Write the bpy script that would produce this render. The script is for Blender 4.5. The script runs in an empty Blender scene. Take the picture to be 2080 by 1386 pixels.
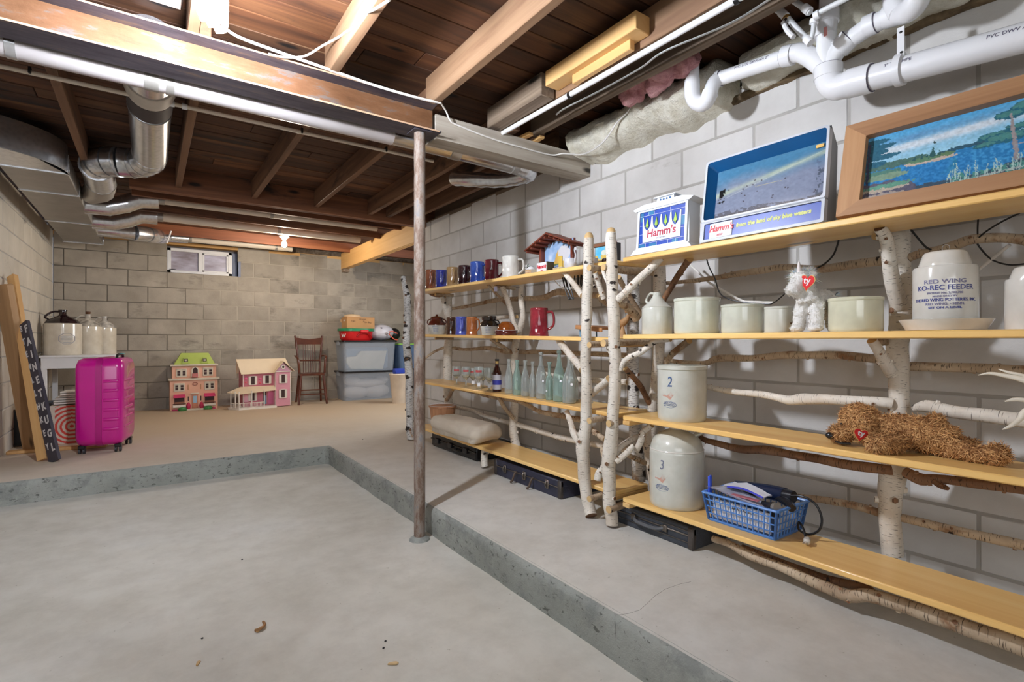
import bpy, bmesh, math, random
import numpy as np
from mathutils import Vector, Matrix, noise

rnd = random.Random(7)
PI = math.pi
C = bpy.context.scene.collection
SC = bpy.context.scene

# ---------------------------------------------------------------- camera
cam_d = bpy.data.cameras.new('camera')
cam_d.sensor_width = 36.0
cam_d.lens = 36.0 * 1050 / 2080
cam_d.clip_start = 0.02
cam = bpy.data.objects.new('camera', cam_d)
C.objects.link(cam)
cam.location = (0, 0, 1.025)
cam.rotation_euler = (PI / 2, 0, math.radians(-35))
SC.camera = cam

# ---------------------------------------------------------------- light
w = bpy.data.worlds.new('world'); SC.world = w
w.use_nodes = True
w.node_tree.nodes['Background'].inputs[0].default_value = (0.75, 0.8, 0.9, 1)
w.node_tree.nodes['Background'].inputs[1].default_value = 0.4
SC.view_settings.view_transform = 'Standard'
SC.view_settings.look = 'None'
SC.view_settings.gamma = 1.0
SC.view_settings.use_curve_mapping = False
SC.view_settings.exposure = 0.55
SC.cycles.use_denoising = True

def area(name, loc, target, size, size_y, power, col):
    d = bpy.data.lights.new(name, 'AREA'); d.shape = 'RECTANGLE'
    d.size = size; d.size_y = size_y; d.energy = power; d.color = col
    o = bpy.data.objects.new(name, d); C.objects.link(o); o.location = loc
    o.rotation_euler = (Vector(target) - Vector(loc)).to_track_quat('-Z', 'Y').to_euler()
    return o
# added broad soft fill light, out of view behind the camera
area('fill_behind_camera', (-1.5, -2.0, 1.7), (1.2, 3.2, 1.05), 2.4, 1.6, 34, (0.90, 0.95, 1.0))
area('alcove_fill', (3.75, 5.85, 1.75), (-.6, 6.1, .9), 1.1, .8, 26, (0.92, 0.96, 1.0))  # added unseen fill, brightens the left wall and the back area
CFL_STRENGTH = 900.0
BULB_POWER = 700.0

# ---------------------------------------------------------------- mesh builder
class B:
    def __init__(s):
        s.v = []; s.f = []; s.m = []; s.uv = []; s.sm = []
    def add(s, vs, fs, m=0, M=None, uv=None, sm=False):
        o = len(s.v)
        if M is not None:
            vs = [M @ Vector(p) for p in vs]
        s.v += [tuple(p) for p in vs]
        for i, f in enumerate(fs):
            s.f.append(tuple(o + k for k in f)); s.m.append(m)
            s.uv.append(uv[i] if uv else None); s.sm.append(sm)
        return s
    def box(s, c, d, m=0, bev=0.0, M=None, rz=0.0):
        hx, hy, hz = abs(d[0]) / 2, abs(d[1]) / 2, abs(d[2]) / 2
        T = Matrix.Translation(c) @ Matrix.Rotation(rz, 4, 'Z')
        if M is not None: T = M @ T
        if bev <= 0:
            v = [(x * hx, y * hy, z * hz) for x in (-1, 1) for y in (-1, 1) for z in (-1, 1)]
            f = [(0, 1, 3, 2), (4, 6, 7, 5), (0, 4, 5, 1), (2, 3, 7, 6), (0, 2, 6, 4), (1, 5, 7, 3)]
            return s.add(v, f, m, T)
        b = min(bev, hx * .9, hy * .9, hz * .9); v = []; idx = {}
        for x in (-1, 1):
            for y in (-1, 1):
                for z in (-1, 1):
                    for a in range(3):
                        p = [x * (hx - b), y * (hy - b), z * (hz - b)]
                        p[a] = (x, y, z)[a] * (hx, hy, hz)[a]
                        idx[(x, y, z, a)] = len(v); v.append(p)
        f = []
        for a in range(3):
            b1, c1 = (a + 1) % 3, (a + 2) % 3
            for sg in (-1, 1):
                def k(p, q, r=a):
                    t = [0, 0, 0]; t[a] = sg; t[b1] = p; t[c1] = q
                    return idx[(t[0], t[1], t[2], r)]
                q = [k(-1, -1), k(1, -1), k(1, 1), k(-1, 1)]
                f.append(q if sg > 0 else q[::-1])
        for a in range(3):                       # edges along axis a
            b1, c1 = (a + 1) % 3, (a + 2) % 3
            for p in (-1, 1):
                for q in (-1, 1):
                    def e(r, ax):
                        t = [0, 0, 0]; t[a] = r; t[b1] = p; t[c1] = q
                        return idx[(t[0], t[1], t[2], ax)]
                    g = [e(-1, b1), e(1, b1), e(1, c1), e(-1, c1)]
                    f.append(g if p * q < 0 else g[::-1])
        for x in (-1, 1):
            for y in (-1, 1):
                for z in (-1, 1):
                    g = [idx[(x, y, z, 0)], idx[(x, y, z, 1)], idx[(x, y, z, 2)]]
                    f.append(g if x * y * z > 0 else g[::-1])
        return s.add(v, f, m, T)
    def tube(s, pts, r, n=10, m=0, cap=True, capm=None, M=None, sm=True, squash=1.0):
        P = [Vector(p) for p in pts]; k = len(P)
        if not hasattr(r, '__len__'): r = [r] * k
        tang = [(P[min(i + 1, k - 1)] - P[max(i - 1, 0)]).normalized() for i in range(k)]
        up = Vector((0, 0, 1)) if abs(tang[0].z) < .9 else Vector((1, 0, 0))
        nrm = (up - tang[0] * up.dot(tang[0])).normalized()
        vs = []; L = 0.0; Ls = []
        for i in range(k):
            if i:
                nrm = (nrm - tang[i] * nrm.dot(tang[i])).normalized(); L += (P[i] - P[i - 1]).length
            bn = tang[i].cross(nrm); Ls.append(L)
            for j in range(n):
                a = 2 * PI * j / n
                vs.append(P[i] + (nrm * math.cos(a) + bn * math.sin(a) * squash) * r[i])
        fs = []; uv = []
        for i in range(k - 1):
            for j in range(n):
                j2 = (j + 1) % n
                fs.append((i * n + j, i * n + j2, (i + 1) * n + j2, (i + 1) * n + j))
                c = 2 * PI * r[0] / n
                uv.append(((j * c, Ls[i]), ((j + 1) * c, Ls[i]), ((j + 1) * c, Ls[i + 1]), (j * c, Ls[i + 1])))
        s.add(vs, fs, m, M, uv, sm)
        if cap:
            cm = m if capm is None else capm
            for i, rev in ((0, True), (k - 1, False)):
                ring = vs[i * n:(i + 1) * n]
                idx = tuple(range(n))[::-1] if rev else tuple(range(n))
                s.add(ring, [idx], cm, M)
        return s
    def cyl(s, c, r, h, n=16, m=0, M=None, axis='Z', r2=None, capm=None):
        a = {'X': Vector((1, 0, 0)), 'Y': Vector((0, 1, 0)), 'Z': Vector((0, 0, 1))}[axis]
        c = Vector(c)
        return s.tube([c - a * h / 2, c + a * h / 2], [r, r if r2 is None else r2], n, m, True, capm, M)
    def lathe(s, prof, n=20, c=(0, 0, 0), m=0, M=None, sm=True, closed=False, sx=1.0, sy=1.0):
        vs = []; k = len(prof)
        for r, z in prof:
            for j in range(n):
                a = 2 * PI * j / n
                vs.append((c[0] + r * math.cos(a) * sx, c[1] + r * math.sin(a) * sy, c[2] + z))
        fs = []
        for i in range(k - 1):
            for j in range(n):
                j2 = (j + 1) % n
                fs.append((i * n + j, i * n + j2, (i + 1) * n + j2, (i + 1) * n + j))
        s.add(vs, fs, m, M, None, sm)
        if prof[0][0] > 1e-5: s.add(vs[:n], [tuple(range(n))[::-1]], m, M)
        if prof[-1][0] > 1e-5: s.add(vs[-n:], [tuple(range(n))], m, M)
        return s
    def prism(s, poly, h, m=0, M=None, z0=0.0):
        """polygon in xy, extruded along z"""
        n = len(poly)
        vs = [(x, y, z0) for x, y in poly] + [(x, y, z0 + h) for x, y in poly]
        fs = [tuple(range(n))[::-1], tuple(range(n, 2 * n))] + [(i, (i + 1) % n, n + (i + 1) % n, n + i) for i in range(n)]
        return s.add(vs, fs, m, M)
    def ell(s, c, r, m=0, n=14, k=9, M=None):
        if not hasattr(r, '__len__'): r = (r, r, r)
        prof = [(max(math.sin(PI * i / k), 1e-6), -math.cos(PI * i / k)) for i in range(k + 1)]
        T = Matrix.Translation(c) @ Matrix.Diagonal((r[0], r[1], r[2], 1))
        if M is not None: T = M @ T
        return s.lathe(prof, n, (0, 0, 0), m, T)
    def plate(s, c, nx, w_, h_, m=0):
        return s

def obj(name, b, mats, parent=None, world=False, loc=None):
    me = bpy.data.meshes.new(name)
    me.from_pydata(b.v, [], b.f)
    if not isinstance(mats, (list, tuple)): mats = [mats]
    for x in mats: me.materials.append(x)
    me.polygons.foreach_set('material_index', b.m)
    me.polygons.foreach_set('use_smooth', b.sm)
    if any(u is not None for u in b.uv):
        lay = me.uv_layers.new(name='UVMap'); k = 0; flat = []
        for f, u in zip(b.f, b.uv):
            if u is None:
                for q in f:
                    flat += [b.v[q][0], b.v[q][1]]
            else:
                for q in u: flat += [q[0], q[1]]
        lay.data.foreach_set('uv', flat)
    bm = bmesh.new(); bm.from_mesh(me)
    bmesh.ops.remove_doubles(bm, verts=bm.verts, dist=1e-5)
    bmesh.ops.recalc_face_normals(bm, faces=bm.faces)
    bm.to_mesh(me); bm.free(); me.update()
    try: me.set_sharp_from_angle(angle=math.radians(42))
    except Exception: pass
    o = bpy.data.objects.new(name, me); C.objects.link(o)
    if parent is not None:
        o.parent = parent
        if world: o.matrix_parent_inverse = wm(parent).inverted()
    if loc is not None: o.location = loc
    return o

def wm(o):
    m = Matrix.Translation(o.location) @ o.rotation_euler.to_matrix().to_4x4()
    return (wm(o.parent) @ o.matrix_parent_inverse @ m) if o.parent else m

def tag(o, label=None, cat=None, group=None, kind=None):
    if label: o['label'] = label
    if cat: o['category'] = cat
    if group: o['group'] = group
    if kind: o['kind'] = kind
    return o

def thing(name, label, cat, loc=(0, 0, 0), rz=0.0, group=None):
    o = bpy.data.objects.new(name, None); C.objects.link(o)
    o.empty_display_size = .05
    o.location = loc; o.rotation_euler = (0, 0, rz)
    return tag(o, label, cat, group)

def struct(name, b, mats):
    return tag(obj(name, b, mats), kind='structure')

def inst(src, name, loc, parent, rot=None, scale=None, world=False):
    o = bpy.data.objects.new(name, src); C.objects.link(o)
    o.location = loc
    if rot: o.rotation_euler = rot
    if scale: o.scale = scale
    o.parent = parent
    if world: o.matrix_parent_inverse = wm(parent).inverted()
    return o

def smooth(pts, k=5, rad=None):
    """Catmull-Rom through the points (radii interpolated)"""
    P = [Vector(p) for p in pts]; n = len(P); out = []; rr = []
    if rad is None: rad = [0.01] * n
    if not hasattr(rad, '__len__'): rad = [rad] * n
    if len(rad) == 2 and n > 2: rad = [rad[0] + (rad[1] - rad[0]) * i / (n - 1) for i in range(n)]
    for i in range(n - 1):
        p0 = P[max(i - 1, 0)]; p1 = P[i]; p2 = P[i + 1]; p3 = P[min(i + 2, n - 1)]
        for j in range(k):
            t = j / k
            out.append(.5 * ((2 * p1) + (p2 - p0) * t + (2 * p0 - 5 * p1 + 4 * p2 - p3) * t * t + (3 * p1 - p0 - 3 * p2 + p3) * t ** 3))
            rr.append(rad[i] + (rad[i + 1] - rad[i]) * t)
    out.append(P[-1]); rr.append(rad[-1])
    return out, rr

# ---------------------------------------------------------------- materials
def srgb(c):
    return tuple(((x / 255) / 12.92 if x / 255 <= .04045 else ((x / 255 + .055) / 1.055) ** 2.4) for x in c) + (1,)

class NT:
    def __init__(s, name):
        s.mat = bpy.data.materials.new(name); s.mat.use_nodes = True
        s.t = s.mat.node_tree; s.b = s.t.nodes['Principled BSDF']; s.tc = None
    def n(s, typ, **kw):
        x = s.t.nodes.new(typ)
        for k, v in kw.items(): setattr(x, k, v)
        return x
    def l(s, a, b): s.t.links.new(a, b)
    def coord(s, kind='Object', scale=(1, 1, 1), rand=True):
        tc = s.n('ShaderNodeTexCoord'); mp = s.n('ShaderNodeMapping'); mp.inputs['Scale'].default_value = scale
        if rand and kind != 'UV':
            oi = s.n('ShaderNodeObjectInfo'); ml = s.n('ShaderNodeMath', operation='MULTIPLY'); ml.inputs[1].default_value = 37.0
            ad = s.n('ShaderNodeVectorMath', operation='ADD')
            s.l(oi.outputs['Random'], ml.inputs[0]); s.l(tc.outputs[kind], ad.inputs[0]); s.l(ml.outputs[0], ad.inputs[1])
            s.l(ad.outputs[0], mp.inputs['Vector'])
        else:
            s.l(tc.outputs[kind], mp.inputs['Vector'])
        return mp.outputs[0]
    def noise(s, co, scale, detail=4, rough=.55, dist=0.0):
        x = s.n('ShaderNodeTexNoise'); x.inputs['Scale'].default_value = scale; x.inputs['Detail'].default_value = detail
        x.inputs['Roughness'].default_value = rough; x.inputs['Distortion'].default_value = dist
        s.l(co, x.inputs['Vector']); return x.outputs['Fac']
    def ramp(s, fac, stops):
        x = s.n('ShaderNodeValToRGB'); e = x.color_ramp.elements
        while len(e) > 1: e.remove(e[-1])
        for i, (p, c) in enumerate(stops):
            el = e[0] if i == 0 else e.new(p)
            el.position = p; el.color = c if len(c) == 4 else srgb(c)
        s.l(fac, x.inputs['Fac']); return x.outputs['Color']
    def mix(s, fac, a, b, mode='MIX'):
        x = s.n('ShaderNodeMix', data_type='RGBA', blend_type=mode)
        if hasattr(fac, 'links'): s.l(fac, x.inputs[0])
        else: x.inputs[0].default_value = fac
        for q, k in ((a, 6), (b, 7)):
            if hasattr(q, 'links'): s.l(q, x.inputs[k])
            else: x.inputs[k].default_value = q if len(q) == 4 else srgb(q)
        return x.outputs[2]
    def bump(s, fac, strength=.3, dist=.01):
        x = s.n('ShaderNodeBump'); x.inputs['Strength'].default_value = strength; x.inputs['Distance'].default_value = dist
        s.l(fac, x.inputs['Height']); s.l(x.outputs[0], s.b.inputs['Normal'])
    def set(s, col=None, rough=None, metal=None, **kw):
        for k, v in (('Base Color', col), ('Roughness', rough), ('Metallic', metal)):
            if v is None: continue
            if hasattr(v, 'links'): s.l(v, s.b.inputs[k])
            else: s.b.inputs[k].default_value = (srgb(v) if k == 'Base Color' and len(v) == 3 else v)
        for k, v in kw.items(): s.b.inputs[k.replace('_', ' ')].default_value = v
        return s.mat

BW = ((0, 0, 0, 1), (1, 1, 1, 1))
def plain(name, col, rough=.5, metal=0.0, var=.12, scale=6.0, bump=0.0, **kw):
    t = NT(name); co = t.coord()
    f = t.noise(co, scale, 5)
    dark = tuple(c * (1 - var) for c in srgb(col)[:3]) + (1,); lite = tuple(min(1, c * (1 + var)) for c in srgb(col)[:3]) + (1,)
    c = t.ramp(f, [(.3, dark), (.7, lite)])
    if bump: t.bump(t.noise(co, scale * 14, 3), bump, .004)
    return t.set(c, rough, metal, **kw)

def glaze(name, col, spec=.5, rough=.08, col2=None):
    t = NT(name); co = t.coord()
    f = t.noise(co, 9, 3)
    c = t.ramp(f, [(.25, srgb(col2 or tuple(x * .82 for x in col))), (.75, srgb(col))])
    return t.set(c, rough, 0.0, Coat_Weight=.3, Coat_Roughness=.05)

def woodm(name, stops, axis='Y', rough=.5, fine=1.0, bump=.15, knots=True, coat=0.0, stain=None):
    t = NT(name)
    st = 22.0 * fine; al = 1.1 * fine
    sc = {'X': (al, st, st), 'Y': (st, al, st), 'Z': (st, st, al)}[axis]
    co = t.coord('Object', sc); co1 = t.coord('Object')
    f = t.noise(co, 1.0, 6, .6, .6)
    c = t.ramp(f, stops)
    if knots:
        sk = {'X': (3, 9, 9), 'Y': (9, 3, 9), 'Z': (9, 9, 3)}[axis]
        cv = t.coord('Object', sk)
        v = t.n('ShaderNodeTexVoronoi'); v.inputs['Scale'].default_value = .55
        t.l(cv, v.inputs['Vector'])
        k = t.ramp(v.outputs['Distance'], [(.05, BW[1]), (.11, BW[0])])
        c = t.mix(k, c, tuple(x * .45 for x in stops[0][1][:3]) if len(stops[0][1]) == 3 else (.05, .02, .01, 1))
    if axis == 'X' and stain:
        oi = t.n('ShaderNodeObjectInfo'); c = t.mix(1.0, c, t.ramp(oi.outputs['Random'], [(0, (.55, .5, .46, 1)), (.5, (1, 1, 1, 1)), (1, (1.5, 1.4, 1.25, 1))]), 'MULTIPLY')
    if stain:
        g = t.noise(t.coord('Object', {'X': (1.2, 4, 4), 'Y': (4, 1.2, 4), 'Z': (4, 4, 1.2)}[axis]), 1.3, 5, .65, .4)
        k = t.ramp(g, [(stain[1], BW[0]), (stain[1] + .14, BW[1])])
        c = t.mix(k, c, stain[0])
    t.bump(f, bump, .004)
    return t.set(c, rough, 0.0, Coat_Weight=coat, Coat_Roughness=.15)

def blockm(name, base, dark, stain, amount=.58, bump=.35, rv=.16):
    t = NT(name)
    co = t.coord('Object', rand=True); oi = t.n('ShaderNodeObjectInfo')
    f = t.noise(co, 3.0, 5, .6)
    c = t.ramp(f, [(.32, dark), (.68, base)])
    s2 = t.ramp(t.noise(t.coord('Object', (1, 1, 2.2)), 2.1, 6, .7), [(amount, BW[0]), (amount + .16, BW[1])])
    c = t.mix(s2, c, stain)
    rr = t.ramp(oi.outputs['Random'], [(0, (1 - rv,) * 3 + (1,)), (1, (1, 1, 1, 1))])
    c = t.mix(1.0, c, rr, 'MULTIPLY')
    t.bump(t.noise(co, 70, 4, .7), bump, .004)
    return t.set(c, .85)

def birch(name, light, mid, dark=(44, 34, 28), scar=.3, lent=.62, tan=(178, 140, 104), tanamt=.6):
    t = NT(name)
    co = t.coord('UV', rand=False)
    tc = t.n('ShaderNodeTexCoord'); oi = t.n('ShaderNodeObjectInfo')
    m2 = t.n('ShaderNodeVectorMath', operation='MULTIPLY_ADD'); m2.inputs[1].default_value = (1, 1, 1)
    cb = t.n('ShaderNodeCombineXYZ'); ml = t.n('ShaderNodeMath', operation='MULTIPLY'); ml.inputs[1].default_value = 53
    t.l(oi.outputs['Random'], ml.inputs[0]); t.l(ml.outputs[0], cb.inputs[1]); t.l(ml.outputs[0], cb.inputs[0])
    t.l(tc.outputs['UV'], m2.inputs[0]); t.l(cb.outputs[0], m2.inputs[2]); uv = m2.outputs[0]
    def mapped(sc):
        mp = t.n('ShaderNodeMapping'); mp.inputs['Scale'].default_value = sc; t.l(uv, mp.inputs['Vector']); return mp.outputs[0]
    c = t.ramp(t.noise(mapped((9, 5, 1)), 1, 5, .6), [(.35, mid), (.6, light)])
    tn = t.ramp(t.noise(mapped((16, 9, 1)), 1, 4, .6), [(tanamt, BW[0]), (tanamt + .1, BW[1])])
    c = t.mix(tn, c, tan)
    le = t.ramp(t.noise(mapped((45, 260, 1)), 1, 2, .5), [(lent, BW[0]), (lent + .04, BW[1])])
    c = t.mix(le, c, tuple(x * .62 for x in mid))
    v = t.n('ShaderNodeTexVoronoi'); v.inputs['Scale'].default_value = 1; t.l(mapped((11, 16, 1)), v.inputs['Vector'])
    wob = t.n('ShaderNodeMath', operation='MULTIPLY_ADD'); wob.inputs[1].default_value = .35
    nz = t.noise(mapped((60, 60, 1)), 1, 3); t.l(nz, wob.inputs[0]); t.l(v.outputs['Distance'], wob.inputs[2])
    sr = t.ramp(wob.outputs[0], [(scar, BW[1]), (scar + .05, BW[0])])
    c = t.mix(sr, c, dark)
    t.bump(t.noise(mapped((60, 200, 1)), 1, 4, .7), .4, .003)
    return t.set(c, .75)

def concrete(name, a, b_, c_, holes=False, bump=.2, rough=.75, scale=.9):
    t = NT(name); co = t.coord('Object', rand=False)
    f = t.noise(co, scale, 6, .6, .3); c = t.ramp(f, [(.3, a), (.5, b_), (.7, c_)])
    g = t.noise(co, 7, 5, .7); c = t.mix(t.ramp(g, [(.35, (.86, .86, .86, 1)), (.62, BW[1])]), (1, 1, 1, 1), c) if False else t.mix(1.0, c, t.ramp(g, [(.3, (.86, .85, .84, 1)), (.6, BW[1])]), 'MULTIPLY')
    sp = t.ramp(t.noise(co, 45, 2, .5), [(.72, BW[1]), (.78, (.7, .68, .64, 1))]); c = t.mix(1.0, c, sp, 'MULTIPLY')
    if holes:
        h = t.ramp(t.noise(t.coord('Object', (1, 1, 1.6), rand=False), 30, 4, .7, .5), [(.58, BW[1]), (.66, (.35, .35, .34, 1))])
        c = t.mix(1.0, c, h, 'MULTIPLY')
        st = t.ramp(t.noise(co, 5, 6, .75), [(.5, BW[0]), (.62, BW[1])]); c = t.mix(t.mix(.55, (0, 0, 0, 1), st), c, (112, 116, 114))
        t.bump(t.noise(co, 45, 6, .75), .6, .012)
    else:
        t.bump(t.noise(co, 60, 4, .6), bump, .002)
    return t.set(c, rough)

M = {}
M['floor'] = concrete('floor_concrete', (194, 189, 176), (207, 203, 192), (214, 212, 205))
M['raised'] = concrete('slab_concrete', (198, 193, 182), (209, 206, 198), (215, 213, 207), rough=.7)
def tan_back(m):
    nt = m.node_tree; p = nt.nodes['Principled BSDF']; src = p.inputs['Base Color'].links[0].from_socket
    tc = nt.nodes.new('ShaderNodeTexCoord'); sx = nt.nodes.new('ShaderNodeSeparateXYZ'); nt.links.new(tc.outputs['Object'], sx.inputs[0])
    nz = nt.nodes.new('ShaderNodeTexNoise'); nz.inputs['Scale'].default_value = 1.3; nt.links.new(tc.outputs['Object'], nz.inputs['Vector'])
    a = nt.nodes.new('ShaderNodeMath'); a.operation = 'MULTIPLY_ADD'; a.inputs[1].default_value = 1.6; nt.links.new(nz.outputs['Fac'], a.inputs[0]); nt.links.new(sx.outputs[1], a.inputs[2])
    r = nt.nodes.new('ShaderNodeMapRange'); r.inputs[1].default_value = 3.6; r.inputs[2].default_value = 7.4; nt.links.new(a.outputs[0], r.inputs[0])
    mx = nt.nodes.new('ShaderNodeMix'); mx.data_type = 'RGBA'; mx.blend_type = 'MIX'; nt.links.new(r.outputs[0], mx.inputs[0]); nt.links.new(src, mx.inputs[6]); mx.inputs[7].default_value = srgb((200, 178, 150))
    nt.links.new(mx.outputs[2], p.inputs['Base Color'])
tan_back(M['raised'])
M['curb'] = concrete('curb_concrete', (142, 145, 138), (158, 161, 154), (172, 174, 168), holes=True)
M['block_paint'] = blockm('painted_block', (214, 212, 209), (196, 193, 189), (154, 149, 142), .66, .3, .07)
M['block_back'] = blockm('bare_block', (186, 176, 162), (158, 149, 136), (128, 122, 112), .56, .4, .22)
M['block_left'] = blockm('left_block', (214, 206, 192), (196, 188, 174), (166, 158, 146), .62, .35, .1)
M['mortar_light'] = plain('mortar_light', (168, 164, 158), .9, bump=.3)
t = NT('mortar_dark'); tc = t.n('ShaderNodeTexCoord'); sx = t.n('ShaderNodeSeparateXYZ'); t.l(tc.outputs['Object'], sx.inputs[0])
mx = t.n('ShaderNodeMath', operation='MULTIPLY_ADD'); mx.inputs[1].default_value = .55; nz_ = t.noise(tc.outputs['Object'], 2.5, 4); t.l(sx.outputs[0], mx.inputs[0]); t.l(nz_, mx.inputs[2])
t.bump(t.noise(tc.outputs['Object'], 60, 3), .3, .003); M['mortar_dark'] = t.set(t.ramp(mx.outputs[0], [(.2, (104, 98, 90)), (.75, (122, 115, 104)), (1.0, (180, 170, 156))]), .9)
M['deck'] = woodm('deck_plank', [(.28, (44, 26, 16)), (.5, (84, 52, 32)), (.72, (116, 80, 50))], 'X', .7, .5, .3, True, 0, ((38, 28, 26), .56))
M['joist'] = woodm('joist_wood', [(.28, (110, 78, 54)), (.5, (140, 108, 80)), (.74, (156, 126, 98))], 'Y', .7, .6, .25, True, 0, ((112, 92, 74), .62))
M['joist_dark'] = woodm('old_joist_wood', [(.28, (64, 40, 28)), (.5, (98, 62, 42)), (.74, (124, 84, 58))], 'X', .7, .6, .25, True, 0, ((46, 32, 26), .6))
M['joist_y_shaded'] = woodm('joist_shaded', [(.28, (84, 58, 42)), (.5, (118, 84, 60)), (.74, (140, 104, 76))], 'Y', .75, .6, .25, True, 0, ((56, 42, 36), .58))  # joists past the beam: their shade is put into the wood colour
M['pine'] = woodm('pine_board', [(.25, (230, 174, 98)), (.5, (244, 200, 124)), (.75, (250, 216, 148))], 'Y', .38, .45, .05, True, .25)
M['pine_x'] = woodm('pine_batten', [(.25, (202, 150, 88)), (.5, (222, 178, 112)), (.75, (234, 198, 136))], 'X', .4, .45, .05, False, .2)
M['new_wood'] = woodm('lumber', [(.25, (196, 146, 88)), (.5, (214, 168, 106)), (.75, (226, 184, 124))], 'Y', .6, .4, .1, True)
M['grey_wood'] = woodm('weathered_timber', [(.25, (132, 122, 108)), (.5, (166, 156, 142)), (.75, (190, 182, 170))], 'X', .85, .8, .4, True, 0, ((104, 94, 82), .62))
M['old_grey_y'] = woodm('weathered_lumber', [(.25, (84, 70, 58)), (.5, (124, 106, 88)), (.75, (158, 142, 124))], 'Y', .85, .8, .4, True)
M['birch'] = birch('birch_bark', (226, 219, 207), (200, 188, 172), scar=.275, lent=.62, tanamt=.64)
M['birch_far'] = birch('birch_bark_mottled', (222, 220, 216), (188, 184, 178), scar=.47, lent=.56)
M['branch'] = birch('branch_bark', (196, 176, 150), (160, 136, 110), (52, 38, 28), scar=.24, lent=.6, tan=(140, 104, 74), tanamt=.55)
M['branch_dark'] = birch('branch_bark_dark', (140, 104, 76), (104, 70, 46), (40, 26, 18), scar=.28, lent=.6, tan=(168, 120, 84), tanamt=.6)
M['cut_wood'] = plain('cut_end_wood', (206, 172, 120), .7, var=.12, scale=30)
M['pvc'] = plain('white_pvc', (232, 232, 234), .25, var=.03)
M['pvc_ring'] = plain('pipe_cement', (86, 78, 96), .5)
M['cpvc'] = plain('translucent_supply_pipe', (214, 216, 218), .3, var=.04)
M['cream_pipe'] = plain('coated_pipe', (214, 202, 186), .35, var=.04)
M['black'] = plain('black_plastic', (24, 24, 26), .35)
M['white_paint'] = plain('white_paint', (228, 228, 230), .4, var=.04)
M['white_cable'] = plain('white_cable', (226, 222, 216), .5, var=.04)
M['chrome'] = plain('chrome', (200, 200, 204), .15, 1.0)

t = NT('galvanised_steel'); co = t.coord()
v = t.n('ShaderNodeTexVoronoi'); v.inputs['Scale'].default_value = 38; t.l(co, v.inputs['Vector'])
c = t.ramp(v.outputs['Distance'], [(0, (196, 198, 202)), (.6, (222, 223, 226))])
M['galv'] = t.set(c, .24, .92)
t = NT('foil_duct'); co = t.coord('Object', (3, 30, 30)); f = t.noise(co, 1, 3)
t.bump(f, .12, .004); M['foil'] = t.set(t.ramp(f, [(.3, (180, 176, 170)), (.7, (222, 220, 218))]), .24, 1.0)
M['galv_dull'] = plain('dull_galvanised', (170, 166, 160), .42, .75, var=.1, scale=9)

t = NT('rusty_steel'); co = t.coord('Object', (1.2, 5, 5)); f = t.noise(co, 4, 7, .7)
c = t.ramp(f, [(.25, (84, 52, 30)), (.42, (108, 72, 44)), (.55, (118, 82, 54)), (.62, (106, 96, 92)), (.8, (86, 64, 48))])
t.bump(t.noise(t.coord(), 60, 4), .3, .003); M['rust_beam'] = t.set(c, .6, .2)
t = NT('mill_scale'); f = t.noise(t.coord('Object', (1.5, 8, 8)), 3, 6, .7)
M['mill'] = t.set(t.ramp(f, [(.3, (52, 46, 56)), (.55, (84, 78, 86)), (.75, (128, 104, 84))]), .5, .4)
t = NT('rusty_post'); f = t.noise(t.coord('Object', (14, 14, 5)), 2, 8, .75)
t.bump(t.noise(t.coord(), 90, 5), .4, .003)
M['rust_post'] = t.set(t.ramp(f, [(.28, (84, 64, 54)), (.45, (122, 100, 86)), (.56, (150, 138, 128)), (.66, (126, 126, 130)), (.8, (132, 104, 78))]), .7, .2)

t = NT('insulation_fibre'); f = t.noise(t.coord(), 14, 8, .7)
t.bump(f, 1.0, .03); M['insul'] = t.set(t.ramp(f, [(.3, (214, 206, 182)), (.55, (240, 236, 220)), (.75, (246, 243, 232))]), .95)
t = NT('pink_insulation'); f = t.noise(t.coord(), 16, 8, .7)
t.bump(f, 1.0, .03); M['pink_insul'] = t.set(t.ramp(f, [(.3, (176, 110, 112)), (.55, (226, 168, 172)), (.75, (236, 206, 204))]), .95)
t = NT('kraft_paper'); M['kraft'] = t.set(t.ramp(t.noise(t.coord(), 30, 5), [(.3, (70, 56, 40)), (.7, (128, 108, 80))]), .9)

def glassm(name, col, rough=.03, ior=1.45, dens=None):
    t = NT(name)
    return t.set(col, rough, 0.0, Transmission_Weight=.86 if 'glass' in name else 1.0, IOR=ior)
M['glass'] = glassm('clear_glass', (242, 248, 247))
M['glass_aqua'] = glassm('aqua_glass', (222, 244, 238))
M['glass_brown'] = glassm('amber_glass', (96, 44, 20))
M['clear_plastic'] = glassm('clear_plastic', (224, 230, 236), .25, 1.3)
M['bag_plastic'] = glassm('bag_plastic', (236, 236, 244), .2, 1.1)
def emis(name, col, s):
    t = NT(name); return t.set(col, .5, 0.0, Emission_Color=srgb(col), Emission_Strength=s)
M['cfl'] = emis('lit_tube', (236, 242, 253), CFL_STRENGTH)
M['bulb'] = emis('lit_bulb', (255, 226, 176), 60.0)
t = NT('window_daylight'); f = t.noise(t.coord('Object', (1, 1, 3), rand=False), 3, 4)
c = t.ramp(f, [(.3, (118, 108, 112)), (.7, (176, 172, 186))])
t.set(c, .15, 0.0, Emission_Strength=.25); t.l(c, t.b.inputs['Emission Color']); M['pane'] = t.mat

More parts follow.
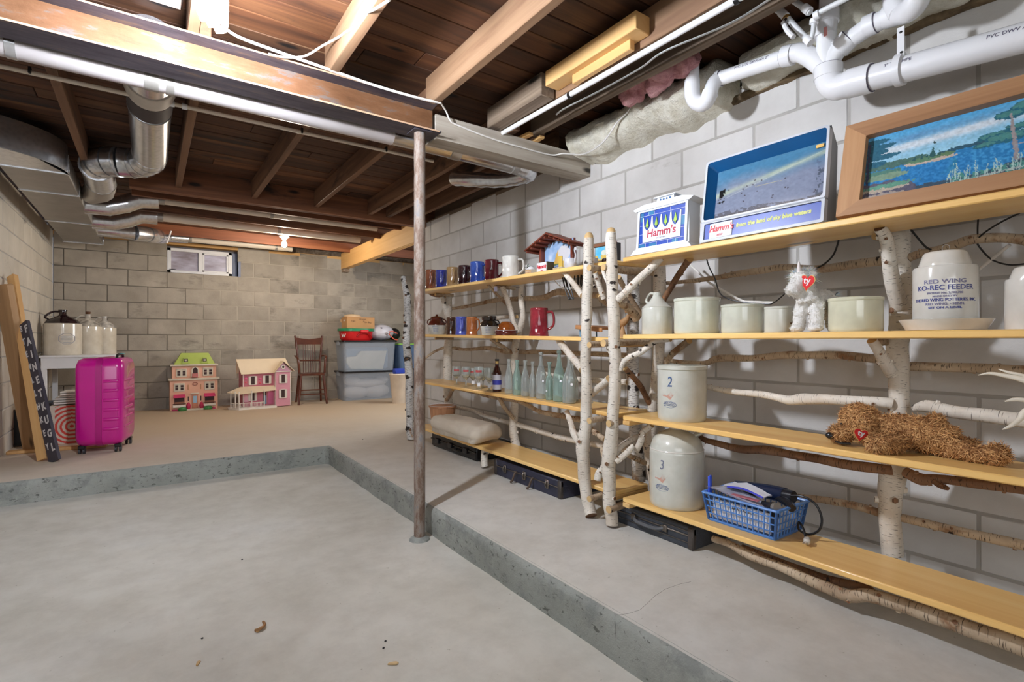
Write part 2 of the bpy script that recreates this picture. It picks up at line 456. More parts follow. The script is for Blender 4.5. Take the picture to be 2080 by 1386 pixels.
# colour-attribute print: flat printed pictures are painted into a grid of vertex colours
def printed(name, rgb, w_, h_, parent, M_, rough=.35, world=False, matname='printed_card', bend=None, coat=0.0):
    """rgb: H x W x 3 array in sRGB 0..255, row 0 on top; panel lies in local XZ, centred at x, base z=0, faces -Y"""
    H, W = rgb.shape[:2]
    xs = (np.arange(W) / (W - 1) - .5) * w_; zs = (1 - np.arange(H) / (H - 1)) * h_
    V = []
    for z in zs:
        for x in xs:
            if bend: V.append((bend * math.sin(x / bend), -bend * math.cos(x / bend) + bend, z))
            else: V.append((x, 0, z))
    Fc = [(j * W + i, (j + 1) * W + i, (j + 1) * W + i + 1, j * W + i + 1) for j in range(H - 1) for i in range(W - 1)]
    me = bpy.data.meshes.new(name); me.from_pydata([M_ @ Vector(p) for p in V], [], Fc)
    ca = me.color_attributes.new('print', 'FLOAT_COLOR', 'POINT')
    a = rgb.reshape(-1, 3) / 255.0
    a = np.where(a <= .04045, a / 12.92, ((a + .055) / 1.055) ** 2.4)
    ca.data.foreach_set('color', np.concatenate([a, np.ones((len(a), 1))], 1).astype(np.float32).ravel())
    key = matname + str(rough)
    if key not in M:
        t = NT(matname); vc = t.n('ShaderNodeVertexColor', layer_name='print')
        M[key] = t.set(vc.outputs['Color'], rough, 0.0, Coat_Weight=coat)
    me.materials.append(M[key])
    o = bpy.data.objects.new(name, me); C.objects.link(o)
    if parent is not None:
        o.parent = parent
        if world: o.matrix_parent_inverse = wm(parent).inverted()
    return o

def lettering(name, body, size, mat_, parent, M_, extrude=.0006, shear=0.0, offset=0.0, bend=None, world=False, align='CENTER', sx=1.0, spacing=1.0):
    cu = bpy.data.curves.new(name, 'FONT'); cu.body = body; cu.size = size; cu.align_x = align; cu.align_y = 'CENTER'
    cu.extrude = extrude; cu.shear = shear; cu.offset = offset; cu.resolution_u = 3; cu.space_character = spacing
    tmp = bpy.data.objects.new('tmp', cu); C.objects.link(tmp)
    dg = bpy.context.evaluated_depsgraph_get(); dg.update()
    me = bpy.data.meshes.new_from_object(tmp.evaluated_get(dg)); me.name = name
    bpy.data.objects.remove(tmp); bpy.data.curves.remove(cu)
    for v in me.vertices:
        x, y, z = v.co; x *= sx
        if bend: p = Vector((((bend + z) * math.sin(x / bend)), bend - (bend + z) * math.cos(x / bend), y))
        else: p = Vector((x, -z, y))
        v.co = M_ @ p
    me.materials.clear(); me.materials.append(mat_)
    o = bpy.data.objects.new(name, me); C.objects.link(o)
    if parent is not None:
        o.parent = parent
        if world: o.matrix_parent_inverse = wm(parent).inverted()
    return o

def T(x=0, y=0, z=0): return Matrix.Translation((x, y, z))
def R(a, ax='Z'): return Matrix.Rotation(a, 4, ax)
FACE_W = R(-PI / 2)          # turns a -Y facing panel to face -X (towards the room from the right wall)

# ================================================================ SETTING
Z0 = 0.145                                        # top of the raised slab
b = B(); b.box((-.9, .6, -.05), (5.0, 8.0, .1)); struct('floor', b, M['floor'])
# raised slab with a cast, rough step edge
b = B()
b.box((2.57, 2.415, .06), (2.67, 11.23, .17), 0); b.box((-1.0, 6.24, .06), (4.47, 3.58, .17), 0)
path = [(-3.2 + i * .04, 4.43) for i in range(111)] + [(1.22, 4.43 - i * .04) for i in range(1, 190)]
rows = [(0, 0), (0, .03), (0, .06), (0, .09), (0, .118), (.004, .134), (.013, .1425), (.03, .1452)]
vs = []
for i, (x, y) in enumerate(path):
    inx, iny = (0, 1) if i < 110 else ((1, 0) if i > 110 else (1, 1))
    for k, (ins, z) in enumerate(rows):
        q = noise.noise(Vector((x * 5, y * 5, z * 9))) * (.007 if k < 5 else .002)
        vs.append((x + inx * (ins - .004 + q), y + iny * (ins - .004 + q), z))
nr = len(rows)
b.add(vs, [(i * nr + k, (i + 1) * nr + k, (i + 1) * nr + k + 1, i * nr + k + 1) for i in range(len(path) - 1) for k in range(nr - 1)], 1, None, None, True)
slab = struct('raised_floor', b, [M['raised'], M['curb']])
b = B()
cp = [(1.215, 1.159, 0.017), (1.215, 1.161, 0.071), (1.215, 1.163, 0.130)]
b.tube(cp, .0010, 4)
b.tube([(1.221, 1.169, 0.145), (1.262, 1.151, 0.145), (1.313, 1.145, 0.145), (1.377, 1.163, 0.145), (1.426, 1.178, 0.145), (1.497, 1.189, 0.145), (1.568, 1.184, 0.145), (1.618, 1.172, 0.145)], .0006, 4)
obj('crack', b, plain('crack_grey', (104, 100, 94), .9), slab)  # crack drawn as thin darker lines on the slab

blk_mesh = {}
def block_mesh(L, key, mat_):
    if (L, key) not in blk_mesh:
        bb = B().box((0, 0, 0), (L - .009, .05, .194), 0, .0035)
        tmp = obj('block', bb, mat_); blk_mesh[(L, key)] = tmp.data; bpy.data.objects.remove(tmp)
    return blk_mesh[(L, key)]

def block_wall(name, o, d, nrm, length, z0, z1, zoff, joff, mat_, mort, rec, skip=None, key='a', jit=.0012):
    """o: start point on the face, d: unit direction, nrm: outward normal of the face"""
    ang = math.atan2(d[1], d[0])
    core = struct(name, B(), mort) if False else None
    bb = B()
    segs = skip[0] if skip else [(0, length, z0, z1)]
    for (a0, a1, q0, q1) in segs:
        cx = o[0] + d[0] * (a0 + a1) / 2 - nrm[0] * (rec + .09); cy = o[1] + d[1] * (a0 + a1) / 2 - nrm[1] * (rec + .09)
        bb.box((cx, cy, (q0 + q1) / 2), (a1 - a0, .18, q1 - q0), 0, 0, None, ang)
    core = struct(name, bb, mort)
    z = zoff
    while z > z0: z -= .203
    row = int(round((z - zoff) / .203))
    while z < z1 - .05:
        off = joff + (.203 if row % 2 else 0); s_ = off - math.ceil(off / .406) * .406
        while s_ < length - .02:
            a0, a1 = max(s_, 0), min(s_ + .406, length)
            zb, zt = max(z, z0 - .05), min(z + .203, z1 + .02)
            cz = z + .1015
            hit = False
            if skip:
                h0, h1, w0, w1 = skip[1]
                if cz > w0 and cz < w1 and a1 > h0 + .01 and a0 < h1 - .01:
                    hit = True
                    for (p0, p1) in ((a0, min(a1, h0)), (max(a0, h1), a1)):
                        if p1 - p0 > .03: put(core, name, o, d, nrm, ang, p0, p1, z, key, mat_, jit)
            if not hit and a1 - a0 > .03: put(core, name, o, d, nrm, ang, a0, a1, z, key, mat_, jit)
            s_ += .406
        z += .203; row += 1
    return core

def put(core, name, o, d, nrm, ang, a0, a1, z, key, mat_, jit):
    me = block_mesh(round(a1 - a0, 3), key, mat_)
    c = (a0 + a1) / 2; j = rnd.uniform(-jit, jit)
    inst(me, 'block', (o[0] + d[0] * c - nrm[0] * .025 + nrm[0] * j, o[1] + d[1] * c - nrm[1] * .025 + nrm[1] * j, z + .1015), core, (0, 0, ang))

# right wall (x = 2.35, up to the alcove), back wall with the window opening, left wall
block_wall('wall_right', (2.35, -.7, 0), (0, 1, 0), (-1, 0, 0), 5.65, .05, 2.23, 1.85, .946 + .7, M['block_paint'], M['mortar_light'], .0022, None, 'r')
block_wall('wall_back', (-.93, 8.03, 0), (1, 0, 0), (0, -1, 0), 4.85, .05, 2.28, 1.308, .381 + .93 + .203 * 1, M['block_back'], M['mortar_dark'], .004,
           ([(0, 1.11, .05, 2.30), (1.93, 4.85, .05, 2.30), (1.11, 1.93, .05, 1.917)], (1.11, 1.93, 1.917, 2.40)), 'b')
block_wall('wall_left', (-.93, 4.78, 0), (0, 1, 0), (1, 0, 0), 3.25, .05, 2.20, 1.308, .13, M['block_left'], M['mortar_light'], .003, None, 'l')
# end of the right wall at the alcove, and the alcove's own side wall
b = B(); b.box((2.45, 4.962, 1.1), (.196, .02, 2.2)); struct('trim_1', b, plain('jamb_grey', (150, 146, 142), .7))
b = B(); b.box((3.98, 6.4, 1.22), (.1, 3.7, 2.44)); b.box((3.2, 4.86, 1.22), (1.5, .1, 2.44)); struct('wall_alcove', b, M['block_back'])
b = B(); b.box((1.45, 8.23, 2.36), (4.9, .04, .17)); b.box((2.47, 2.1, 2.33), (.05, 5.7, .16)); struct('trim_4', b, M['old_grey_y'])
# the parts of the room behind and left of the camera
b = B(); b.box((-3.25, .9, 1.2), (.1, 8.2, 2.4)); struct('wall_left_near', b, M['block_left'])
b = B(); b.box((.3, -3.2, 1.2), (7.2, .1, 2.4)); struct('wall_front', b, M['block_left'])
b = B(); b.box((-2.1, 4.86, 1.2), (2.3, .1, 2.4)); struct('wall_left_return', b, M['block_left'])
b = B(); b.box((2.45, -1.95, 1.1), (.2, 2.4, 2.2)); struct('wall_right_near', b, M['block_paint'])

# ceiling: boards under a dark sheet, joists
b = B(); b.box((.35, 2.45, 2.447), (7.2, 11.4, .05)); ceil = struct('ceiling', b, plain('subfloor_dark', (40, 30, 24), .9))
plank_mesh = []
for L in (1.6, 2.3, 2.9):
    tmp = obj('plank', B().box((0, 0, 0), (L - .003, .133, .02), 0, .003), M['deck']); plank_mesh.append((L, tmp.data)); bpy.data.objects.remove(tmp)
y = -3.1
while y < 8.15:
    x = -3.2 - rnd.uniform(0, 1.2)
    while x < 3.9:
        L, me = rnd.choice(plank_mesh)
        inst(me, 'plank', (x + L / 2, y, 2.409 + rnd.uniform(-.002, .002)), ceil)
        x += L
    y += .139
def joist(x0, x1, y0, y1, z0, z1, m, name='joist'):
    return obj(name, B().box(((x0 + x1) / 2, (y0 + y1) / 2, (z0 + z1) / 2), (x1 - x0, y1 - y0, z1 - z0), 0, .003), m, ceil)
for k, x in enumerate((-2.6, -2.06, -1.51, -.96, -.41, .14, .686, 1.20, 1.70, 1.885)):
    joist(x - .021, x + .021, -3.1, 2.47, 2.248, 2.398, M['joist'] if x < 1.8 else M['old_grey_y'])
    yr = 3.95 if x == -.96 else 4.9
    joist(x - .021 + .045, x + .021 + .045, 2.44, yr, 2.248, 2.398, M['joist_y_shaded'])
joist(2.16, 2.20, 2.6, 4.9, 2.255, 2.398, M['joist_y_shaded'])
for (y0, y1, z0) in ((4.90, 4.94, 2.205), (4.945, 4.985, 2.205), (5.47, 5.51, 2.275), (6.09, 6.13, 2.28), (7.28, 7.32, 2.275)):
    joist(-.13, 3.9, y0, y1, z0, 2.398, M['joist_dark'] if y0 < 7 else woodm('rear_joist_wood', [(.28, (104, 58, 38)), (.5, (138, 82, 54)), (.74, (160, 104, 70))], 'X', .6, .6, .2))
b = B(); b.box((1.45, 8.12, 2.30), (4.9, .18, .04)); struct('trim_2', b, woodm('sill_lumber', [(.25, (190, 140, 80)), (.75, (220, 176, 112))], 'X', .6, .4, .1))
b = B(); b.box((2.45, 2.1, 2.245), (.2, 5.6, .03)); struct('trim_3', b, M['old_grey_y'])
# short boards nailed beside the fourth joist
t1 = tag(obj('blocking_board', B().box((1.635, 1.70, 2.315), (.085, .58, .075), 0, .003), M['new_wood']), 'short clean tan board nailed up beside the joist over the white pipe', 'board')
t1 = tag(obj('blocking_board', B().box((1.645, 1.655, 2.262), (.03, .36, .05), 0, .003), M['new_wood']), 'small plywood offcut hanging just under the clean tan board', 'board')
t1 = tag(obj('blocking_board', B().box((1.625, 2.26, 2.30), (.085, .50, .115), 0, .004), M['old_grey_y']), 'short dark grey weathered board between the joists, above the old timber', 'board')
t1 = tag(obj('wood_shim', B().box((1.81, 2.47, 2.232), (.035, .14, .018), 0, .002, None, .1), M['new_wood']), 'small tan wood shim on the old timber, nearer the white pipe', 'shim')
t1 = tag(obj('wood_shim', B().box((1.90, 2.47, 2.23), (.035, .15, .016), 0, .002, None, -.08), M['new_wood']), 'small tan wood shim on the old timber, nearer the insulation', 'shim')
for k in range(7):
    pass

# window_1 in the back wall
b = B()
for (x0, x1, z0, z1) in ((.18, .225, 1.917, 2.245), (.885, .93, 1.917, 2.245), (.18, .93, 1.917, 1.955), (.18, .93, 2.205, 2.245), (.53, .575, 1.95, 2.21)):
    b.box(((x0 + x1) / 2, 8.10, (z0 + z1) / 2), (x1 - x0, .05, z1 - z0), 0, .004)
win = struct('window_1', b, M['white_paint'])
obj('pane', B().box((.376, 8.115, 2.08), (.30, .008, .26)), M['pane'], win)
obj('pane', B().box((.73, 8.105, 2.08), (.31, .008, .26)), M['pane'], win)
b = B()
for (x0, x1, z0, z1) in ((.575, .60, 1.955, 2.205), (.86, .885, 1.955, 2.205), (.575, .885, 1.955, 1.975), (.575, .885, 2.185, 2.205)):
    b.box(((x0 + x1) / 2, 8.085, (z0 + z1) / 2), (x1 - x0, .02, z1 - z0), 0, .003)
obj('sash', b, M['white_paint'], win)
obj('latch', B().box((.24, 8.072, 1.96), (.07, .012, .01), 0, .003), M['black'], win)
b = B(); b.box((1.015, 8.11, 2.08), (.03, .16, .34)); b.box((.965, 8.15, 2.08), (.07, .02, .33))
obj('window_reveal', b, plain('reveal_daylit', (128, 138, 164), .6), win)  # blue daylight on the jamb is put into its colour
# recessed jamb closing the opening behind the frame
b = B(); b.box((.59, 8.2, 2.1), (.9, .02, .5)); struct('window_well', b, plain('well_grey', (120, 118, 124), .9))

# ================================================================ BEAMS AND POST
YZX = Matrix(((0, 0, 1, 0), (1, 0, 0, 0), (0, 1, 0, 0), (0, 0, 0, 1)))    # local x -> Y, y -> Z, z -> X
def ybar(b, prof, x0, x1, m=0): b.prism(prof, x1 - x0, m, YZX, x0); return b
tb = thing('steel_beam', 'long rust-streaked steel I-beam carrying the joists, resting on the rusty post', 'beam', (-1, 2.47, 2.103))
b = B(); ybar(b, [(2.466, 2.112), (2.474, 2.112), (2.474, 2.239), (2.466, 2.239)], -3.15, 1.216); obj('web', b, M['rust_beam'], tb, True)
b = B(); ybar(b, [(2.40, 2.103), (2.54, 2.103), (2.54, 2.110), (2.476, 2.116), (2.464, 2.116), (2.40, 2.110)], -3.15, 1.235); obj('lower_flange', b, M['mill'], tb, True)
b = B(); ybar(b, [(2.40, 2.2475), (2.40, 2.241), (2.464, 2.234), (2.476, 2.234), (2.54, 2.241), (2.54, 2.2475)], -3.15, 1.21); obj('upper_flange', b, M['mill'], tb, True)
b = B(); b.box((-.95, 2.3995, 2.1065), (4.35, .002, .0075)); b.box((-.95, 2.3995, 2.2445), (4.3, .002, .007)); obj('flange_edge', b, plain('bright_rust_edge', (206, 172, 142), .5, .3), tb, True)

tp = thing('support_post', 'rusty round steel post standing at the step in front of the shelving', 'post', (1.14, 2.46, 0))
b = B()
b.tube([(1.14, 2.46, .0 + i * .105) for i in range(21)], [.029 + .0008 * math.sin(i * 3.1) for i in range(21)], 20); obj('pipe', b, M['rust_post'], tb and tp, True)
obj('cap_plate', B().box((1.14, 2.46, 2.099), (.10, .10, .006), 0, .001), M['mill'], tp, True)
obj('grout', B().lathe([(.055, 0), (.05, .008), (.032, .02)], 14, (1.14, 2.46, 0)), M['curb'], tp, True)

b = B(); 
for i in range(1): pass
n_ = 24; vs = []
for i in range(n_ + 1):
    x = 1.235 + (2.36 - 1.235) * i / n_
    for (yy, zz) in ((2.462, 2.095), (2.585, 2.095), (2.585, 2.222), (2.462, 2.222)):
        q = noise.noise(Vector((x * 7, yy * 20, zz * 20))) * .006
        vs.append((x, yy + q, zz + q * .7))
fs = [(i * 4 + k, (i + 1) * 4 + k, (i + 1) * 4 + (k + 1) % 4, i * 4 + (k + 1) % 4) for i in range(n_) for k in range(4)] + [(0, 1, 2, 3), (n_ * 4 + 3, n_ * 4 + 2, n_ * 4 + 1, n_ * 4)]
b.add(vs, fs)
tag(obj('timber_beam', b, M['grey_wood']), 'pale weathered square timber running from the steel beam to the block wall', 'beam')

th = thing('header_beam', 'clean orange-tan lumber header over the alcove opening, end showing', 'beam', (2.35, 6.4, 2.1))
for dx in (0, .04):
    obj('plank', B().box((2.33 + dx, 6.40, 2.20), (.038, 2.62, .235), 0, .003), M['new_wood'], th, True)
b = B(); b.box((2.35, 7.62, 2.06), (.09, .10, .05), 0, .003); obj('bearing_block', b, M['old_grey_y'], th, True)

# ================================================================ LAMPS
tl = thing('ceiling_lamp', 'bright compact fluorescent lamp hanging under the joist beside the steel beam', 'lamp', (.16, 1.84, 2.248))
obj('lamp_holder', B().lathe([(.055, .248 - .248), (.055, -.012), (.03, -.03), (.024, -.065), (.02, -.07)], 18, (.16, 1.84, 2.248)), M['white_paint'], tl, True)
b = B(); b.lathe([(.026, 2.178), (.026, 2.14), (.018, 2.135)], 16, (.16, 1.84, 0)); obj('ballast', b, M['white_paint'], tl, True)
for k, (dx, dy) in enumerate(((-.022, -.022), (0, 0), (.022, .022))):
    p, _r = smooth([(.16 + dx - .011, 1.84 + dy + .011, 2.137), (.16 + dx - .011, 1.84 + dy + .011, 2.02), (.16 + dx, 1.84 + dy, 2.005), (.16 + dx + .011, 1.84 + dy - .011, 2.02), (.16 + dx + .011, 1.84 + dy - .011, 2.137)], 2)
    obj('tube', B().tube(p, .0095, 6), M['cfl'], tl, True)
tl = thing('ceiling_bulb', 'glowing round bulb in a porcelain holder near the back window', 'lamp', (1.30, 6.55, 2.30))
obj('lamp_holder', B().lathe([(.05, 0), (.055, -.012), (.03, -.03), (.02, -.05)], 18, (1.30, 6.55, 2.268)), M['white_paint'], tl, True)
obj('mounting_box', B().box((1.30, 6.55, 2.335), (.10, .10, .13), 0, .004), M['galv_dull'], tl, True)
obj('bulb', B().lathe([(.012, 0), (.014, -.018), (.028, -.04), (.032, -.058), (.026, -.078), (.012, -.088), (.0001, -.090)], 12, (1.30, 6.55, 2.222)), emis('lit_globe', (255, 240, 218), BULB_POWER), tl, True)

# ================================================================ CABLES AND SMALL PIPES
def cable(name, label, pts, r, mat_, cat='cable', k=6, n=6, group=None):
    p, _ = smooth(pts, k); return tag(obj(name, B().tube(p, r, n), mat_), label, cat, group)
cable('power_cable', 'flat white cable running from the lamp along the steel beam', [(.19, 1.86, 2.235), (.21, 2.2, 2.25), (0.272, 2.385, 2.283), (0.439, 2.385, 2.264), (0.601, 2.385, 2.255), (0.871, 2.385, 2.240), (1.099, 2.385, 2.241), (1.222, 2.385, 2.249)], .0065, M['white_cable'])
cable('power_cable', 'thin white cable stapled up the side of the joist above the lamp cable', [(0.408, 2.370, 2.235), (0.466, 2.370, 2.239), (0.552, 2.370, 2.270), (0.618, 2.330, 2.318), (0.660, 2.219, 2.320), (0.660, 2.151, 2.303), (0.660, 2.013, 2.261), (0.660, 1.967, 2.276), (0.660, 1.807, 2.218), (0.660, 1.658, 2.173)], .0048, M['white_cable'])
cable('power_cable', 'thin white cable drooping along the front of the old grey timber', [(1.225, 2.390, 2.251), (1.277, 2.430, 2.236), (1.306, 2.440, 2.200), (1.353, 2.450, 2.189), (1.581, 2.452, 2.166), (1.787, 2.452, 2.161), (2.007, 2.452, 2.163), (2.065, 2.400, 2.168), (2.170, 2.360, 2.169)], .0045, M['white_cable'])
cable('power_cable', 'white cable looping down over the cream insulation to the timber', [(2.100, 1.872, 2.334), (2.120, 1.924, 2.275), (2.120, 2.014, 2.237), (2.120, 2.101, 2.172), (2.140, 2.242, 2.151), (2.200, 2.438, 2.198), (2.200, 2.682, 2.277), (2.160, 2.820, 2.384)], .0045, M['white_cable'])
cable('power_cable', 'grey wire hanging off the block wall below the insulation', [(2.300, 2.189, 2.199), (2.340, 2.277, 2.161), (2.340, 2.354, 2.152), (2.340, 2.498, 2.193), (2.300, 2.573, 2.210)], .003, plain('grey_wire', (120, 118, 116), .5))
tw = thing('supply_pipe', 'long straight white supply pipe clipped under the joist with black clips', 'pipe', (1.66, 1, 2.2))
p0, p1 = Vector((1.662, 2.472, 2.222)), Vector((1.684, 1.025, 2.222))
d_ = (p1 - p0).normalized()
obj('pipe', B().tube([p0 - d_ * .1, p1 + d_ * 1.2], .0125, 12), M['pvc'], tw, True)
for q in ((1.673, 1.897, 2.222), (1.684, 1.031, 2.222)):
    obj('clip', B().tube([Vector(q) - d_ * .008, Vector(q) + d_ * .008], .0165, 12), M['black'], tw, True)
cable('copper_line', 'thin pale wire stretched along the underside of the dark joist', [(1.785, 2.135, 2.240), (1.783, 2.053, 2.246), (1.798, 1.816, 2.246), (1.797, 1.567, 2.246), (1.775, 1.414, 2.246), (1.825, 1.152, 2.246), (1.814, 0.991, 2.246), (1.784, 0.752, 2.246)], .0045, M['cpvc'])
for (nm, yv, zz, lab) in (('water_pipe', 3.13, 2.226, 'thin cream water pipe under the joists, the lower of two beside the round duct'), ('water_pipe', 2.98, 2.226, 'thin cream water pipe tucked tightly against the round duct behind the steel beam')):
    tw = thing(nm, lab, 'pipe', (0, yv, zz))
    obj('pipe', B().tube([(-3.1, yv, zz), (1.55, yv, zz)] if yv > 3 else [(-3.1, yv, zz), (1.3, yv - .02, zz)], .0105, 10), M['cream_pipe'], tw, True)
    for xx in ((.09, .145) if yv > 3 else (.07, .12)):
        obj('coupling', B().tube([(xx - .012, yv, zz), (xx + .012, yv, zz)], .0155, 10), M['pvc'], tw, True)
    for xx in ((-.44, .715, 1.22) if yv > 3 else (-.45,)):
        obj('clip', B().box((xx, yv, zz + .008), (.012, .03, .032), 0, .003), M['black'], tw, True)

# ================================================================ DUCTS
td = thing('round_duct', 'long pale round duct hung tightly behind the steel beam', 'duct', (0, 2.64, 2.13))
obj('pipe', B().tube([(-3.1, 2.635, 2.128), (1.06, 2.635, 2.128)], .052, 20), plain('duct_grey_white', (196, 190, 190), .32, .5, var=.05), td, True)
obj('pipe_section', B().tube([(1.06, 2.635, 2.128), (1.52, 2.64, 2.128), (1.96, 2.65, 2.122)], .050, 20), M['foil'], td, True)
for xx, L in ((-.42, .03), (.005, .05), (.07, .03), (1.44, .06), (1.86, .04)):
    obj('joint_band', B().tube([(xx - L / 2, 2.636, 2.128 if xx < 1.5 else 2.123), (xx + L / 2, 2.636, 2.128 if xx < 1.5 else 2.123)], .0545, 20), M['galv_dull'] if xx > 0 else M['galv'], td, True)
p, r_ = smooth([(1.94, 2.65, 2.122), (2.02, 2.68, 2.12), (2.03, 2.78, 2.12), (1.97, 2.95, 2.13), (1.85, 3.1, 2.15), (1.80, 3.3, 2.2)], 4, .05)
r_ = [q + (.004 if i % 2 else -.002) for i, q in enumerate(r_)]
obj('elbow', B().tube(p, r_, 18), M['galv'], td, True)

td = thing('trunk_duct', 'big rectangular sheet metal duct along the top of the side wall', 'duct', (-.62, 6, 2.2))
for (y0, y1) in ((4.545, 5.20), (5.20, 6.40), (6.40, 7.62)):
    bb = B(); bb.box((-.62, (y0 + y1) / 2, 2.207), (.34, y1 - y0 - .006, .126), 0, .004)
    obj('duct_panel', bb, M['galv_dull'], td, True)
    obj('seam', B().box((-.62, y0, 2.206), (.352, .014, .138), 0, .003), M['galv'], td, True)
arc = []
for i in range(15):
    a = PI / 2 * i / 14; arc.append((-.95 + .50 * math.cos(a), 4.54 - .47 * math.sin(a)))
inner = []
for i in range(9):
    a = PI / 2 * (8 - i) / 8; inner.append((-.95 + .16 * math.cos(a), 4.54 - .15 * math.sin(a)))
bb = B(); bb.prism(arc + inner, .185, 0, None, 2.143); bb.sm = [len(f) == 4 for f in bb.f]
obj('radius_elbow', bb, M['galv'], td, True)
bb = B(); bb.prism([(x - .003, y - .004 * 1) for x, y in arc] + [(x + .006, y + .008) for x, y in arc[::-1]], .004, 0, None, 2.139); obj('lower_flange', bb, M['galv_dull'], td, True)
bb = B(); bb.box((-1.7, 4.23, 2.235), (1.5, .32, .185)); obj('duct_panel', bb, M['galv_dull'], td, True)
obj('end_cap', B().box((-.62, 7.63, 2.205), (.36, .02, .14), 0, .003), M['galv'], td, True)

td = thing('branch_duct', 'shiny round branch duct with elbows dropping from the beam to the trunk duct', 'duct', (-.1, 4, 2.27))
obj('pipe', B().tube([(0, 2.62, 2.28), (0, 4.22, 2.27)], .098, 24), M['galv'], td, True)
obj('gasket', B().tube([(0, 3.16, 2.278), (0, 3.34, 2.277)], [.103, .101], 24), plain('rubber_dark', (70, 60, 60), .7), td, True)
p, _ = smooth([(0, 3.02, 2.279), (0, 3.16, 2.278)], 5)
obj('torn_tape', B().tube(p, [.104, .107, .103, .108, .104, .101], 24, sm=False), plain('duct_tape', (190, 180, 168), .6), td, True)
for yy in (3.36, 4.20):
    obj('ring', B().tube([(0, yy - .008, 2.275), (0, yy + .008, 2.275)], .1025, 24), M['galv'], td, True)
def gored(pts, r0, name='elbow', mat_=None, n=20):
    bb = B(); bb.tube(pts, r0, n, cap=True, sm=False)
    for i in range(1, len(pts) - 1):
        d = (Vector(pts[i + 1]) - Vector(pts[i - 1])).normalized() * .007
        bb.tube([Vector(pts[i]) - d, Vector(pts[i]) + d], r0 * 1.035, n, cap=False)
    return obj(name, bb, mat_ or M['galv'], td, True)
gored([(0, 4.20, 2.27), (-.005, 4.30, 2.268), (-.04, 4.40, 2.265), (-.10, 4.46, 2.262), (-.17, 4.475, 2.26)], .099)
gored([(-.17, 4.475, 2.26), (-.235, 4.50, 2.258), (-.285, 4.56, 2.256), (-.305, 4.66, 2.255)], .099)
obj('ring', B().tube([(-.17, 4.47, 2.26), (-.182, 4.478, 2.26)], .106, 24), M['galv'], td, True)
obj('ring', B().tube([(-.305, 4.64, 2.255), (-.306, 4.66, 2.255)], .105, 24), M['galv'], td, True)
obj('pipe', B().tube([(-.306, 4.66, 2.255), (-.312, 5.08, 2.252)], .097, 24), M['galv'], td, True)
obj('boot', B().tube([(-.312, 5.08, 2.252), (-.33, 5.28, 2.235), (-.40, 5.42, 2.21)], [.101, .10, .07], 12, sm=False), M['galv_dull'], td, True)
for k, (yv, rr, z_, xe, lab) in enumerate(((5.72, .034, 2.312, 2.12, 'nearest slim white round duct crossing the rear joists'), (6.42, .044, 2.300, 2.16, 'middle white round duct crossing the rear joists, its end open'), (7.66, .046, 2.315, 1.62, 'farthest white round duct just above the window'))):
    td = thing('crossing_duct', lab, 'duct', (1, yv, z_))
    x0 = .06 if k < 2 else .38
    obj('pipe', B().tube([(x0, yv, z_), (xe, yv, z_)], rr, 16), M['cream_pipe'], td, True)
    obj('joint_band', B().tube([(x0 - .03, yv, z_), (x0 + .05, yv, z_)], rr * 1.12, 16), M['galv_dull'], td, True)
    obj('joint_band', B().tube([(1.0 + .2 * k, yv, z_), (1.03 + .2 * k, yv, z_)], rr * 1.06, 16), M['galv_dull'], td, True)
    if k < 2:
        gored([(-.46, yv, 2.19), (-.30, yv, 2.195), (-.18, yv, 2.24), (-.08, yv, 2.295), (.06, yv, z_)], .078 + .004 * k, n=16)
    else:
        gored([(-.46, 7.0, 2.21), (-.30, 7.0, 2.21), (-.14, 7.02, 2.21)], .075, n=18)
        gored([(-.14, 7.02, 2.21), (-.02, 7.10, 2.22), (.06, 7.26, 2.24), (.10, 7.45, 2.27)], .085, n=18)
        gored([(.10, 7.45, 2.27), (.18, 7.60, 2.30), (.38, 7.66, z_)], .06, n=14)
        obj('damper_handle', B().tube([(.16, 7.2, 2.16), (.20, 7.16, 2.30)], .008, 6), M['white_paint'], td, True)
td = thing('register_boot', 'galvanised sheet metal box between the joists above the steel beam', 'duct', (-.12, 2.1, 2.33))
obj('box', B().box((-.13, 2.02, 2.335), (.46, .62, .11), 0, .006), M['galv'], td, True)
p, _ = smooth([(-.13 + .1 * math.cos(a * PI / 6), 2.12 + .1 * math.sin(a * PI / 6), 2.278) for a in range(13)], 1)
obj('collar', B().tube(p, .006, 6), M['galv_dull'], td, True)

# ================================================================ BIRCH SHELVING
def limb(name, parent, pts, r, mat_='birch', n=10, k=5, knots=0, cap='cut_wood', seed=0):
    """a natural branch: smooth path, slightly lumpy radius, sawn ends"""
    p, rr = smooth(pts, k, r)
    L = 0
    for i in range(len(p)):
        if i: L += (p[i] - p[i - 1]).length
        rr[i] *= 1 + .09 * noise.noise(Vector((L * 14 + seed * 3.7, seed, .3)))
        if 0 < i < len(p) - 1:
            p[i] = p[i] + Vector((noise.noise(Vector((L * 9, seed, 1))), noise.noise(Vector((L * 9, seed, 5))), noise.noise(Vector((L * 9, seed, 9))))) * rr[i] * .25
    b = B(); b.tube(p, rr, n, 0, True, 1)
    rk = random.Random(seed * 13 + len(p))
    for q in range(knots):
        i = rk.randrange(2, max(3, len(p) - 2)); a = rk.uniform(0, 6.28)
        d = (p[min(i + 1, len(p) - 1)] - p[i]).normalized(); u = d.orthogonal().normalized()
        u = Matrix.Rotation(a, 3, d) @ u
        b.tube([p[i] + u * rr[i] * .4, p[i] + u * rr[i] * 1.25], [rr[i] * .5, rr[i] * .3], 6, 0, True, 2)
    return obj(name, b, [M[mat_], M[cap], M['branch_dark']], parent, True)

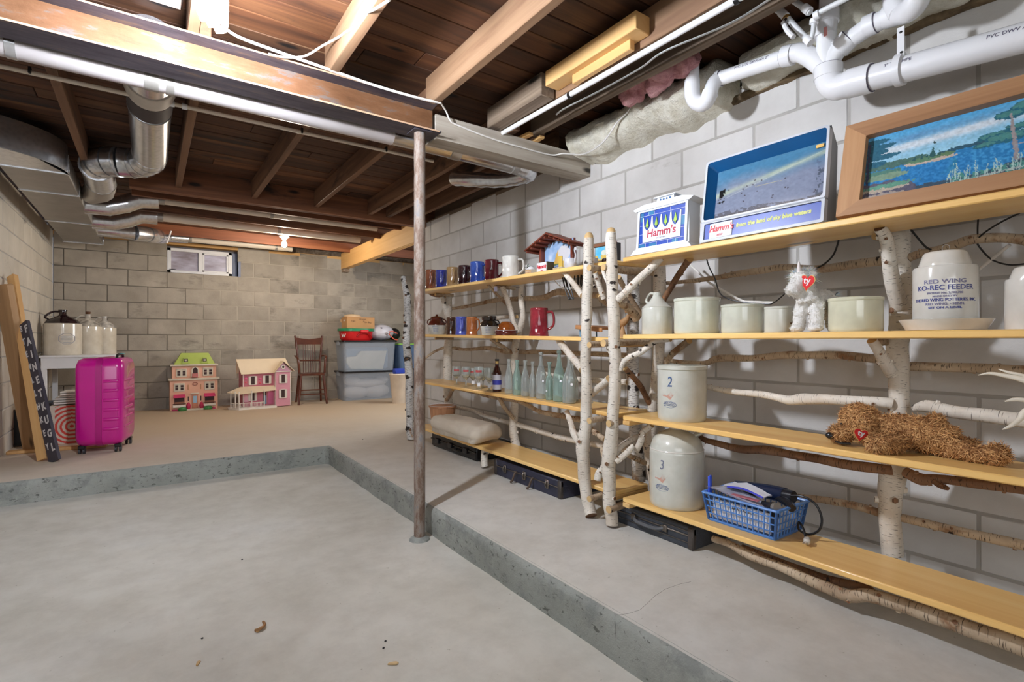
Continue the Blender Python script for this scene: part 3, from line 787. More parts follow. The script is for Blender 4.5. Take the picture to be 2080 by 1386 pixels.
def pegs(parent, x0, x1, y, z, r=.015, seed=1):
    return limb('cross_log', parent, [(x0, y, z), ((x0 + x1) / 2, y + .008, z + .004), (x1, y - .004, z)], r, 'branch', 10, 4, 2, 'cut_wood', seed)

def post_cap(parent, p, r, h=.03):
    x, y, z = p
    obj('post_tip', B().lathe([(r * .93, -.004), (r * .9, h * .4), (r * .6, h * .85), (r * .1, h)], 14, (x, y, z)), M['cut_wood'], parent, True)

def board(parent, x0, x1, ya, za, yb, zb, th=.022, mat_='pine', name='shelf_board'):
    """board with its top at za (near end ya) and zb (far end yb)"""
    b = B(); L = math.hypot(yb - ya, zb - za); a = math.atan2(zb - za, yb - ya)
    b.box((0, 0, 0), (x1 - x0, L, th), 0, .004)
    o = obj(name, b, M[mat_], parent)
    o.matrix_parent_inverse = wm(parent).inverted()
    o.location = ((x0 + x1) / 2, (ya + yb) / 2, (za + zb) / 2 - th / 2); o.rotation_euler = (a, 0, 0)
    return o

# --- the far rack (left in the photo)
RL = thing('birch_shelving_unit', 'rustic birch log shelving unit holding the mugs and clear bottles, far one', 'shelving', (1.95, 3.0, Z0))
SHL = {1: (1.421, 1.451), 2: (1.047, 1.081), 3: (.677, .693), 4: (.297, .312)}     # tops at y = 2.0 and y = 3.9
def zl(k, y): a, b_ = SHL[k]; return a + (b_ - a) * (y - 2.0) / 1.9
for k in (1, 2, 3, 4):
    board(RL, 1.84, 2.085, 1.765, zl(k, 1.765), 4.06, zl(k, 4.06))
limb('post', RL, [(1.800, 1.900, 1.540), (1.800, 1.904, 1.351), (1.800, 1.918, 1.154), (1.800, 1.921, 0.955), (1.800, 1.918, 0.757), (1.800, 1.921, 0.608), (1.800, 1.943, 0.493), (1.800, 1.936, 0.382), (1.800, 1.921, 0.260), (1.790, 1.872, 0.159)], [.025, .027, .027, .027, .027, .030, .035, .031, .030, .030], 'birch', 14, 4, 5, 'branch_dark', 1)
post_cap(RL, (1.800, 1.900, 1.540), .0245)
limb('post', RL, [(1.890, 4.428, 1.608), (1.890, 4.351, 1.432), (1.890, 4.329, 1.254), (1.890, 4.351, 0.990), (1.890, 4.308, 0.814), (1.890, 4.286, 0.552), (1.890, 4.276, 0.291), (1.890, 4.265, 0.153)], [.022, .03, .033, .034, .036, .036, .034, .034], 'birch_far', 12, 4, 16, 'cut_wood', 2)
limb('post', RL, [(2.125, 3.988, 1.435), (2.125, 4.015, 1.162), (2.125, 3.997, 1.034), (2.125, 4.015, 0.797), (2.125, 4.006, 0.605), (2.125, 3.997, 0.349), (2.125, 3.98, .15)], [.034, .032, .037, .04, .036, .036, .036], 'birch', 12, 4, 4, 'cut_wood', 3)
limb('fork', RL, [(2.050, 3.972, 1.409), (2.080, 3.984, 1.339), (2.120, 4.015, 1.248)], [.018, .022, .024], 'birch', 10, 4, 1, 'cut_wood', 33)
limb('post', RL, [(2.115, 2.901, 1.428), (2.115, 2.913, 1.299), (2.115, 2.890, 1.185), (2.115, 2.948, 1.070), (2.110, 2.971, 0.997), (2.110, 2.989, 0.893), (2.110, 2.983, 0.771), (2.110, 2.977, 0.650), (2.110, 2.989, 0.502), (2.110, 2.995, 0.404), (2.110, 2.971, 0.293), (2.11, 2.89, .15)], [.017, .018, .02, .024, .026, .026, .024, .027, .03, .032, .032, .032], 'birch', 12, 4, 6, 'cut_wood', 4)
limb('fork', RL, [(2.020, 3.005, 1.404), (2.050, 2.988, 1.322), (2.080, 2.989, 1.233), (2.080, 2.947, 1.152), (2.090, 2.913, 1.076)], [.018, .02, .02, .018, .016], 'birch', 10, 4, 3, 'cut_wood', 5)
limb('post', RL, [(2.125, 1.901, 1.408), (2.125, 1.897, 1.215), (2.125, 1.904, 1.030), (2.125, 1.904, 0.845), (2.125, 1.897, 0.666), (2.125, 1.880, 0.478), (2.125, 1.863, 0.282)], [.03, .031, .032, .033, .032, .034, .036], 'birch_far', 12, 4, 6, 'cut_wood', 6)
limb('leg', RL, [(1.900, 3.040, 0.295), (1.900, 3.053, 0.228), (1.900, 3.040, 0.155)], [.026, .024, .027], 'birch', 12, 4, 2, 'cut_wood', 7)
limb('brace', RL, [(1.900, 2.204, 1.411), (1.860, 2.093, 1.343), (1.800, 1.943, 1.255)], [.014, .015, .017], 'birch', 10, 4, 1, 'cut_wood', 8)
limb('brace', RL, [(1.900, 2.246, 1.025), (1.860, 2.121, 0.961), (1.800, 1.947, 0.880)], [.019, .019, .02], 'birch', 10, 4, 2, 'cut_wood', 9)
limb('brace', RL, [(1.900, 2.183, 0.633), (1.870, 2.112, 0.577), (1.840, 2.055, 0.535), (1.800, 1.951, 0.491)], [.013, .016, .018, .022], 'birch', 10, 4, 2, 'cut_wood', 10)
limb('brace', RL, [(1.920, 3.034, 1.414), (2.000, 3.037, 1.350), (2.080, 3.025, 1.277)], .011, 'branch', 8, 4, 1, 'cut_wood', 11)
limb('brace', RL, [(1.950, 3.043, 1.042), (2.020, 3.005, 0.987), (2.090, 2.985, 0.938)], [.016, .015, .015], 'branch', 8, 4, 1, 'cut_wood', 12)
limb('brace', RL, [(1.980, 2.995, 0.642), (2.000, 2.963, 0.576), (2.050, 2.976, 0.529), (2.090, 2.955, 0.480)], [.013, .014, .014, .014], 'branch', 8, 4, 2, 'cut_wood', 13)
limb('brace', RL, [(1.950, 4.072, 1.458), (2.000, 4.040, 1.420), (2.080, 3.966, 1.406)], .013, 'branch_dark', 8, 4, 1, 'cut_wood', 14)
limb('brace', RL, [(2.000, 4.216, 0.867), (2.050, 4.141, 0.925), (2.100, 4.004, 0.974)], .011, 'branch', 8, 4, 1, 'cut_wood', 15)
limb('brace', RL, [(1.980, 3.650, 0.640), (2.020, 3.766, 0.589), (2.100, 3.977, 0.515)], .016, 'branch', 8, 4, 1, 'cut_wood', 16)
limb('back_rail', RL, [(2.160, 4.054, 1.307), (2.160, 3.809, 1.311), (2.160, 3.561, 1.322), (2.160, 3.349, 1.336), (2.160, 3.148, 1.334), (2.160, 2.939, 1.324), (2.160, 2.727, 1.316), (2.160, 2.569, 1.343), (2.160, 2.408, 1.319), (2.160, 2.201, 1.292)], [.012, .014, .015, .018, .018, .017, .019, .021, .02, .018], 'branch', 10, 4, 6, 'cut_wood', 17)
limb('back_rail', RL, [(2.160, 4.054, 0.973), (2.160, 3.809, 0.954), (2.160, 3.561, 0.962), (2.160, 3.413, 0.971), (2.160, 3.174, 0.948), (2.160, 2.963, 0.948), (2.160, 2.727, 0.952), (2.160, 2.345, 0.950), (2.160, 1.961, 0.944)], [.014, .013, .014, .016, .017, .016, .015, .015, .016], 'branch', 10, 4, 9, 'cut_wood', 18)
limb('back_rail', RL, [(2.140, 2.995, 1.197), (2.140, 3.119, 1.202), (2.140, 3.284, 1.197)], .014, 'birch', 8, 4, 2, 'cut_wood', 19)
limb('back_rail', RL, [(2.150, 2.725, 0.810), (2.150, 2.518, 0.796), (2.150, 2.334, 0.791), (2.150, 1.959, 0.798)], [.012, .014, .017, .016], 'birch', 8, 4, 4, 'cut_wood', 20)
limb('under_rail', RL, [(2.030, 3.750, 0.642), (2.030, 3.419, 0.632), (2.030, 3.141, 0.619), (2.030, 2.887, 0.622), (2.030, 2.785, 0.615), (2.030, 2.614, 0.581), (2.030, 2.509, 0.574), (2.030, 2.237, 0.571), (2.000, 2.143, 0.580)], [.012, .013, .015, .015, .014, .014, .016, .017, .015], 'branch', 10, 4, 8, 'cut_wood', 21)
limb('back_rail', RL, [(2.130, 3.883, 0.459), (2.130, 3.739, 0.462), (2.130, 3.588, 0.462), (2.130, 3.437, 0.444), (2.130, 3.221, 0.433), (2.130, 2.969, 0.433), (2.130, 2.780, 0.425), (2.130, 2.632, 0.417), (2.130, 2.383, 0.414), (2.130, 1.926, 0.433)], [.013, .013, .014, .016, .016, .018, .017, .018, .018, .017], 'birch', 10, 4, 8, 'cut_wood', 22)
for k, yy in ((1, 1.84), (2, 1.84), (3, 1.84), (4, 1.84)):
    pegs(RL, 1.745, 2.15, yy, zl(k, yy) - .038, .015, 40 + k)
for k, dz in ((2, 0), (3, 0), (4, 0)):
    b = B(); b.box((1.965, 1.785, zl(k, 1.785) - .034), (.25, .035, .022), 0, .003); obj('batten', b, M['pine_x'], RL, True)
for k, yy in ((1, 3.02), (2, 3.0), (3, 3.0), (4, 3.0), (1, 3.94), (2, 3.94), (3, 3.94), (4, 3.94)):
    pegs(RL, 1.97, 2.14, yy, zl(k, yy) - .035, .013, 60 + k)

# --- the near rack (right in the photo)
RR = thing('birch_shelving_unit', 'rustic birch log shelving unit holding the stoneware crocks, near one', 'shelving', (1.95, .8, Z0))
SHR = {1: 1.413, 2: 1.055, 3: .679, 4: .298}
for k in (1, 2, 3, 4):
    board(RR, 1.80, 2.045, -.35, SHR[k], 1.675, SHR[k])
limb('post', RR, [(1.790, 1.738, 1.538), (1.790, 1.732, 1.379), (1.790, 1.729, 1.239), (1.790, 1.719, 1.099), (1.790, 1.713, 0.960), (1.790, 1.716, 0.775), (1.790, 1.729, 0.634), (1.790, 1.742, 0.527), (1.790, 1.755, 0.420), (1.790, 1.745, 0.281), (1.790, 1.732, 0.154)], [.024, .027, .027, .028, .028, .0275, .029, .034, .032, .031, .030], 'birch', 14, 4, 6, 'branch_dark', 101)
post_cap(RR, (1.790, 1.738, 1.538), .0235, .026)
limb('post', RR, [(2.125, 1.727, 1.404), (2.125, 1.724, 1.256), (2.125, 1.727, 1.055), (2.125, 1.737, 0.904), (2.125, 1.755, 0.752), (2.125, 1.771, 0.623), (2.125, 1.781, 0.418), (2.12, 1.72, .15)], [.031, .031, .031, .028, .027, .028, .03, .03], 'birch', 12, 4, 3, 'cut_wood', 102)
limb('post', RR, [(2.120, 0.696, 1.406), (2.120, 0.693, 1.314), (2.120, 0.691, 1.249), (2.120, 0.688, 1.181), (2.120, 0.692, 1.078), (2.120, 0.699, 0.991), (2.120, 0.699, 0.885), (2.120, 0.692, 0.762), (2.120, 0.696, 0.671), (2.120, 0.709, 0.570), (2.120, 0.724, 0.494), (2.120, 0.724, 0.425), (2.120, 0.715, 0.280)], [.030, .030, .032, .036, .034, .032, .029, .031, .034, .042, .036, .033, .032], 'birch', 14, 4, 8, 'cut_wood', 103)
limb('post', RR, [(2.12, -.30, .15), (2.12, -.28, .8), (2.12, -.3, 1.39)], .03, 'birch', 12, 6, 4, 'cut_wood', 104)
limb('fork', RR, [(1.930, 0.686, 1.391), (1.960, 0.679, 1.356), (2.000, 0.686, 1.313), (2.040, 0.691, 1.243), (2.070, 0.690, 1.187), (2.100, 0.687, 1.146)], [.017, .019, .020, .022, .024, .028], 'birch', 12, 4, 4, 'branch_dark', 105)
limb('brace', RR, [(1.940, 0.712, 1.028), (1.970, 0.705, 0.996), (2.020, 0.704, 0.954), (2.070, 0.700, 0.914)], [.016, .017, .019, .022], 'birch', 12, 4, 3, 'cut_wood', 106)
limb('brace', RR, [(1.800, 1.707, 1.217), (1.830, 1.640, 1.285), (1.860, 1.570, 1.348), (1.880, 1.517, 1.401)], [.018, .0185, .018, .018], 'birch', 12, 4, 5, 'cut_wood', 107)
limb('brace', RR, [(2.120, 1.699, 1.224), (2.060, 1.595, 1.295), (2.000, 1.499, 1.351), (1.970, 1.433, 1.391)], [.014, .015, .015, .017], 'branch_dark', 10, 4, 4, 'cut_wood', 108)
limb('brace', RR, [(1.820, 1.882, 1.367), (1.850, 1.882, 1.308), (1.880, 1.874, 1.239)], [.016, .017, .015], 'birch', 10, 4, 3, 'cut_wood', 109)
limb('brace', RR, [(1.850, 1.889, 1.254), (1.900, 1.901, 1.227), (1.950, 1.897, 1.203)], [.012, .012, .011], 'branch', 8, 4, 2, 'cut_wood', 110)
limb('brace', RR, [(1.900, 1.795, 1.342), (2.000, 1.825, 1.267), (2.100, 1.822, 1.159)], [.014, .014, .013], 'branch', 10, 4, 3, 'cut_wood', 111)
limb('brace', RR, [(1.850, 1.751, 1.210), (1.950, 1.780, 1.192), (2.020, 1.784, 1.140)], [.015, .02, .023], 'branch', 10, 4, 2, 'cut_wood', 112)
limb('brace', RR, [(1.800, 1.691, 0.887), (1.810, 1.679, 0.926), (1.830, 1.655, 0.952), (1.850, 1.613, 0.971), (1.870, 1.581, 1.000), (1.880, 1.547, 1.025), (1.890, 1.474, 1.034)], [.013, .013, .013, .014, .014, .014, .013], 'birch', 10, 4, 2, 'cut_wood', 113)
limb('brace', RR, [(2.120, 1.683, 0.906), (2.070, 1.603, 0.963), (2.000, 1.457, 1.027)], [.014, .015, .015], 'branch', 10, 4, 2, 'cut_wood', 114)
limb('brace', RR, [(1.860, 1.942, 0.752), (1.840, 1.868, 0.791), (1.810, 1.768, 0.843)], [.017, .018, .019], 'birch', 10, 4, 1, 'cut_wood', 115)
limb('brace', RR, [(1.880, 1.731, 0.892), (1.950, 1.732, 0.837), (2.030, 1.761, 0.787), (2.100, 1.770, 0.707)], [.013, .014, .015, .015], 'branch_dark', 10, 4, 6, 'cut_wood', 116)
limb('brace', RR, [(1.900, 1.678, 0.504), (1.890, 1.639, 0.563), (1.890, 1.633, 0.596), (1.900, 1.587, 0.636)], [.014, .015, .014, .013], 'birch', 10, 4, 2, 'cut_wood', 117)
limb('brace', RR, [(1.800, 1.716, 0.454), (1.830, 1.692, 0.487), (1.870, 1.670, 0.530)], [.014, .015, .013], 'birch', 10, 4, 2, 'cut_wood', 118)
limb('brace', RR, [(1.840, 1.755, 0.472), (1.880, 1.757, 0.512), (1.930, 1.742, 0.540), (1.970, 1.718, 0.556)], [.012, .014, .014, .013], 'birch', 10, 4, 2, 'cut_wood', 119)
limb('brace', RR, [(1.900, 1.744, 0.473), (1.980, 1.758, 0.441), (2.060, 1.764, 0.405)], [.012, .013, .013], 'branch', 10, 4, 2, 'cut_wood', 120)
limb('brace', RR, [(1.840, 1.924, 0.574), (1.810, 1.851, 0.563), (1.800, 1.787, 0.549)], [.013, .014, .014], 'branch', 10, 4, 1, 'cut_wood', 121)
limb('brace', RR, [(1.770, 1.810, 0.349), (1.780, 1.807, 0.382), (1.785, 1.776, 0.421)], [.015, .021, .02], 'birch', 10, 4, 2, 'cut_wood', 122)
limb('brace', RR, [(1.780, 1.787, 0.521), (1.775, 1.772, 0.477), (1.775, 1.733, 0.435)], [.010, .012, .012], 'branch', 8, 4, 1, 'cut_wood', 123)
limb('fork', RR, [(1.800, 1.800, 1.366), (1.795, 1.782, 1.338), (1.790, 1.748, 1.292)], [.010, .010, .010], 'birch', 8, 4, 0, 'cut_wood', 124)
limb('fork', RR, [(1.810, 1.800, 1.020), (1.800, 1.771, 0.992), (1.790, 1.729, 0.955)], [.010, .010, .010], 'birch', 8, 4, 0, 'cut_wood', 125)
limb('back_rail', RR, [(2.165, 1.741, 1.322), (2.165, 1.597, 1.319), (2.165, 1.442, 1.320), (2.165, 1.319, 1.328), (2.165, 1.205, 1.331), (2.165, 1.104, 1.332), (2.165, 0.984, 1.310), (2.165, 0.868, 1.313), (2.165, 0.727, 1.316)], [.009, .010, .012, .014, .015, .013, .015, .017, .018], 'branch', 10, 4, 6, 'cut_wood', 130)
limb('back_rail', RR, [(2.120, 0.682, 1.299), (2.120, 0.649, 1.316), (2.120, 0.581, 1.326), (2.120, 0.538, 1.334), (2.120, 0.502, 1.344), (2.120, 0.443, 1.341), (2.120, 0.384, 1.325), (2.120, 0.285, 1.297), (2.12, -.3, 1.36)], [.014, .015, .014, .016, .016, .015, .016, .016, .016], 'branch', 10, 4, 7, 'cut_wood', 131)
limb('back_rail', RR, [(2.150, 1.729, 0.937), (2.150, 1.624, 0.920), (2.150, 1.484, 0.920), (2.150, 1.407, 0.945), (2.150, 1.252, 0.950), (2.150, 1.133, 0.963), (2.150, 1.014, 0.970), (2.150, 0.862, 0.968), (2.150, 0.727, 0.955)], [.010, .012, .012, .017, .014, .015, .016, .016, .016], 'branch', 10, 4, 8, 'cut_wood', 132)
limb('back_rail', RR, [(2.150, 0.692, 0.938), (2.150, 0.597, 0.938), (2.150, 0.504, 0.939), (2.150, 0.390, 0.935), (2.150, 0.270, 0.931), (2.15, -.3, .96)], [.015, .016, .016, .017, .017, .016], 'branch', 10, 4, 8, 'cut_wood', 133)
limb('back_rail', RR, [(2.100, 1.530, 0.819), (2.090, 1.430, 0.815), (2.080, 1.313, 0.805), (2.070, 1.194, 0.804), (2.060, 1.095, 0.799), (2.060, 1.037, 0.791), (2.060, 0.981, 0.802), (2.060, 0.868, 0.809), (2.070, 0.776, 0.813), (2.090, 0.706, 0.808)], [.012, .012, .013, .014, .015, .019, .022, .018, .018, .019], 'birch', 12, 4, 6, 'cut_wood', 134)
limb('back_rail', RR, [(2.070, 0.639, 0.802), (2.060, 0.604, 0.813), (2.060, 0.566, 0.806), (2.060, 0.483, 0.800), (2.060, 0.373, 0.797), (2.060, 0.258, 0.791), (2.08, -.3, .74)], [.010, .020, .020, .020, .021, .021, .02], 'birch', 12, 4, 4, 'cut_wood', 135)
limb('under_rail', RR, [(2.020, 1.501, 0.597), (2.020, 1.420, 0.592), (2.020, 1.360, 0.581), (2.020, 1.226, 0.574), (2.010, 1.108, 0.589), (2.010, 0.984, 0.592), (2.010, 0.847, 0.589), (2.010, 0.720, 0.595), (2.020, 0.683, 0.595)], [.010, .012, .013, .016, .018, .016, .017, .017, .017], 'branch_dark', 10, 4, 9, 'branch_dark', 136)
limb('under_rail', RR, [(2.030, 0.650, 0.597), (2.020, 0.605, 0.584), (2.020, 0.561, 0.594), (2.020, 0.447, 0.601), (2.020, 0.366, 0.608), (2.020, 0.211, 0.622)], [.016, .020, .014, .015, .016, .016], 'branch_dark', 10, 4, 9, 'branch_dark', 137)
limb('twig', RR, [(2.020, 0.580, 0.596), (2.010, 0.554, 0.577), (2.000, 0.530, 0.573)], [.012, .010, .006], 'branch_dark', 8, 4, 2, 'branch_dark', 138)
limb('back_rail', RR, [(2.140, 1.169, 0.378), (2.140, 1.019, 0.399), (2.140, 0.902, 0.413), (2.140, 0.811, 0.414), (2.140, 0.732, 0.407)], [.012, .014, .014, .015, .016], 'branch', 10, 4, 4, 'cut_wood', 139)
limb('back_rail', RR, [(2.130, 0.694, 0.413), (2.130, 0.624, 0.414), (2.130, 0.527, 0.412), (2.130, 0.441, 0.416), (2.130, 0.386, 0.417), (2.130, 0.267, 0.410)], [.014, .015, .015, .016, .016, .016], 'branch', 10, 4, 7, 'cut_wood', 140)
limb('floor_rail', RR, [(1.870, 1.248, 0.223), (1.860, 1.164, 0.227), (1.860, 1.117, 0.219), (1.860, 1.016, 0.211), (1.860, 0.877, 0.204), (1.860, 0.793, 0.196), (1.860, 0.744, 0.196), (1.860, 0.691, 0.221), (1.860, 0.612, 0.227), (1.860, 0.496, 0.228), (1.860, 0.404, 0.229), (1.860, 0.337, 0.231), (1.860, 0.194, 0.231)], [.013, .013, .016, .016, .018, .020, .021, .021, .021, .023, .024, .025, .024], 'branch', 12, 4, 12, 'cut_wood', 141)
limb('floor_rail', RR, [(1.930, 1.159, 0.206), (1.930, 0.980, 0.199), (1.930, 0.845, 0.197), (1.920, 0.734, 0.214), (1.900, 0.692, 0.216)], [.010, .012, .014, .015, .012], 'branch_dark', 10, 4, 9, 'cut_wood', 142)
for k in (1, 2, 3, 4):
    pegs(RR, 1.755, 2.16, 1.755 if k < 3 else 1.72, SHR[k] - (.040 if k != 4 else .062), .017, 80 + k)
    pegs(RR, 1.99, 2.14, .72, SHR[k] - .037, .012, 90 + k)
for k in (3, 4):
    b = B(); b.box((1.925, 1.655, SHR[k] - .033), (.25, .04, .022), 0, .003); obj('batten', b, M['pine_x'], RR, True)

# ================================================================ PLUMBING ALONG THE RIGHT WALL
tv = thing('drain_pipe', 'white plastic drain pipe with branching wye fittings along the block wall', 'pipe', (2.15, 1, 2.0))
def pv(pts, r, k=5, name='pipe', n=18):
    p, _ = smooth(pts, k); return obj(name, B().tube(p, r, n), M['pvc'], tv, True)
def hub(p, d, r, L=.035, ring=True):
    p, d = Vector(p), Vector(d).normalized()
    obj('hub', B().tube([p - d * L / 2, p + d * L / 2], r, 20), M['pvc'], tv, True)
    if ring: obj('cement_ring', B().tube([p + d * L / 2, p + d * (L / 2 + .0025)], r * .95, 20), M['pvc_ring'], tv, True)
A, Bq = Vector((2.150, 0.826, 1.987)), Vector((2.150, 0.390, 1.937))
dA = (Bq - A).normalized()
obj('main_run', B().tube([A - dA * .04, A + dA * 1.5], .0445, 24), M['pvc'], tv, True)
hub(A, dA, .052, .075); hub(Vector((2.150, 0.865, 1.990)), dA, .0495, .02)
pv([(2.150, 0.937, 2.066), (2.150, 0.936, 2.042), (2.150, 0.920, 2.009), (2.150, 0.896, 1.993), (2.150, 0.855, 1.990)], .0475, 5, 'elbow')
hub((2.150, 0.937, 2.064), (0, 0, 1), .050, .045)
pv([(2.150, 0.937, 2.058), (2.150, 0.939, 2.097), (2.150, 0.945, 2.157), (2.150, 0.941, 2.231), (2.150, 0.934, 2.323), (2.130, 0.922, 2.403)], .034, 3, 'stack_pipe')
hub((2.150, 0.948, 2.235), (0, 0, 1), .040, .05); hub((2.150, 0.941, 2.279), (0, 0, 1), .0415, .045)
pv([(2.150, 0.930, 2.097), (2.150, 0.911, 2.126), (2.150, 0.889, 2.146), (2.150, 0.865, 2.159), (2.150, 0.839, 2.162), (2.150, 0.802, 2.173), (2.150, 0.745, 2.178)], .033, 4, 'branch_pipe')
hub((2.150, 0.882, 2.150), Vector((2.150, 0.865, 2.161)) - Vector((2.150, 0.899, 2.139)), .039, .045)
hub((2.150, 0.794, 2.177), Vector((2.150, 0.745, 2.178)) - Vector((2.150, 0.802, 2.177)), .038, .035)
hub((2.150, 0.740, 2.181), Vector((2.150, 0.730, 2.181)) - Vector((2.150, 0.760, 2.181)), .036, .02)
pv([(2.150, 0.745, 2.180), (2.140, 0.706, 2.169), (2.100, 0.662, 2.143), (2.080, 0.634, 2.153), (2.070, 0.623, 2.192), (2.060, 0.622, 2.252)], .038, 5, 'trap')
pv([(2.130, 0.711, 2.317), (2.130, 0.713, 2.249), (2.130, 0.708, 2.195), (2.120, 0.691, 2.158)], .036, 5, 'trap')
pv([(2.150, 0.941, 2.082), (2.150, 0.962, 2.103), (2.150, 0.986, 2.133), (2.150, 1.010, 2.161), (2.150, 1.041, 2.189), (2.150, 1.072, 2.199), (2.150, 1.102, 2.203)], .036, 4, 'elbow')
hub((2.150, 1.090, 2.199), Vector((2.150, 1.102, 2.203)) - Vector((2.150, 1.043, 2.190)), .041, .04)
obj('branch_run', B().tube([(2.150, 1.092, 2.198), (2.150, 1.412, 2.236)], .032, 20), M['pvc'], tv, True)
hub((2.150, 1.404, 2.235), Vector((2.150, 1.092, 2.198)) - Vector((2.150, 1.412, 2.236)), .037, .02)
pv([(2.150, 1.402, 2.234), (2.130, 1.414, 2.217), (2.110, 1.416, 2.185), (2.100, 1.417, 2.147)], .032, 5, 'trap')
pv([(2.100, 1.417, 2.165), (2.095, 1.431, 2.131), (2.090, 1.459, 2.124), (2.085, 1.487, 2.147), (2.080, 1.499, 2.183), (2.080, 1.499, 2.240)], .035, 6, 'trap')
pv([(2.080, 1.499, 2.217), (2.080, 1.497, 2.297), (2.080, 1.494, 2.399)], .030, 3, 'tail_piece')
hub((2.080, 1.499, 2.224), (0, 0, 1), .034, .05, False)
# hanger strap
obj('hanger_strap', B().box((2.120, 0.691, 2.043), (.004, .022, .13), 0, .001), M['white_paint'], tv, True)
for q in ((2.117, 0.690, 2.089), (2.117, 0.688, 2.019)):
    obj('screw', B().ell(q, (.003, .005, .004)), M['black'], tv, True)
q = Vector((2.150, 0.702, 1.974)); obj('hanger_ring', B().tube([q - dA * .011, q + dA * .011], .054, 24), M['white_paint'], tv, True)
print_ = plain('pipe_print', (92, 88, 110), .6)
def on_run(body, px, pyy, size, a, b_, r):
    a, b_ = Vector(a), Vector(b_); d = (b_ - a).normalized()
    n_ = Vector((-1, 0, .25)).normalized(); u = n_.cross(d); u = u if u.z > 0 else -u
    p = a + d * px + Vector((-1, 0, .3)).normalized() * (r + .0006)
    mm = Matrix((( d.x, -n_.x, u.x, p.x), (d.y, -n_.y, u.y, p.y), (d.z, -n_.z, u.z, p.z), (0, 0, 0, 1)))
    lettering('lettering', body, size, print_, tv, mm, .0003, world=True)
on_run('PVC DWV ASTM D1785 NSF-pw', .48, 0, .017, A, Bq, .0445)
on_run('3" TRU PIPE', .13, 0, .016, A, Bq, .0445)
a_, b_2 = Vector((2.150, 1.412, 2.236)), Vector((2.150, 1.092, 2.198))
on_run('PVC-1120 GENOVA 2"', .18, 0, .016, a_, b_2, .032)

ts = thing('supply_valve', 'small translucent supply pipes with a brass shutoff valve above the drain wye', 'valve', (2.0, 1.1, 2.1))
def sp(pts, r=.0105, k=3): obj('pipe', B().tube(smooth(pts, k)[0], r, 12), M['cpvc'], ts, True)
sp([(2.000, 1.133, 2.432), (2.000, 1.097, 2.367), (2.000, 1.035, 2.286)]); sp([(2.000, 1.016, 2.262), (2.000, 0.976, 2.196), (2.000, 0.936, 2.135)])
sp([(2.000, 0.933, 2.139), (2.000, 0.924, 2.160), (2.000, 0.919, 2.212)], .0085); sp([(1.980, 0.998, 2.322), (1.980, 0.943, 2.253), (1.980, 0.924, 2.227)])
sp([(1.980, 0.910, 2.206), (1.980, 0.880, 2.213), (1.980, 0.815, 2.214), (1.980, 0.743, 2.218)], .0095)
for q, q2 in (((2.000, 1.042, 2.298), (2.000, 1.023, 2.271)), ((2.000, 0.947, 2.151), (2.000, 0.931, 2.127)), ((2.000, 1.105, 2.381), (2.000, 1.089, 2.357)), ((1.980, 0.945, 2.258), (1.980, 0.927, 2.234)), ((1.980, 0.910, 2.207), (1.980, 0.893, 2.208)), ((2.000, 0.921, 2.193), (2.000, 0.919, 2.208))):
    obj('coupling', B().tube([q, q2], .015, 14), M['pvc'], ts, True)
obj('valve_body', B().ell((2.000, 1.021, 2.264), (.014, .016, .014)), plain('brass', (196, 150, 84), .3, .9), ts, True)
obj('valve_stem', B().tube([(2.000, 1.021, 2.264), (1.980, 1.021, 2.238)], .010, 10), M['chrome'], ts, True)
obj('valve_lever', B().tube(smooth([(1.975, 1.016, 2.227), (1.970, 1.001, 2.195), (1.960, 0.974, 2.156)], 3)[0], .009, 8), M['white_paint'], ts, True)
obj('red_tab', B().box((2.110, 0.929, 2.206), (.002, .012, .035), 0, .001), plain('faint_red_label', (222, 150, 146), .6), tv, True)

# insulation stuffed along the top of the wall: lumpy batts
def batt(name, label, x0, x1, y0, y1, zl_, zh, mat_, amp=.03, seed=0, ny=60, nz=9):
    vs = []; 
    for i in range(ny + 1):
        y = y0 + (y1 - y0) * i / ny; e = min(1, min(i, ny - i) / 3.0)
        for k in range(nz + 1):
            a = PI * k / nz
            low = zl_(y) if callable(zl_) else zl_
            zc, hz = (low + zh) / 2, (zh - low) / 2
            q = noise.noise(Vector((y * 5, k * .35, seed))) * amp + noise.noise(Vector((y * 17, k * .9, seed))) * amp * .45
            vs.append((x1 - (x1 - x0) * math.sin(a) ** .7 * e - q * math.sin(a), y, zc - (hz + q * .8) * math.cos(a) * (.5 + .5 * e)))
    w_ = nz + 1
    fs = [(i * w_ + k, (i + 1) * w_ + k, (i + 1) * w_ + k + 1, i * w_ + k + 1) for i in range(ny) for k in range(nz)]
    fs += [((i + 1) * w_, i * w_, i * w_ + nz, (i + 1) * w_ + nz) for i in range(ny)]
    fs += [tuple(range(w_))[::-1], tuple(ny * w_ + k for k in range(w_))]
    o = obj(name, B().add(vs, fs, 0, None, None, True), mat_); return tag(o, label, 'insulation')
batt('insulation_batt', 'lumpy cream fibreglass insulation over the wall top beside the old timber', 2.14, 2.36, 1.42, 2.50, lambda y: 2.155 + .05 * noise.noise(Vector((y * 4, 0, 0))), 2.385, M['insul'], .045, 2)
batt('insulation_batt', 'torn cream insulation with kraft paper behind the white drain fittings', 2.20, 2.36, -.3, 1.42, lambda y: 2.20 + .02 * noise.noise(Vector((y * 7, 3, 0))), 2.39, M['insul'], .035, 5)
batt('kraft_facing', 'torn brown paper edge of the insulation above the long drain pipe', 2.325, 2.348, -.2, 1.95, lambda y: 2.185 + .012 * noise.noise(Vector((y * 11, 3, 0))), 2.225, M['kraft'], .012, 8, 80, 4)
b = B()
for i in range(7): b.ell((2.03 + .05 * math.sin(i * 2.1), 1.50 + .055 * i, 2.31 + .03 * math.sin(i * 1.7)), (.06, .07, .05))
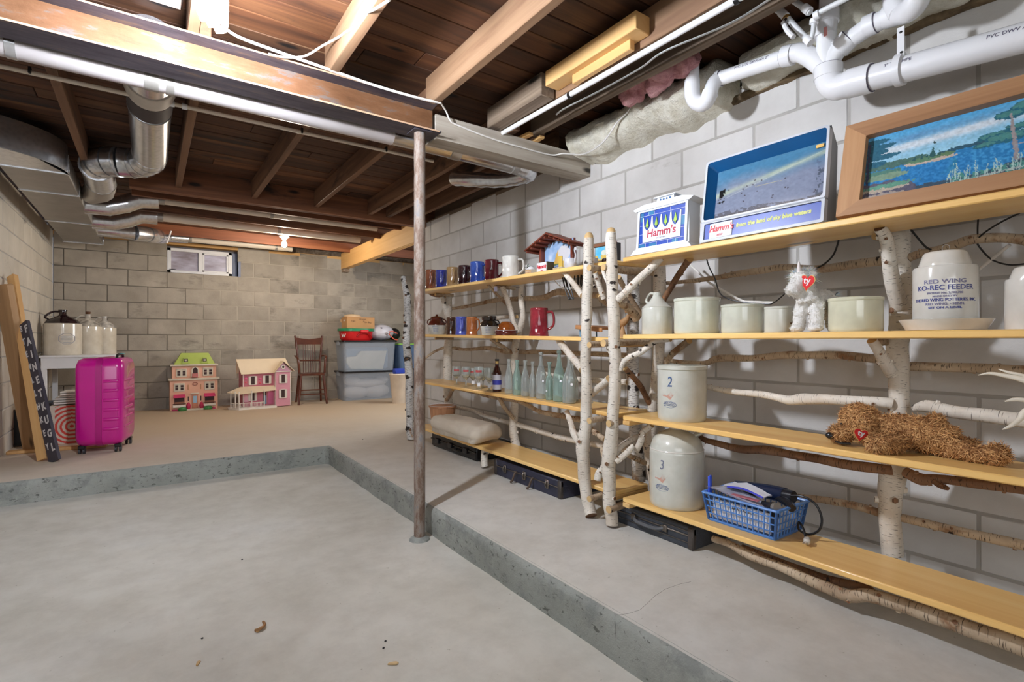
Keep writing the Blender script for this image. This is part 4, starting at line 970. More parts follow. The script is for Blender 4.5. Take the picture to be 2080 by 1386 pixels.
def remesh(b_, voxel, name, mats, parent=None, world=True, amp=0.0, fr=20, smoothit=2):
    me = bpy.data.meshes.new('tmp'); me.from_pydata(b_.v, [], b_.f)
    o = bpy.data.objects.new('tmp', me); C.objects.link(o)
    md = o.modifiers.new('r', 'REMESH'); md.mode = 'VOXEL'; md.voxel_size = voxel
    if smoothit:
        ms = o.modifiers.new('s', 'SMOOTH'); ms.iterations = smoothit; ms.factor = .6
    dg = bpy.context.evaluated_depsgraph_get(); dg.update()
    m2_ = bpy.data.meshes.new_from_object(o.evaluated_get(dg)); bpy.data.objects.remove(o)
    if amp:
        for v in m2_.vertices:
            v.co += Vector(v.normal) * (noise.noise(v.co * fr) * amp + noise.noise(v.co * fr * 3) * amp * .4)
    m2_.name = name; m2_.materials.clear()
    for x in (mats if isinstance(mats, (list, tuple)) else [mats]): m2_.materials.append(x)
    m2_.polygons.foreach_set('use_smooth', [True] * len(m2_.polygons))
    r_ = bpy.data.objects.new(name, m2_); C.objects.link(r_)
    if parent is not None:
        r_.parent = parent
        if world: r_.matrix_parent_inverse = wm(parent).inverted()
    return r_
o = remesh(b, .012, 'insulation_tuft', M['pink_insul'], None, True, .02, 22)
tag(o, 'tuft of pink insulation bulging down beside the pale sink trap', 'insulation')

# ================================================================ THINGS ON THE FAR RACK
def gl(name, col, col2=None, rough=.12, emb=0.0):
    t = NT(name); co = t.coord('Object', rand=False)
    c = t.ramp(t.noise(co, 14, 3), [(.3, srgb(col2 or tuple(x * .8 for x in col))), (.7, srgb(col))])
    if emb:
        v = t.n('ShaderNodeTexVoronoi'); v.inputs['Scale'].default_value = 55; v.feature = 'SMOOTH_F1'; t.l(t.coord('Object', (1, 1, .7), rand=False), v.inputs['Vector'])
        t.bump(v.outputs['Distance'], emb, .006)
    return t.set(c, rough, 0.0, Coat_Weight=.4, Coat_Roughness=.04)

def arc_handle(p_top, p_bot, out, r, n=8):
    a, b_ = Vector(p_top), Vector(p_bot); o_ = Vector(out)
    return smooth([a, a + o_ * .75 + (b_ - a) * .02, a + o_ + (b_ - a) * .35, a + o_ * .85 + (b_ - a) * .75, b_], 5)[0]

def mug(label, x, S, z, col, col2=None, hang=-1.2, taper=.9, group=None, handle=True, name='mug', cat='mug', body_w=1.0):
    y, w_, h_ = S; r = w_ / 2 * body_w
    t_ = thing(name, label, cat, (x, y, z), 0, group)
    m_ = gl(name + '_glaze', col, col2, .12, .5)
    prof = [(r * .2, 0), (r, 0), (r * 1.0, h_ * .05), (r * .96, h_ * .10), (r * .97, h_ * .13), (r * .93, h_ * .16), (r * (.93 + taper) / 2, h_ * .5), (r * taper, h_ * .88), (r * (taper + .03), h_ * .93), (r * (taper + .02), h_ * .985), (r * taper, h_), (r * (taper - .08), h_ * .985), (r * (taper - .1), h_ * .5), (r * (taper - .12), h_ * .08), (.0001, h_ * .07)]
    obj('body', B().lathe(prof, 28), m_, t_)
    if handle:
        d = Vector((math.cos(hang), math.sin(hang), 0)); rr = r * taper
        p = arc_handle(d * rr * .97 + Vector((0, 0, h_ * .86)), d * r * .92 + Vector((0, 0, h_ * .24)), d * r * .62, r)
        obj('handle', B().tube(p, [r * .13 * (1.25 if i < 3 else 1) for i in range(len(p))], 9, squash=1.3), m_, t_)
    return t_
SX = 1.94
mug('russet brown embossed tankard, leftmost on the top shelf beside the rusty post', SX, (3.968, 0.094, 0.174), zl(1, 3.87), (158, 92, 62), (110, 60, 40), -1.9)
mug('cobalt blue embossed tankard between the russet and the tan tankards on the top shelf', SX, (3.770, 0.099, 0.152), zl(1, 3.62), (64, 74, 176), (38, 44, 120), -1.9)
mug('tan yellowish embossed tankard on the top shelf', SX, (3.586, 0.096, 0.158), zl(1, 3.4), (190, 156, 108), (158, 122, 82), -1.9)
mug('nearly black oxblood embossed tankard on the top shelf', SX, (3.396, 0.103, 0.152), zl(1, 3.16), (62, 28, 34), (30, 14, 18), -1.5)
mug('bright blue embossed tankard next to the maroon one on the top shelf', SX, (3.209, 0.114, 0.160), zl(1, 2.92), (58, 92, 180), (40, 62, 140), -1.1)
mug('glossy maroon embossed tankard on the top shelf next to the white one', SX, (3.015, 0.106, 0.153), zl(1, 2.72), (124, 30, 46), (84, 18, 30), -.9)
mug('tall glossy white embossed pitcher ending the row of tankards', SX, (2.790, 0.116, 0.152), zl(1, 2.48), (226, 224, 218), (206, 202, 194), -.8, .92, None, True, 'pitcher', 'pitcher')

def brickish(b, w_, h_, d_, m1, m2, rows_=3, cols=4):
    b.box((0, 0, h_ / 2), (w_, d_, h_), m1)
    rh = h_ / rows_
    for i in range(rows_):
        cw = w_ / cols; o_ = -w_ / 2 - (cw / 2 if i % 2 else 0)
        while o_ < w_ / 2 - .001:
            a0, a1 = max(o_, -w_ / 2), min(o_ + cw, w_ / 2)
            if a1 - a0 > cw * .25: b.box(((a0 + a1) / 2, -d_ / 2 - .001, (i + .5) * rh), (a1 - a0 - .003, .004, rh - .003), m2, .0008)
            o_ += cw
    return b
# little brick chimney with greenery
y, w_, h_ = (2.554, 0.073, 0.061)
t_ = thing('brick_chimney_ornament', 'small tan brick ornament with snowy cap and dark greenery beside the white pitcher', 'ornament', (1.93, y, zl(1, y)), -PI / 2)
obj('chimney', brickish(B(), .062, .036, .04, 0, 1, 3, 3), [plain('cream_joint', (222, 214, 196), .7), plain('tan_brick', (196, 160, 122), .7)], t_)
obj('snow_cap', B().lathe([(.026, .036), (.024, .045), (.013, .055), (.0001, .057)], 12, sx=1.15), M['white_paint'], t_)
b = B()
for i in range(26):
    a = rnd.uniform(0, 6.28); p = Vector((-.035 + rnd.uniform(-.03, .03), rnd.uniform(-.01, .02), .02 + rnd.uniform(0, .05)))
    q = p + Vector((math.cos(a) * .018, math.sin(a) * .012, rnd.uniform(0, .016)))
    b.tube([p, (p + q) / 2, q], [.002, .0045, .0008], 4, rnd.choice((0, 0, 1)))
tag(obj('greenery', b, [plain('dark_green', (28, 66, 40), .6), M['white_paint']], t_), kind='stuff')
# small box sign (red script)
y, w_, h_ = (2.387, 0.084, 0.061)
red = plain('sign_red', (206, 28, 44), .5)
t_ = thing('box_sign', 'small white box sign with red script lettering on the far rack', 'sign', (1.885, y, zl(1, y)), -PI / 2 + .05)
obj('case', B().box((0, .03, h_ / 2), (w_ * 1.06, .055, h_ * 1.02), 0, .002), plain('dark_olive', (74, 66, 44), .5), t_)
obj('face', B().box((0, 0, h_ / 2), (w_, .006, h_ * .94), 0, .001), M['white_paint'], t_)
lettering('lettering', "Hamm's", h_ * .50, red, t_, T(0, -.0036, h_ * .56), .0004, .35, .0012, sx=.80)
lettering('lettering', "BEER", h_ * .16, red, t_, T(.004, -.0036, h_ * .18), .0003, .2)

# ---- painted pictures (numpy): sRGB arrays
def fbm(H, W, s, seed, o=4):
    r = np.random.RandomState(seed); out = np.zeros((H, W)); amp = 1; tot = 0
    for k in range(o):
        gh, gw = max(2, int(s * 2 ** k)), max(2, int(s * 2 ** k * W / H))
        g = r.rand(gh + 1, gw + 1)
        yy = np.linspace(0, gh - 1e-6, H); xx = np.linspace(0, gw - 1e-6, W)
        yi = yy.astype(int); xi = xx.astype(int); fy = (yy - yi)[:, None]; fx = (xx - xi)[None]
        fy = fy * fy * (3 - 2 * fy); fx = fx * fx * (3 - 2 * fx)
        a = g[yi][:, xi] * (1 - fx) + g[yi][:, xi + 1] * fx; c_ = g[yi + 1][:, xi] * (1 - fx) + g[yi + 1][:, xi + 1] * fx
        out += amp * (a * (1 - fy) + c_ * fy); tot += amp; amp *= .5
    return out / tot
def lay(img, mask, col):
    m_ = np.clip(mask, 0, 1)[..., None]; img[:] = img * (1 - m_) + np.array(col, float) * m_
def uvgrid(H, W):
    return np.meshgrid(np.linspace(0, 1, W), np.linspace(0, 1, H))
def chalet_picture():
    H, W = 70, 90; u, v = uvgrid(H, W); im = np.zeros((H, W, 3)); im[:] = (140, 172, 214)
    lay(im, fbm(H, W, 4, 1) * 1.4 - .45, (232, 236, 244))
    lay(im, (v > .70 - .06 * np.sin(u * 7)) * 1.0, (96, 112, 60)); lay(im, (v > .80 - .08 * u) * 1.0, (140, 160, 206))
    n_ = fbm(H, W, 5, 2)
    lay(im, (np.abs(u - .48) < (v - .28) * .42 + .06 * (n_ - .5)) * (v < .72) * 1.0, (214, 170, 84))
    lay(im, (((u - .70) / .22) ** 2 + ((v - .42) / .26) ** 2 < 1 + (n_ - .5)) * .9, (216, 212, 214))
    lay(im, (u > .55) * (u < .8) * (v > .66) * 1.0, (210, 176, 84))
    return im
y, w_, h_ = (2.364, 0.239, 0.205)
t_ = thing('chalet_picture', 'picture in a red-brown wooden shelter frame with a slatted gabled roof', 'picture', (1.985, (2.366, 0.219, 0.205)[0], zl(1, 2.2)), -PI / 2 + .06)
rw = plain('red_brown_wood', (120, 56, 38), .5, var=.2)
printed('printed_scene', chalet_picture(), .245, .185, t_, T(0, .012, .012))
obj('backing', B().box((0, .022, .10), (.25, .012, .20)), rw, t_)
for sx_ in (-1, 1):
    obj('upright', B().box((sx_ * .135, .0, .085), (.018, .035, .17), 0, .002), rw, t_)
obj('strut', B().tube([(.135, -.01, .09), (.165, -.05, .178)], .006, 6), rw, t_)
def roof_z(x): return .225 - abs(x - .0) * .40
for sx_ in (-1, 1):
    L = math.hypot(.19, .076); ang = math.atan2(.076, .19)
    mm = T(sx_ * .095, -.03, .225 - .038 + .006) @ R(sx_ * ang, 'Y')
    obj('roof', B().box((0, 0, 0), (L + .01, .13, .008), 0, .001, mm), rw, t_)
    for i in range(5):
        x = sx_ * (.02 + i * .040)
        obj('rafter', B().box((x, -.03, roof_z(x) - .007), (.010, .115, .012), 0, .001), rw, t_)
# fretted brick front with yellow column beside the small sign
y, w_, h_ = (2.290, 0.054, 0.034)
t_ = thing('brick_base_ornament', 'low cream brick strip with a yellow panel standing before the chalet picture', 'ornament', (1.93, y, zl(1, y)), -PI / 2)
obj('brick_strip', brickish(B(), .075, .024, .02, 0, 1, 2, 3), [plain('cream_joint2', (228, 220, 200), .7), plain('pale_brick', (196, 176, 140), .7)], t_)
obj('yellow_panel', B().box((.006, .012, .055), (.032, .006, .07), 0, .001), plain('yellow_panel', (206, 172, 78), .5), t_)
# white swan-handled pitcher
y, w_, h_ = (2.154, 0.073, 0.062)
t_ = thing('swan_creamer', 'white china creamer with a looped swan-neck handle near the birch post', 'creamer', (1.90, y, zl(1, y)), 0)
wc = gl('white_china', (232, 232, 238))
obj('body', B().lathe([(.02, 0), (.028, .002), (.036, .018), (.037, .03), (.034, .048), (.033, .056), (.031, .056), (.034, .03), (.02, .006), (.0001, .005)], 24), wc, t_)
obj('handle', B().tube(smooth([(.004, -.032, .035), (.004, -.040, .07), (.004, -.032, .098), (.004, -.036, .112), (.004, -.043, .110), (.004, -.044, .098)], 5)[0], [.006, .0055, .005, .005, .0045, .004] + [.004] * 20, 8), wc, t_)
obj('spout', B().tube([(0, .028, .046), (0, .040, .062)], [.012, .006], 10), wc, t_)
# small framed picture between the two posts
t_ = thing('small_picture', 'small dark-backed picture with a wooden frame glimpsed between the two white posts', 'picture', (2.0, (1.977, 0.127, 0.079)[0], zl(1, 1.9)), -PI / 2 + .05)
H, W = 40, 50; u, v = uvgrid(H, W); im = np.zeros((H, W, 3)); im[:] = (78, 178, 224); lay(im, fbm(H, W, 3, 4) * 1.5 - .6, (220, 232, 236))
lay(im, (v > .45) * (fbm(H, W, 4, 9) > .42) * 1.0, (222, 190, 96)); lay(im, (v > .72) * 1.0, (92, 74, 66)); lay(im, ((u - .45) ** 2 + (v - .33) ** 2 < .02) * 1.0, (214, 218, 206))
printed('printed_scene', im, .135, .10, t_, T(0, -.012, .012))
obj('backing', B().box((0, .012, .062), (.15, .04, .125), 0, .002), plain('near_black_case', (40, 38, 42), .5), t_)
b = B(); b.box((0, -.012, .122), (.155, .02, .018), 0, .002); b.box((0, -.012, .005), (.155, .02, .012), 0, .002)
obj('frame', b, plain('brown_frame', (128, 84, 58), .5), t_)
t_ = thing('trinket_box', 'tiny white box with red mark between the two white posts', 'ornament', (1.875, (1.933, 0.020, 0.028)[0], zl(1, 1.8)), -PI / 2)
obj('box', B().box((0, 0, .017), (.024, .02, .034), 0, .001), M['white_paint'], t_); obj('mark', B().box((0, -.0108, .012), (.008, .001, .014)), red, t_)
t_ = thing('trinket_bowl', 'tiny dark brown glazed bowl between the two white posts', 'ornament', (1.90, (1.884, 0.030, 0.027)[0], zl(1, 1.8)))
obj('bowl', B().lathe([(.008, 0), (.02, .012), (.018, .024), (.008, .03), (.0001, .031)], 14), gl('dark_brown_glaze', (70, 44, 40)), t_)
# coiled black cords hanging under the shelf
b = B(); rk = random.Random(3)
for i in range(7):
    cx_, cy_ = 2.02 + rk.uniform(-.02, .02), 2.22 - i * .022
    b.tube(smooth([(cx_, cy_ + .02, 1.405), (cx_ + .02, cy_ + .035 + rk.uniform(-.01, .02), 1.36), (cx_, cy_ + .01, 1.325), (cx_ - .015, cy_ - .03, 1.345), (cx_, cy_ - .01, 1.405)], 4)[0], .0035, 6)
for i in range(5): b.tube(smooth([(2.02, 2.31 + i * .012, 1.405), (2.02 + rk.uniform(-.02, .02), 2.29 + i * .012, 1.34), (2.02, 2.26 + i * .01, 1.27)], 4)[0], .004, 6)
tag(obj('coiled_cord', b, M['black']), 'bundle of coiled black cords hanging under the far top shelf', 'cable')
cable('white_wire', 'thin white wire drooping under the far top shelf', [(2.02, 2.44, 1.40), (2.02, 2.36, 1.345), (2.0, 2.2, 1.33), (2.0, 2.05, 1.335), (1.95, 1.97, 1.36)], .0028, M['white_cable'])
t_ = thing('price_tag', 'small white and blue tag hanging on a string below the tankards', 'tag', (1.95, 2.98, 1.40))
obj('tag_card', B().box((1.95, 2.98, 1.385), (.003, .025, .035), 0, .001, None, .4), plain('tag_violet_white', (206, 206, 240), .4), t_, True)
obj('string', B().tube([(1.95, 2.98, 1.436), (1.95, 2.98, 1.40)], .001, 4), M['black'], t_, True)

# ---- second shelf
def beanpot(label, x, S, z, top, hexa=False, ang=-.9):
    y, w_, h_ = S; r = w_ / 2
    t_ = thing('bean_pot', label, 'pot', (x, y, z), 0)
    n_ = 8 if hexa else 26
    obj('lower_body', B().lathe([(r * .5, 0), (r * .78, 0), (r * .86, h_ * .1), (r * .98, h_ * .42), (r, h_ * .48)], n_, sm=not hexa), gl('stoneware_cream', (214, 214, 206)), t_)
    tg = gl('brown_glaze', top, tuple(c * .5 for c in top), .08)
    obj('upper_body', B().lathe([(r, h_ * .48), (r * .99, h_ * .54), (r * .86, h_ * .66), (r * .66, h_ * .74), (r * .64, h_ * .80), (r * .70, h_ * .82)], 26), tg, t_)
    obj('lid', B().lathe([(r * .70, h_ * .82), (r * .72, h_ * .86), (r * .60, h_ * .92), (r * .2, h_ * .96), (r * .12, h_ * .99), (r * .15, h_ * 1.05), (.0001, h_ * 1.07)] if not hexa else [(r * .72, h_ * .80), (r * .76, h_ * .86), (r * .76, h_ * .98), (r * .7, h_), (.0001, h_)], 26), tg, t_)
    for s_ in ((-1, 1) if not hexa else (1,)):
        d = Vector((math.cos(ang), math.sin(ang), 0)) * s_
        obj('handle', B().tube(arc_handle(d * r * .72 + Vector((0, 0, h_ * .78)), d * r * .92 + Vector((0, 0, h_ * .56)), d * r * .28, r), r * .07, 8), tg, t_)
    ink = plain('blue_ink', (74, 96, 150), .6)
    nrm = math.atan2(-y, -x)
    mm = R(nrm + PI / 2) @ T(0, -r * .93, 0)
    for i, s_ in enumerate(('BOSTON', 'BAKED', 'BEANS')):
        lettering('lettering', s_, h_ * .085, ink, t_, R(nrm + PI / 2) @ T(-r * .1, -r * .985 + i * r * .035, h_ * (.40 - .11 * i)), .0004, bend=r)
    return t_
beanpot('brown and cream bean pot with lid and two small handles, beside the rusty post', 1.95, (3.874, 0.153, 0.159), zl(2, 3.75), (104, 44, 30))
mug('dark brown narrow embossed mug next to the lidded bean pot', SX, (3.606, 0.077, 0.139), zl(2, 3.4), (92, 50, 26), (44, 22, 14), -1.9)
mug('periwinkle blue embossed mug in the middle of the second shelf', SX, (3.448, 0.089, 0.142), zl(2, 3.2), (92, 108, 206), (70, 80, 176), -1.9)
mug('orange-brown embossed mug with its handle to the right on the second shelf', SX, (3.286, 0.087, 0.137), zl(2, 3.0), (190, 116, 62), (150, 84, 40), -1.1)
beanpot('black-topped panelled bean pot with blue printed lines beside the amber bowl', 1.96, (3.081, 0.139, 0.139), zl(2, 2.8), (52, 40, 34), True, -1.0)
y, w_, h_ = (2.824, 0.153, 0.049)
t_ = thing('brown_bowl', 'shallow dark brown bowl with a white rim line holding the amber bowl', 'bowl', (1.93, y, zl(2, y)))
r = w_ / 2
obj('bowl', B().lathe([(r * .6, 0), (r * .95, 0), (r, .012), (r, .030), (r * .97, .033), (r * .9, .02), (.0001, .012)], 30), gl('maroon_brown', (92, 32, 26)), t_)
obj('rim_line', B().lathe([(r * 1.005, .0315), (r * 1.012, .034), (r * .99, .0355), (r * .96, .034)], 30), gl('white_rim', (220, 210, 200)), t_)
t_ = thing('amber_bowl', 'amber brown bowl turned upside down on the dark brown one', 'bowl', (1.93, y, zl(2, y) + .0356))
obj('bowl', B().lathe([(r * .80, 0), (r * .78, .012), (r * .66, .034), (r * .42, .052), (r * .36, .056), (.0001, .057)], 30), gl('amber_glaze', (160, 88, 34), (112, 54, 22)), t_)
t_ = mug('large red embossed beer pitcher with a big handle on the second shelf', 1.95, (2.497, 0.123, 0.174), zl(2, 2.3), (152, 44, 56), (112, 28, 40), -.85, .88, None, True, 'beer_pitcher', 'pitcher', 1.0)
# tray on blue legs and the wooden bird behind the post
t_ = thing('lap_tray', 'small tan wooden tray standing on light blue legs beside the red pitcher', 'tray', (1.95, 1.98, zl(2, 2.0)), 0)
tw_ = woodm('tray_wood', [(.3, (158, 104, 62)), (.7, (190, 136, 88))], 'Y', .45, .6, .05, False)
obj('tray_top', B().box((0, 0, .05), (.16, .20, .010), 0, .002, R(.10, 'X')), tw_, t_)
obj('tray_lip', B().box((-.08, 0, .044), (.008, .20, .022), 0, .002, R(.10, 'X')), tw_, t_)
for (dx, dy) in ((-.06, .08), (-.06, .02), (.06, .08), (.06, -.08)):
    obj('leg', B().tube([(dx, dy, 0), (dx, dy + .004, .044 + dy * .1)], .004, 8), plain('light_blue_leg', (116, 162, 196), .4), t_)
t_ = thing('wooden_decoy', 'carved tan wooden bird lying behind the near birch post', 'decoy', (2.0, 1.86, zl(2, 1.9)), 0)
dw = woodm('decoy_wood', [(.3, (150, 112, 74)), (.7, (186, 146, 102))], 'Y', .6, .8, .1, False)
b = B(); p, r_ = smooth([(0, .10, .062), (0, .06, .060), (0, .02, .066), (0, -.02, .085), (0, -.04, .11)], 5, [.006, .016, .022, .016, .008])
obj('body', b.tube(p, r_, 12), dw, t_); obj('neck', B().tube(smooth([(0, -.03, .09), (0, -.045, .12), (0, -.04, .135), (0, -.02, .13)], 4)[0], .007, 8), dw, t_)
obj('foot', B().lathe([(.02, 0), (.018, .01), (.008, .05), (.006, .06)], 12), dw, t_)

# ---- third shelf: goblets and bottles
def bottle(label, x, S, z, mat_, prof, tagc=True, wire=False, name='glass_bottle', group=None, tagp=(.35, 0)):
    y, w_, h_ = S; r = w_ / 2
    t_ = thing(name, label, 'bottle', (x, y, z), 0, group)
    P = [(r * a, h_ * q) for a, q in prof]
    th_ = min(.0028, r * .12)
    inner = [(max(a - th_, .0005), q + (th_ if i == 0 else 0)) for i, (a, q) in enumerate(P)][::-1]
    obj('glass', B().lathe([(.0005, .0)] + P + inner + [(.0005, th_)], 22), M[mat_], t_)
    if tagc:
        a = math.atan2(-y, -x) + PI / 2 + tagp[1]
        obj('price_sticker', B().box((0, -r * 1.0 - .0006, h_ * tagp[0]), (r * .34, .0006, r * .34), 0, 0, R(a) @ R(.2 if tagp[1] else -.3, 'Y')), M['white_paint'], t_)
    if wire:
        rr = P[-1][0]
        obj('wire_bail', B().tube(smooth([(0, rr * 1.3, h_ * .93), (0, rr * 1.9, h_ * .97), (0, rr * 1.1, h_ * 1.0), (0, -rr * 1.1, h_ * 1.0), (0, -rr * 1.9, h_ * .97), (0, -rr * 1.3, h_ * .93)], 4)[0], .0012, 5), M['chrome'], t_)
        obj('wire_collar', B().tube([(0, 0, h_ * .925), (0, 0, h_ * .935)], rr * 1.2, 14), M['chrome'], t_)
    return t_
soda = [(.8, 0), (1, .02), (1, .42), (.93, .52), (.62, .68), (.42, .78), (.38, .92), (.48, .94), (.48, 1.0)]
tall = [(.85, 0), (1, .015), (1, .42), (.97, .50), (.72, .62), (.42, .74), (.30, .84), (.27, .94), (.36, .955), (.36, 1.0)]
slim = [(.85, 0), (1, .02), (1, .50), (.9, .56), (.5, .66), (.42, .80), (.42, .92), (.6, .94), (.6, 1.0)]
bx = 1.915
bottle('clear soda bottle directly right of the brown beer bottle', bx, (2.771, 0.055, 0.225), zl(3, 2.6), 'glass', soda, False)
bottle('pale aqua soda bottle, second of the clear bottles after the beer bottle', bx, (2.678, 0.060, 0.223), zl(3, 2.5), 'glass_aqua', soda, False)
bottle('clear soda bottle with faint blue lettering, third after the beer bottle', bx, (2.591, 0.055, 0.224), zl(3, 2.42), 'glass', soda, False)
bottle('short slim clear bottle between the soda bottles and the first wired bottle', bx, (2.515, 0.042, 0.220), zl(3, 2.35), 'glass', slim, False)
bottle('tall clear wire-stoppered bottle, the left one of the two', bx, (2.432, 0.065, 0.280), zl(3, 2.28), 'glass', tall, True, True, tagp=(.40, -.3))
bottle('green-tinted aqua bottle between the two wire-stoppered bottles', bx, (2.353, 0.046, 0.225), zl(3, 2.2), 'glass_aqua', slim, True, tagp=(.26, 0))
bottle('tall aqua wire-stoppered bottle, the right one of the two', bx, (2.266, 0.070, 0.293), zl(3, 2.15), 'glass_aqua', tall, True, True, tagp=(.42, -.4))
bottle('wide tall clear bottle with a white sticker, next to the front birch post', bx, (2.179, 0.076, 0.264), zl(3, 2.05), 'glass', tall, True, tagp=(.42, -.2))
bottle('clear bottle half hidden right behind the widest bottle', 1.99, (2.237, 0.070, 0.229), zl(3, 2.1), 'glass', tall, False)
y, w_, h_ = (2.896, 0.059, 0.221)
t_ = thing('beer_bottle', 'dark brown beer bottle with gold neck foil and blue and silver label', 'bottle', (1.905, y, zl(3, y)))
r = w_ / 2
obj('glass', B().lathe([(r * .8, 0), (r, .004), (r, h_ * .55), (r * .9, h_ * .62), (r * .45, h_ * .78), (r * .36, h_ * .93), (r * .42, h_ * .95), (.0001, h_ * .96)], 22), plain('brown_bottle_glass', (56, 22, 14), .08), t_)
obj('cap', B().lathe([(r * .48, h_ * .945), (r * .48, h_ * .995), (.0001, h_)], 14), M['black'], t_)
obj('neck_foil', B().lathe([(r * .41, h_ * .72 + h_ * .06), (r * .40, h_ * .93)], 18), plain('gold_foil', (190, 158, 96), .35, .5), t_)
obj('label', B().lathe([(r * 1.02, h_ * .08), (r * 1.02, h_ * .52)], 22), plain('silver_label', (196, 196, 206), .5), t_)
obj('label_band', B().lathe([(r * 1.04, h_ * .22), (r * 1.04, h_ * .36)], 22), plain('blue_label', (58, 62, 168), .5), t_)
def goblet(label, x, S, z, red_=True, tags=False):
    y, w_, h_ = S; r = w_ / 2
    t_ = thing('beer_goblet', label, 'glass', (x, y, z), 0, None)
    P = [(.0005, .0), (r * .62, 0), (r * .62, .003), (r * .2, .010), (r * .13, h_ * .30), (r * .3, h_ * .38), (r * .85, h_ * .52), (r, h_ * .70), (r * .97, h_ * .88), (r * .9, h_)]
    Q = [(r * .86, h_), (r * .93, h_ * .86), (r * .95, h_ * .70), (r * .8, h_ * .55), (.0005, h_ * .42)]
    obj('glass', B().lathe(P + Q, 20), M['glass'], t_)
    if red_:
        a = math.atan2(-y, -x) + PI / 2
        b = B(); k = 7
        for i in range(k):
            a0 = -.6 + 1.2 * i / k; a1 = -.6 + 1.2 * (i + .8) / k
            b.add([(math.sin(q) * r * 1.01, -math.cos(q) * r * 1.01, hh) for q, hh in ((a0, h_ * .76), (a1, h_ * .76), (a1, h_ * .86), (a0, h_ * .86))], [(0, 1, 2, 3)], 0, R(a))
        obj('printed_band', b, plain('red_print', (196, 58, 60), .5), t_)
    if tags:
        a = math.atan2(-y, -x) + PI / 2
        obj('price_sticker', B().box((0, -r * .72, h_ * .22), (.022, .001, .024), 0, 0, R(a)), M['white_paint'], t_)
    return t_
goblet('footed beer glass with red band, leftmost of the glasses on the third shelf', 1.93, (3.498, 0.071, 0.140), zl(3, 3.4))
goblet('footed beer glass with red band, second of the front glasses', 1.90, (3.303, 0.068, 0.148), zl(3, 3.2))
goblet('footed beer glass with red band and small sticker, third of the front glasses', 1.97, (3.318, 0.066, 0.136), zl(3, 3.2), True, True)
goblet('footed beer glass with a barcode sticker, fourth of the front glasses', 1.89, (3.106, 0.072, 0.159), zl(3, 3.0), True, True)
goblet('plain footed beer glass standing behind the sticker glasses', 1.98, (3.195, 0.064, 0.143), zl(3, 3.0), False, False)
goblet('plain footed beer glass with dark rim next to the brown beer bottle', 1.895, (2.976, 0.067, 0.158), zl(3, 2.8), False, True)
goblet('small footed glass with a red band just behind the brown beer bottle', 1.985, (3.056, 0.059, 0.135), zl(3, 2.8), True, False)

# ---- bottom shelf and floor
y, w_, h_ = (3.817, 0.225, 0.182)
t_ = thing('wood_bucket', 'tapered tan wood-veneer bucket with a white liner beside the rusty post', 'bucket', (1.975, y, zl(4, y)))
r = w_ / 2
bw = woodm('bucket_veneer', [(.3, (158, 108, 74)), (.7, (194, 142, 104))], 'Z', .5, 1.6, .05, False)
obj('body', B().lathe([(r * .4, 0), (r * .76, 0), (r * .97, h_), (r * .93, h_), (r * .7, .01)], 30), bw, t_)
obj('rim', B().lathe([(r * .98, h_ * .93), (r * 1.02, h_ * .94), (r * 1.02, h_ * 1.0), (r * .96, h_ * 1.01)], 30), bw, t_)
obj('liner', B().lathe([(r * .93, h_ * .97), (r * .98, h_ * 1.03), (r * .86, h_ * 1.0), (r * .5, h_ * .86), (.0001, h_ * .84)], 24), M['white_paint'], t_)
a = math.atan2(-y, -1.97) + PI / 2
obj('sticker', B().box((-.025, -r * .84, h_ * .24), (.045, .004, .035), 0, 0, R(a)), M['white_paint'], t_)
obj('sticker', B().box((.042, -r * .82, h_ * .27), (.06, .004, .018), 0, 0, R(a)), plain('green_label', (70, 130, 62), .5), t_)
obj('sticker', B().box((.042, -r * .81, h_ * .17), (.06, .004, .022), 0, 0, R(a)), plain('dark_red_label', (96, 40, 36), .5), t_)
# cloth bundle
b = B(); yc = 3.13
vs = B().box((0, 0, .062), (.25, .70, .115), 0, .034)
o = remesh(vs, .012, 'cloth_bundle', plain('canvas_cloth', (206, 194, 176), .9, var=.07, bump=.3), None, True, 0, 20, 6)
for v_ in o.data.vertices:
    c_ = v_.co; f_ = noise.noise(Vector((c_.x * 9, c_.y * 6, c_.z * 14))) * .008 + abs(noise.noise(Vector((c_.x * 26, c_.y * 11, c_.z * 8)))) * .007
    c_ += Vector(v_.normal) * f_
    if c_.z < .02 and c_.x < -.06: c_.z -= .03 * (-.06 - c_.x) / .08; c_.x -= .012
o.location = (1.925, 3.37, zl(4, 3.37) + .012)
tag(o, 'cream canvas-wrapped bundle lying on the bottom shelf beside the wood bucket', 'bundle')
t_ = thing('equipment_case', 'flat black moulded case under the shelf below the canvas bundle', 'case', (1.935, 3.58, Z0))
obj('shell', B().box((.16, 0, .062), (.32, .72, .115), 0, .012), M['black'], t_)
obj('seam', B().box((-.002, 0, .068), (.012, .725, .010), 0, .002), plain('dark_gloss', (14, 14, 16), .2), t_)
for yy in (-.22, .02, .24):
    obj('latch', B().box((-.008, yy, .062), (.018, .06, .038), 0, .003), plain('black_latch', (32, 32, 36), .3), t_)
obj('handle', B().tube(smooth([(-.004, -.08, .05), (-.022, -.07, .045), (-.022, -.16, .045), (-.004, -.15, .05)], 4)[0], .007, 8), M['black'], t_)
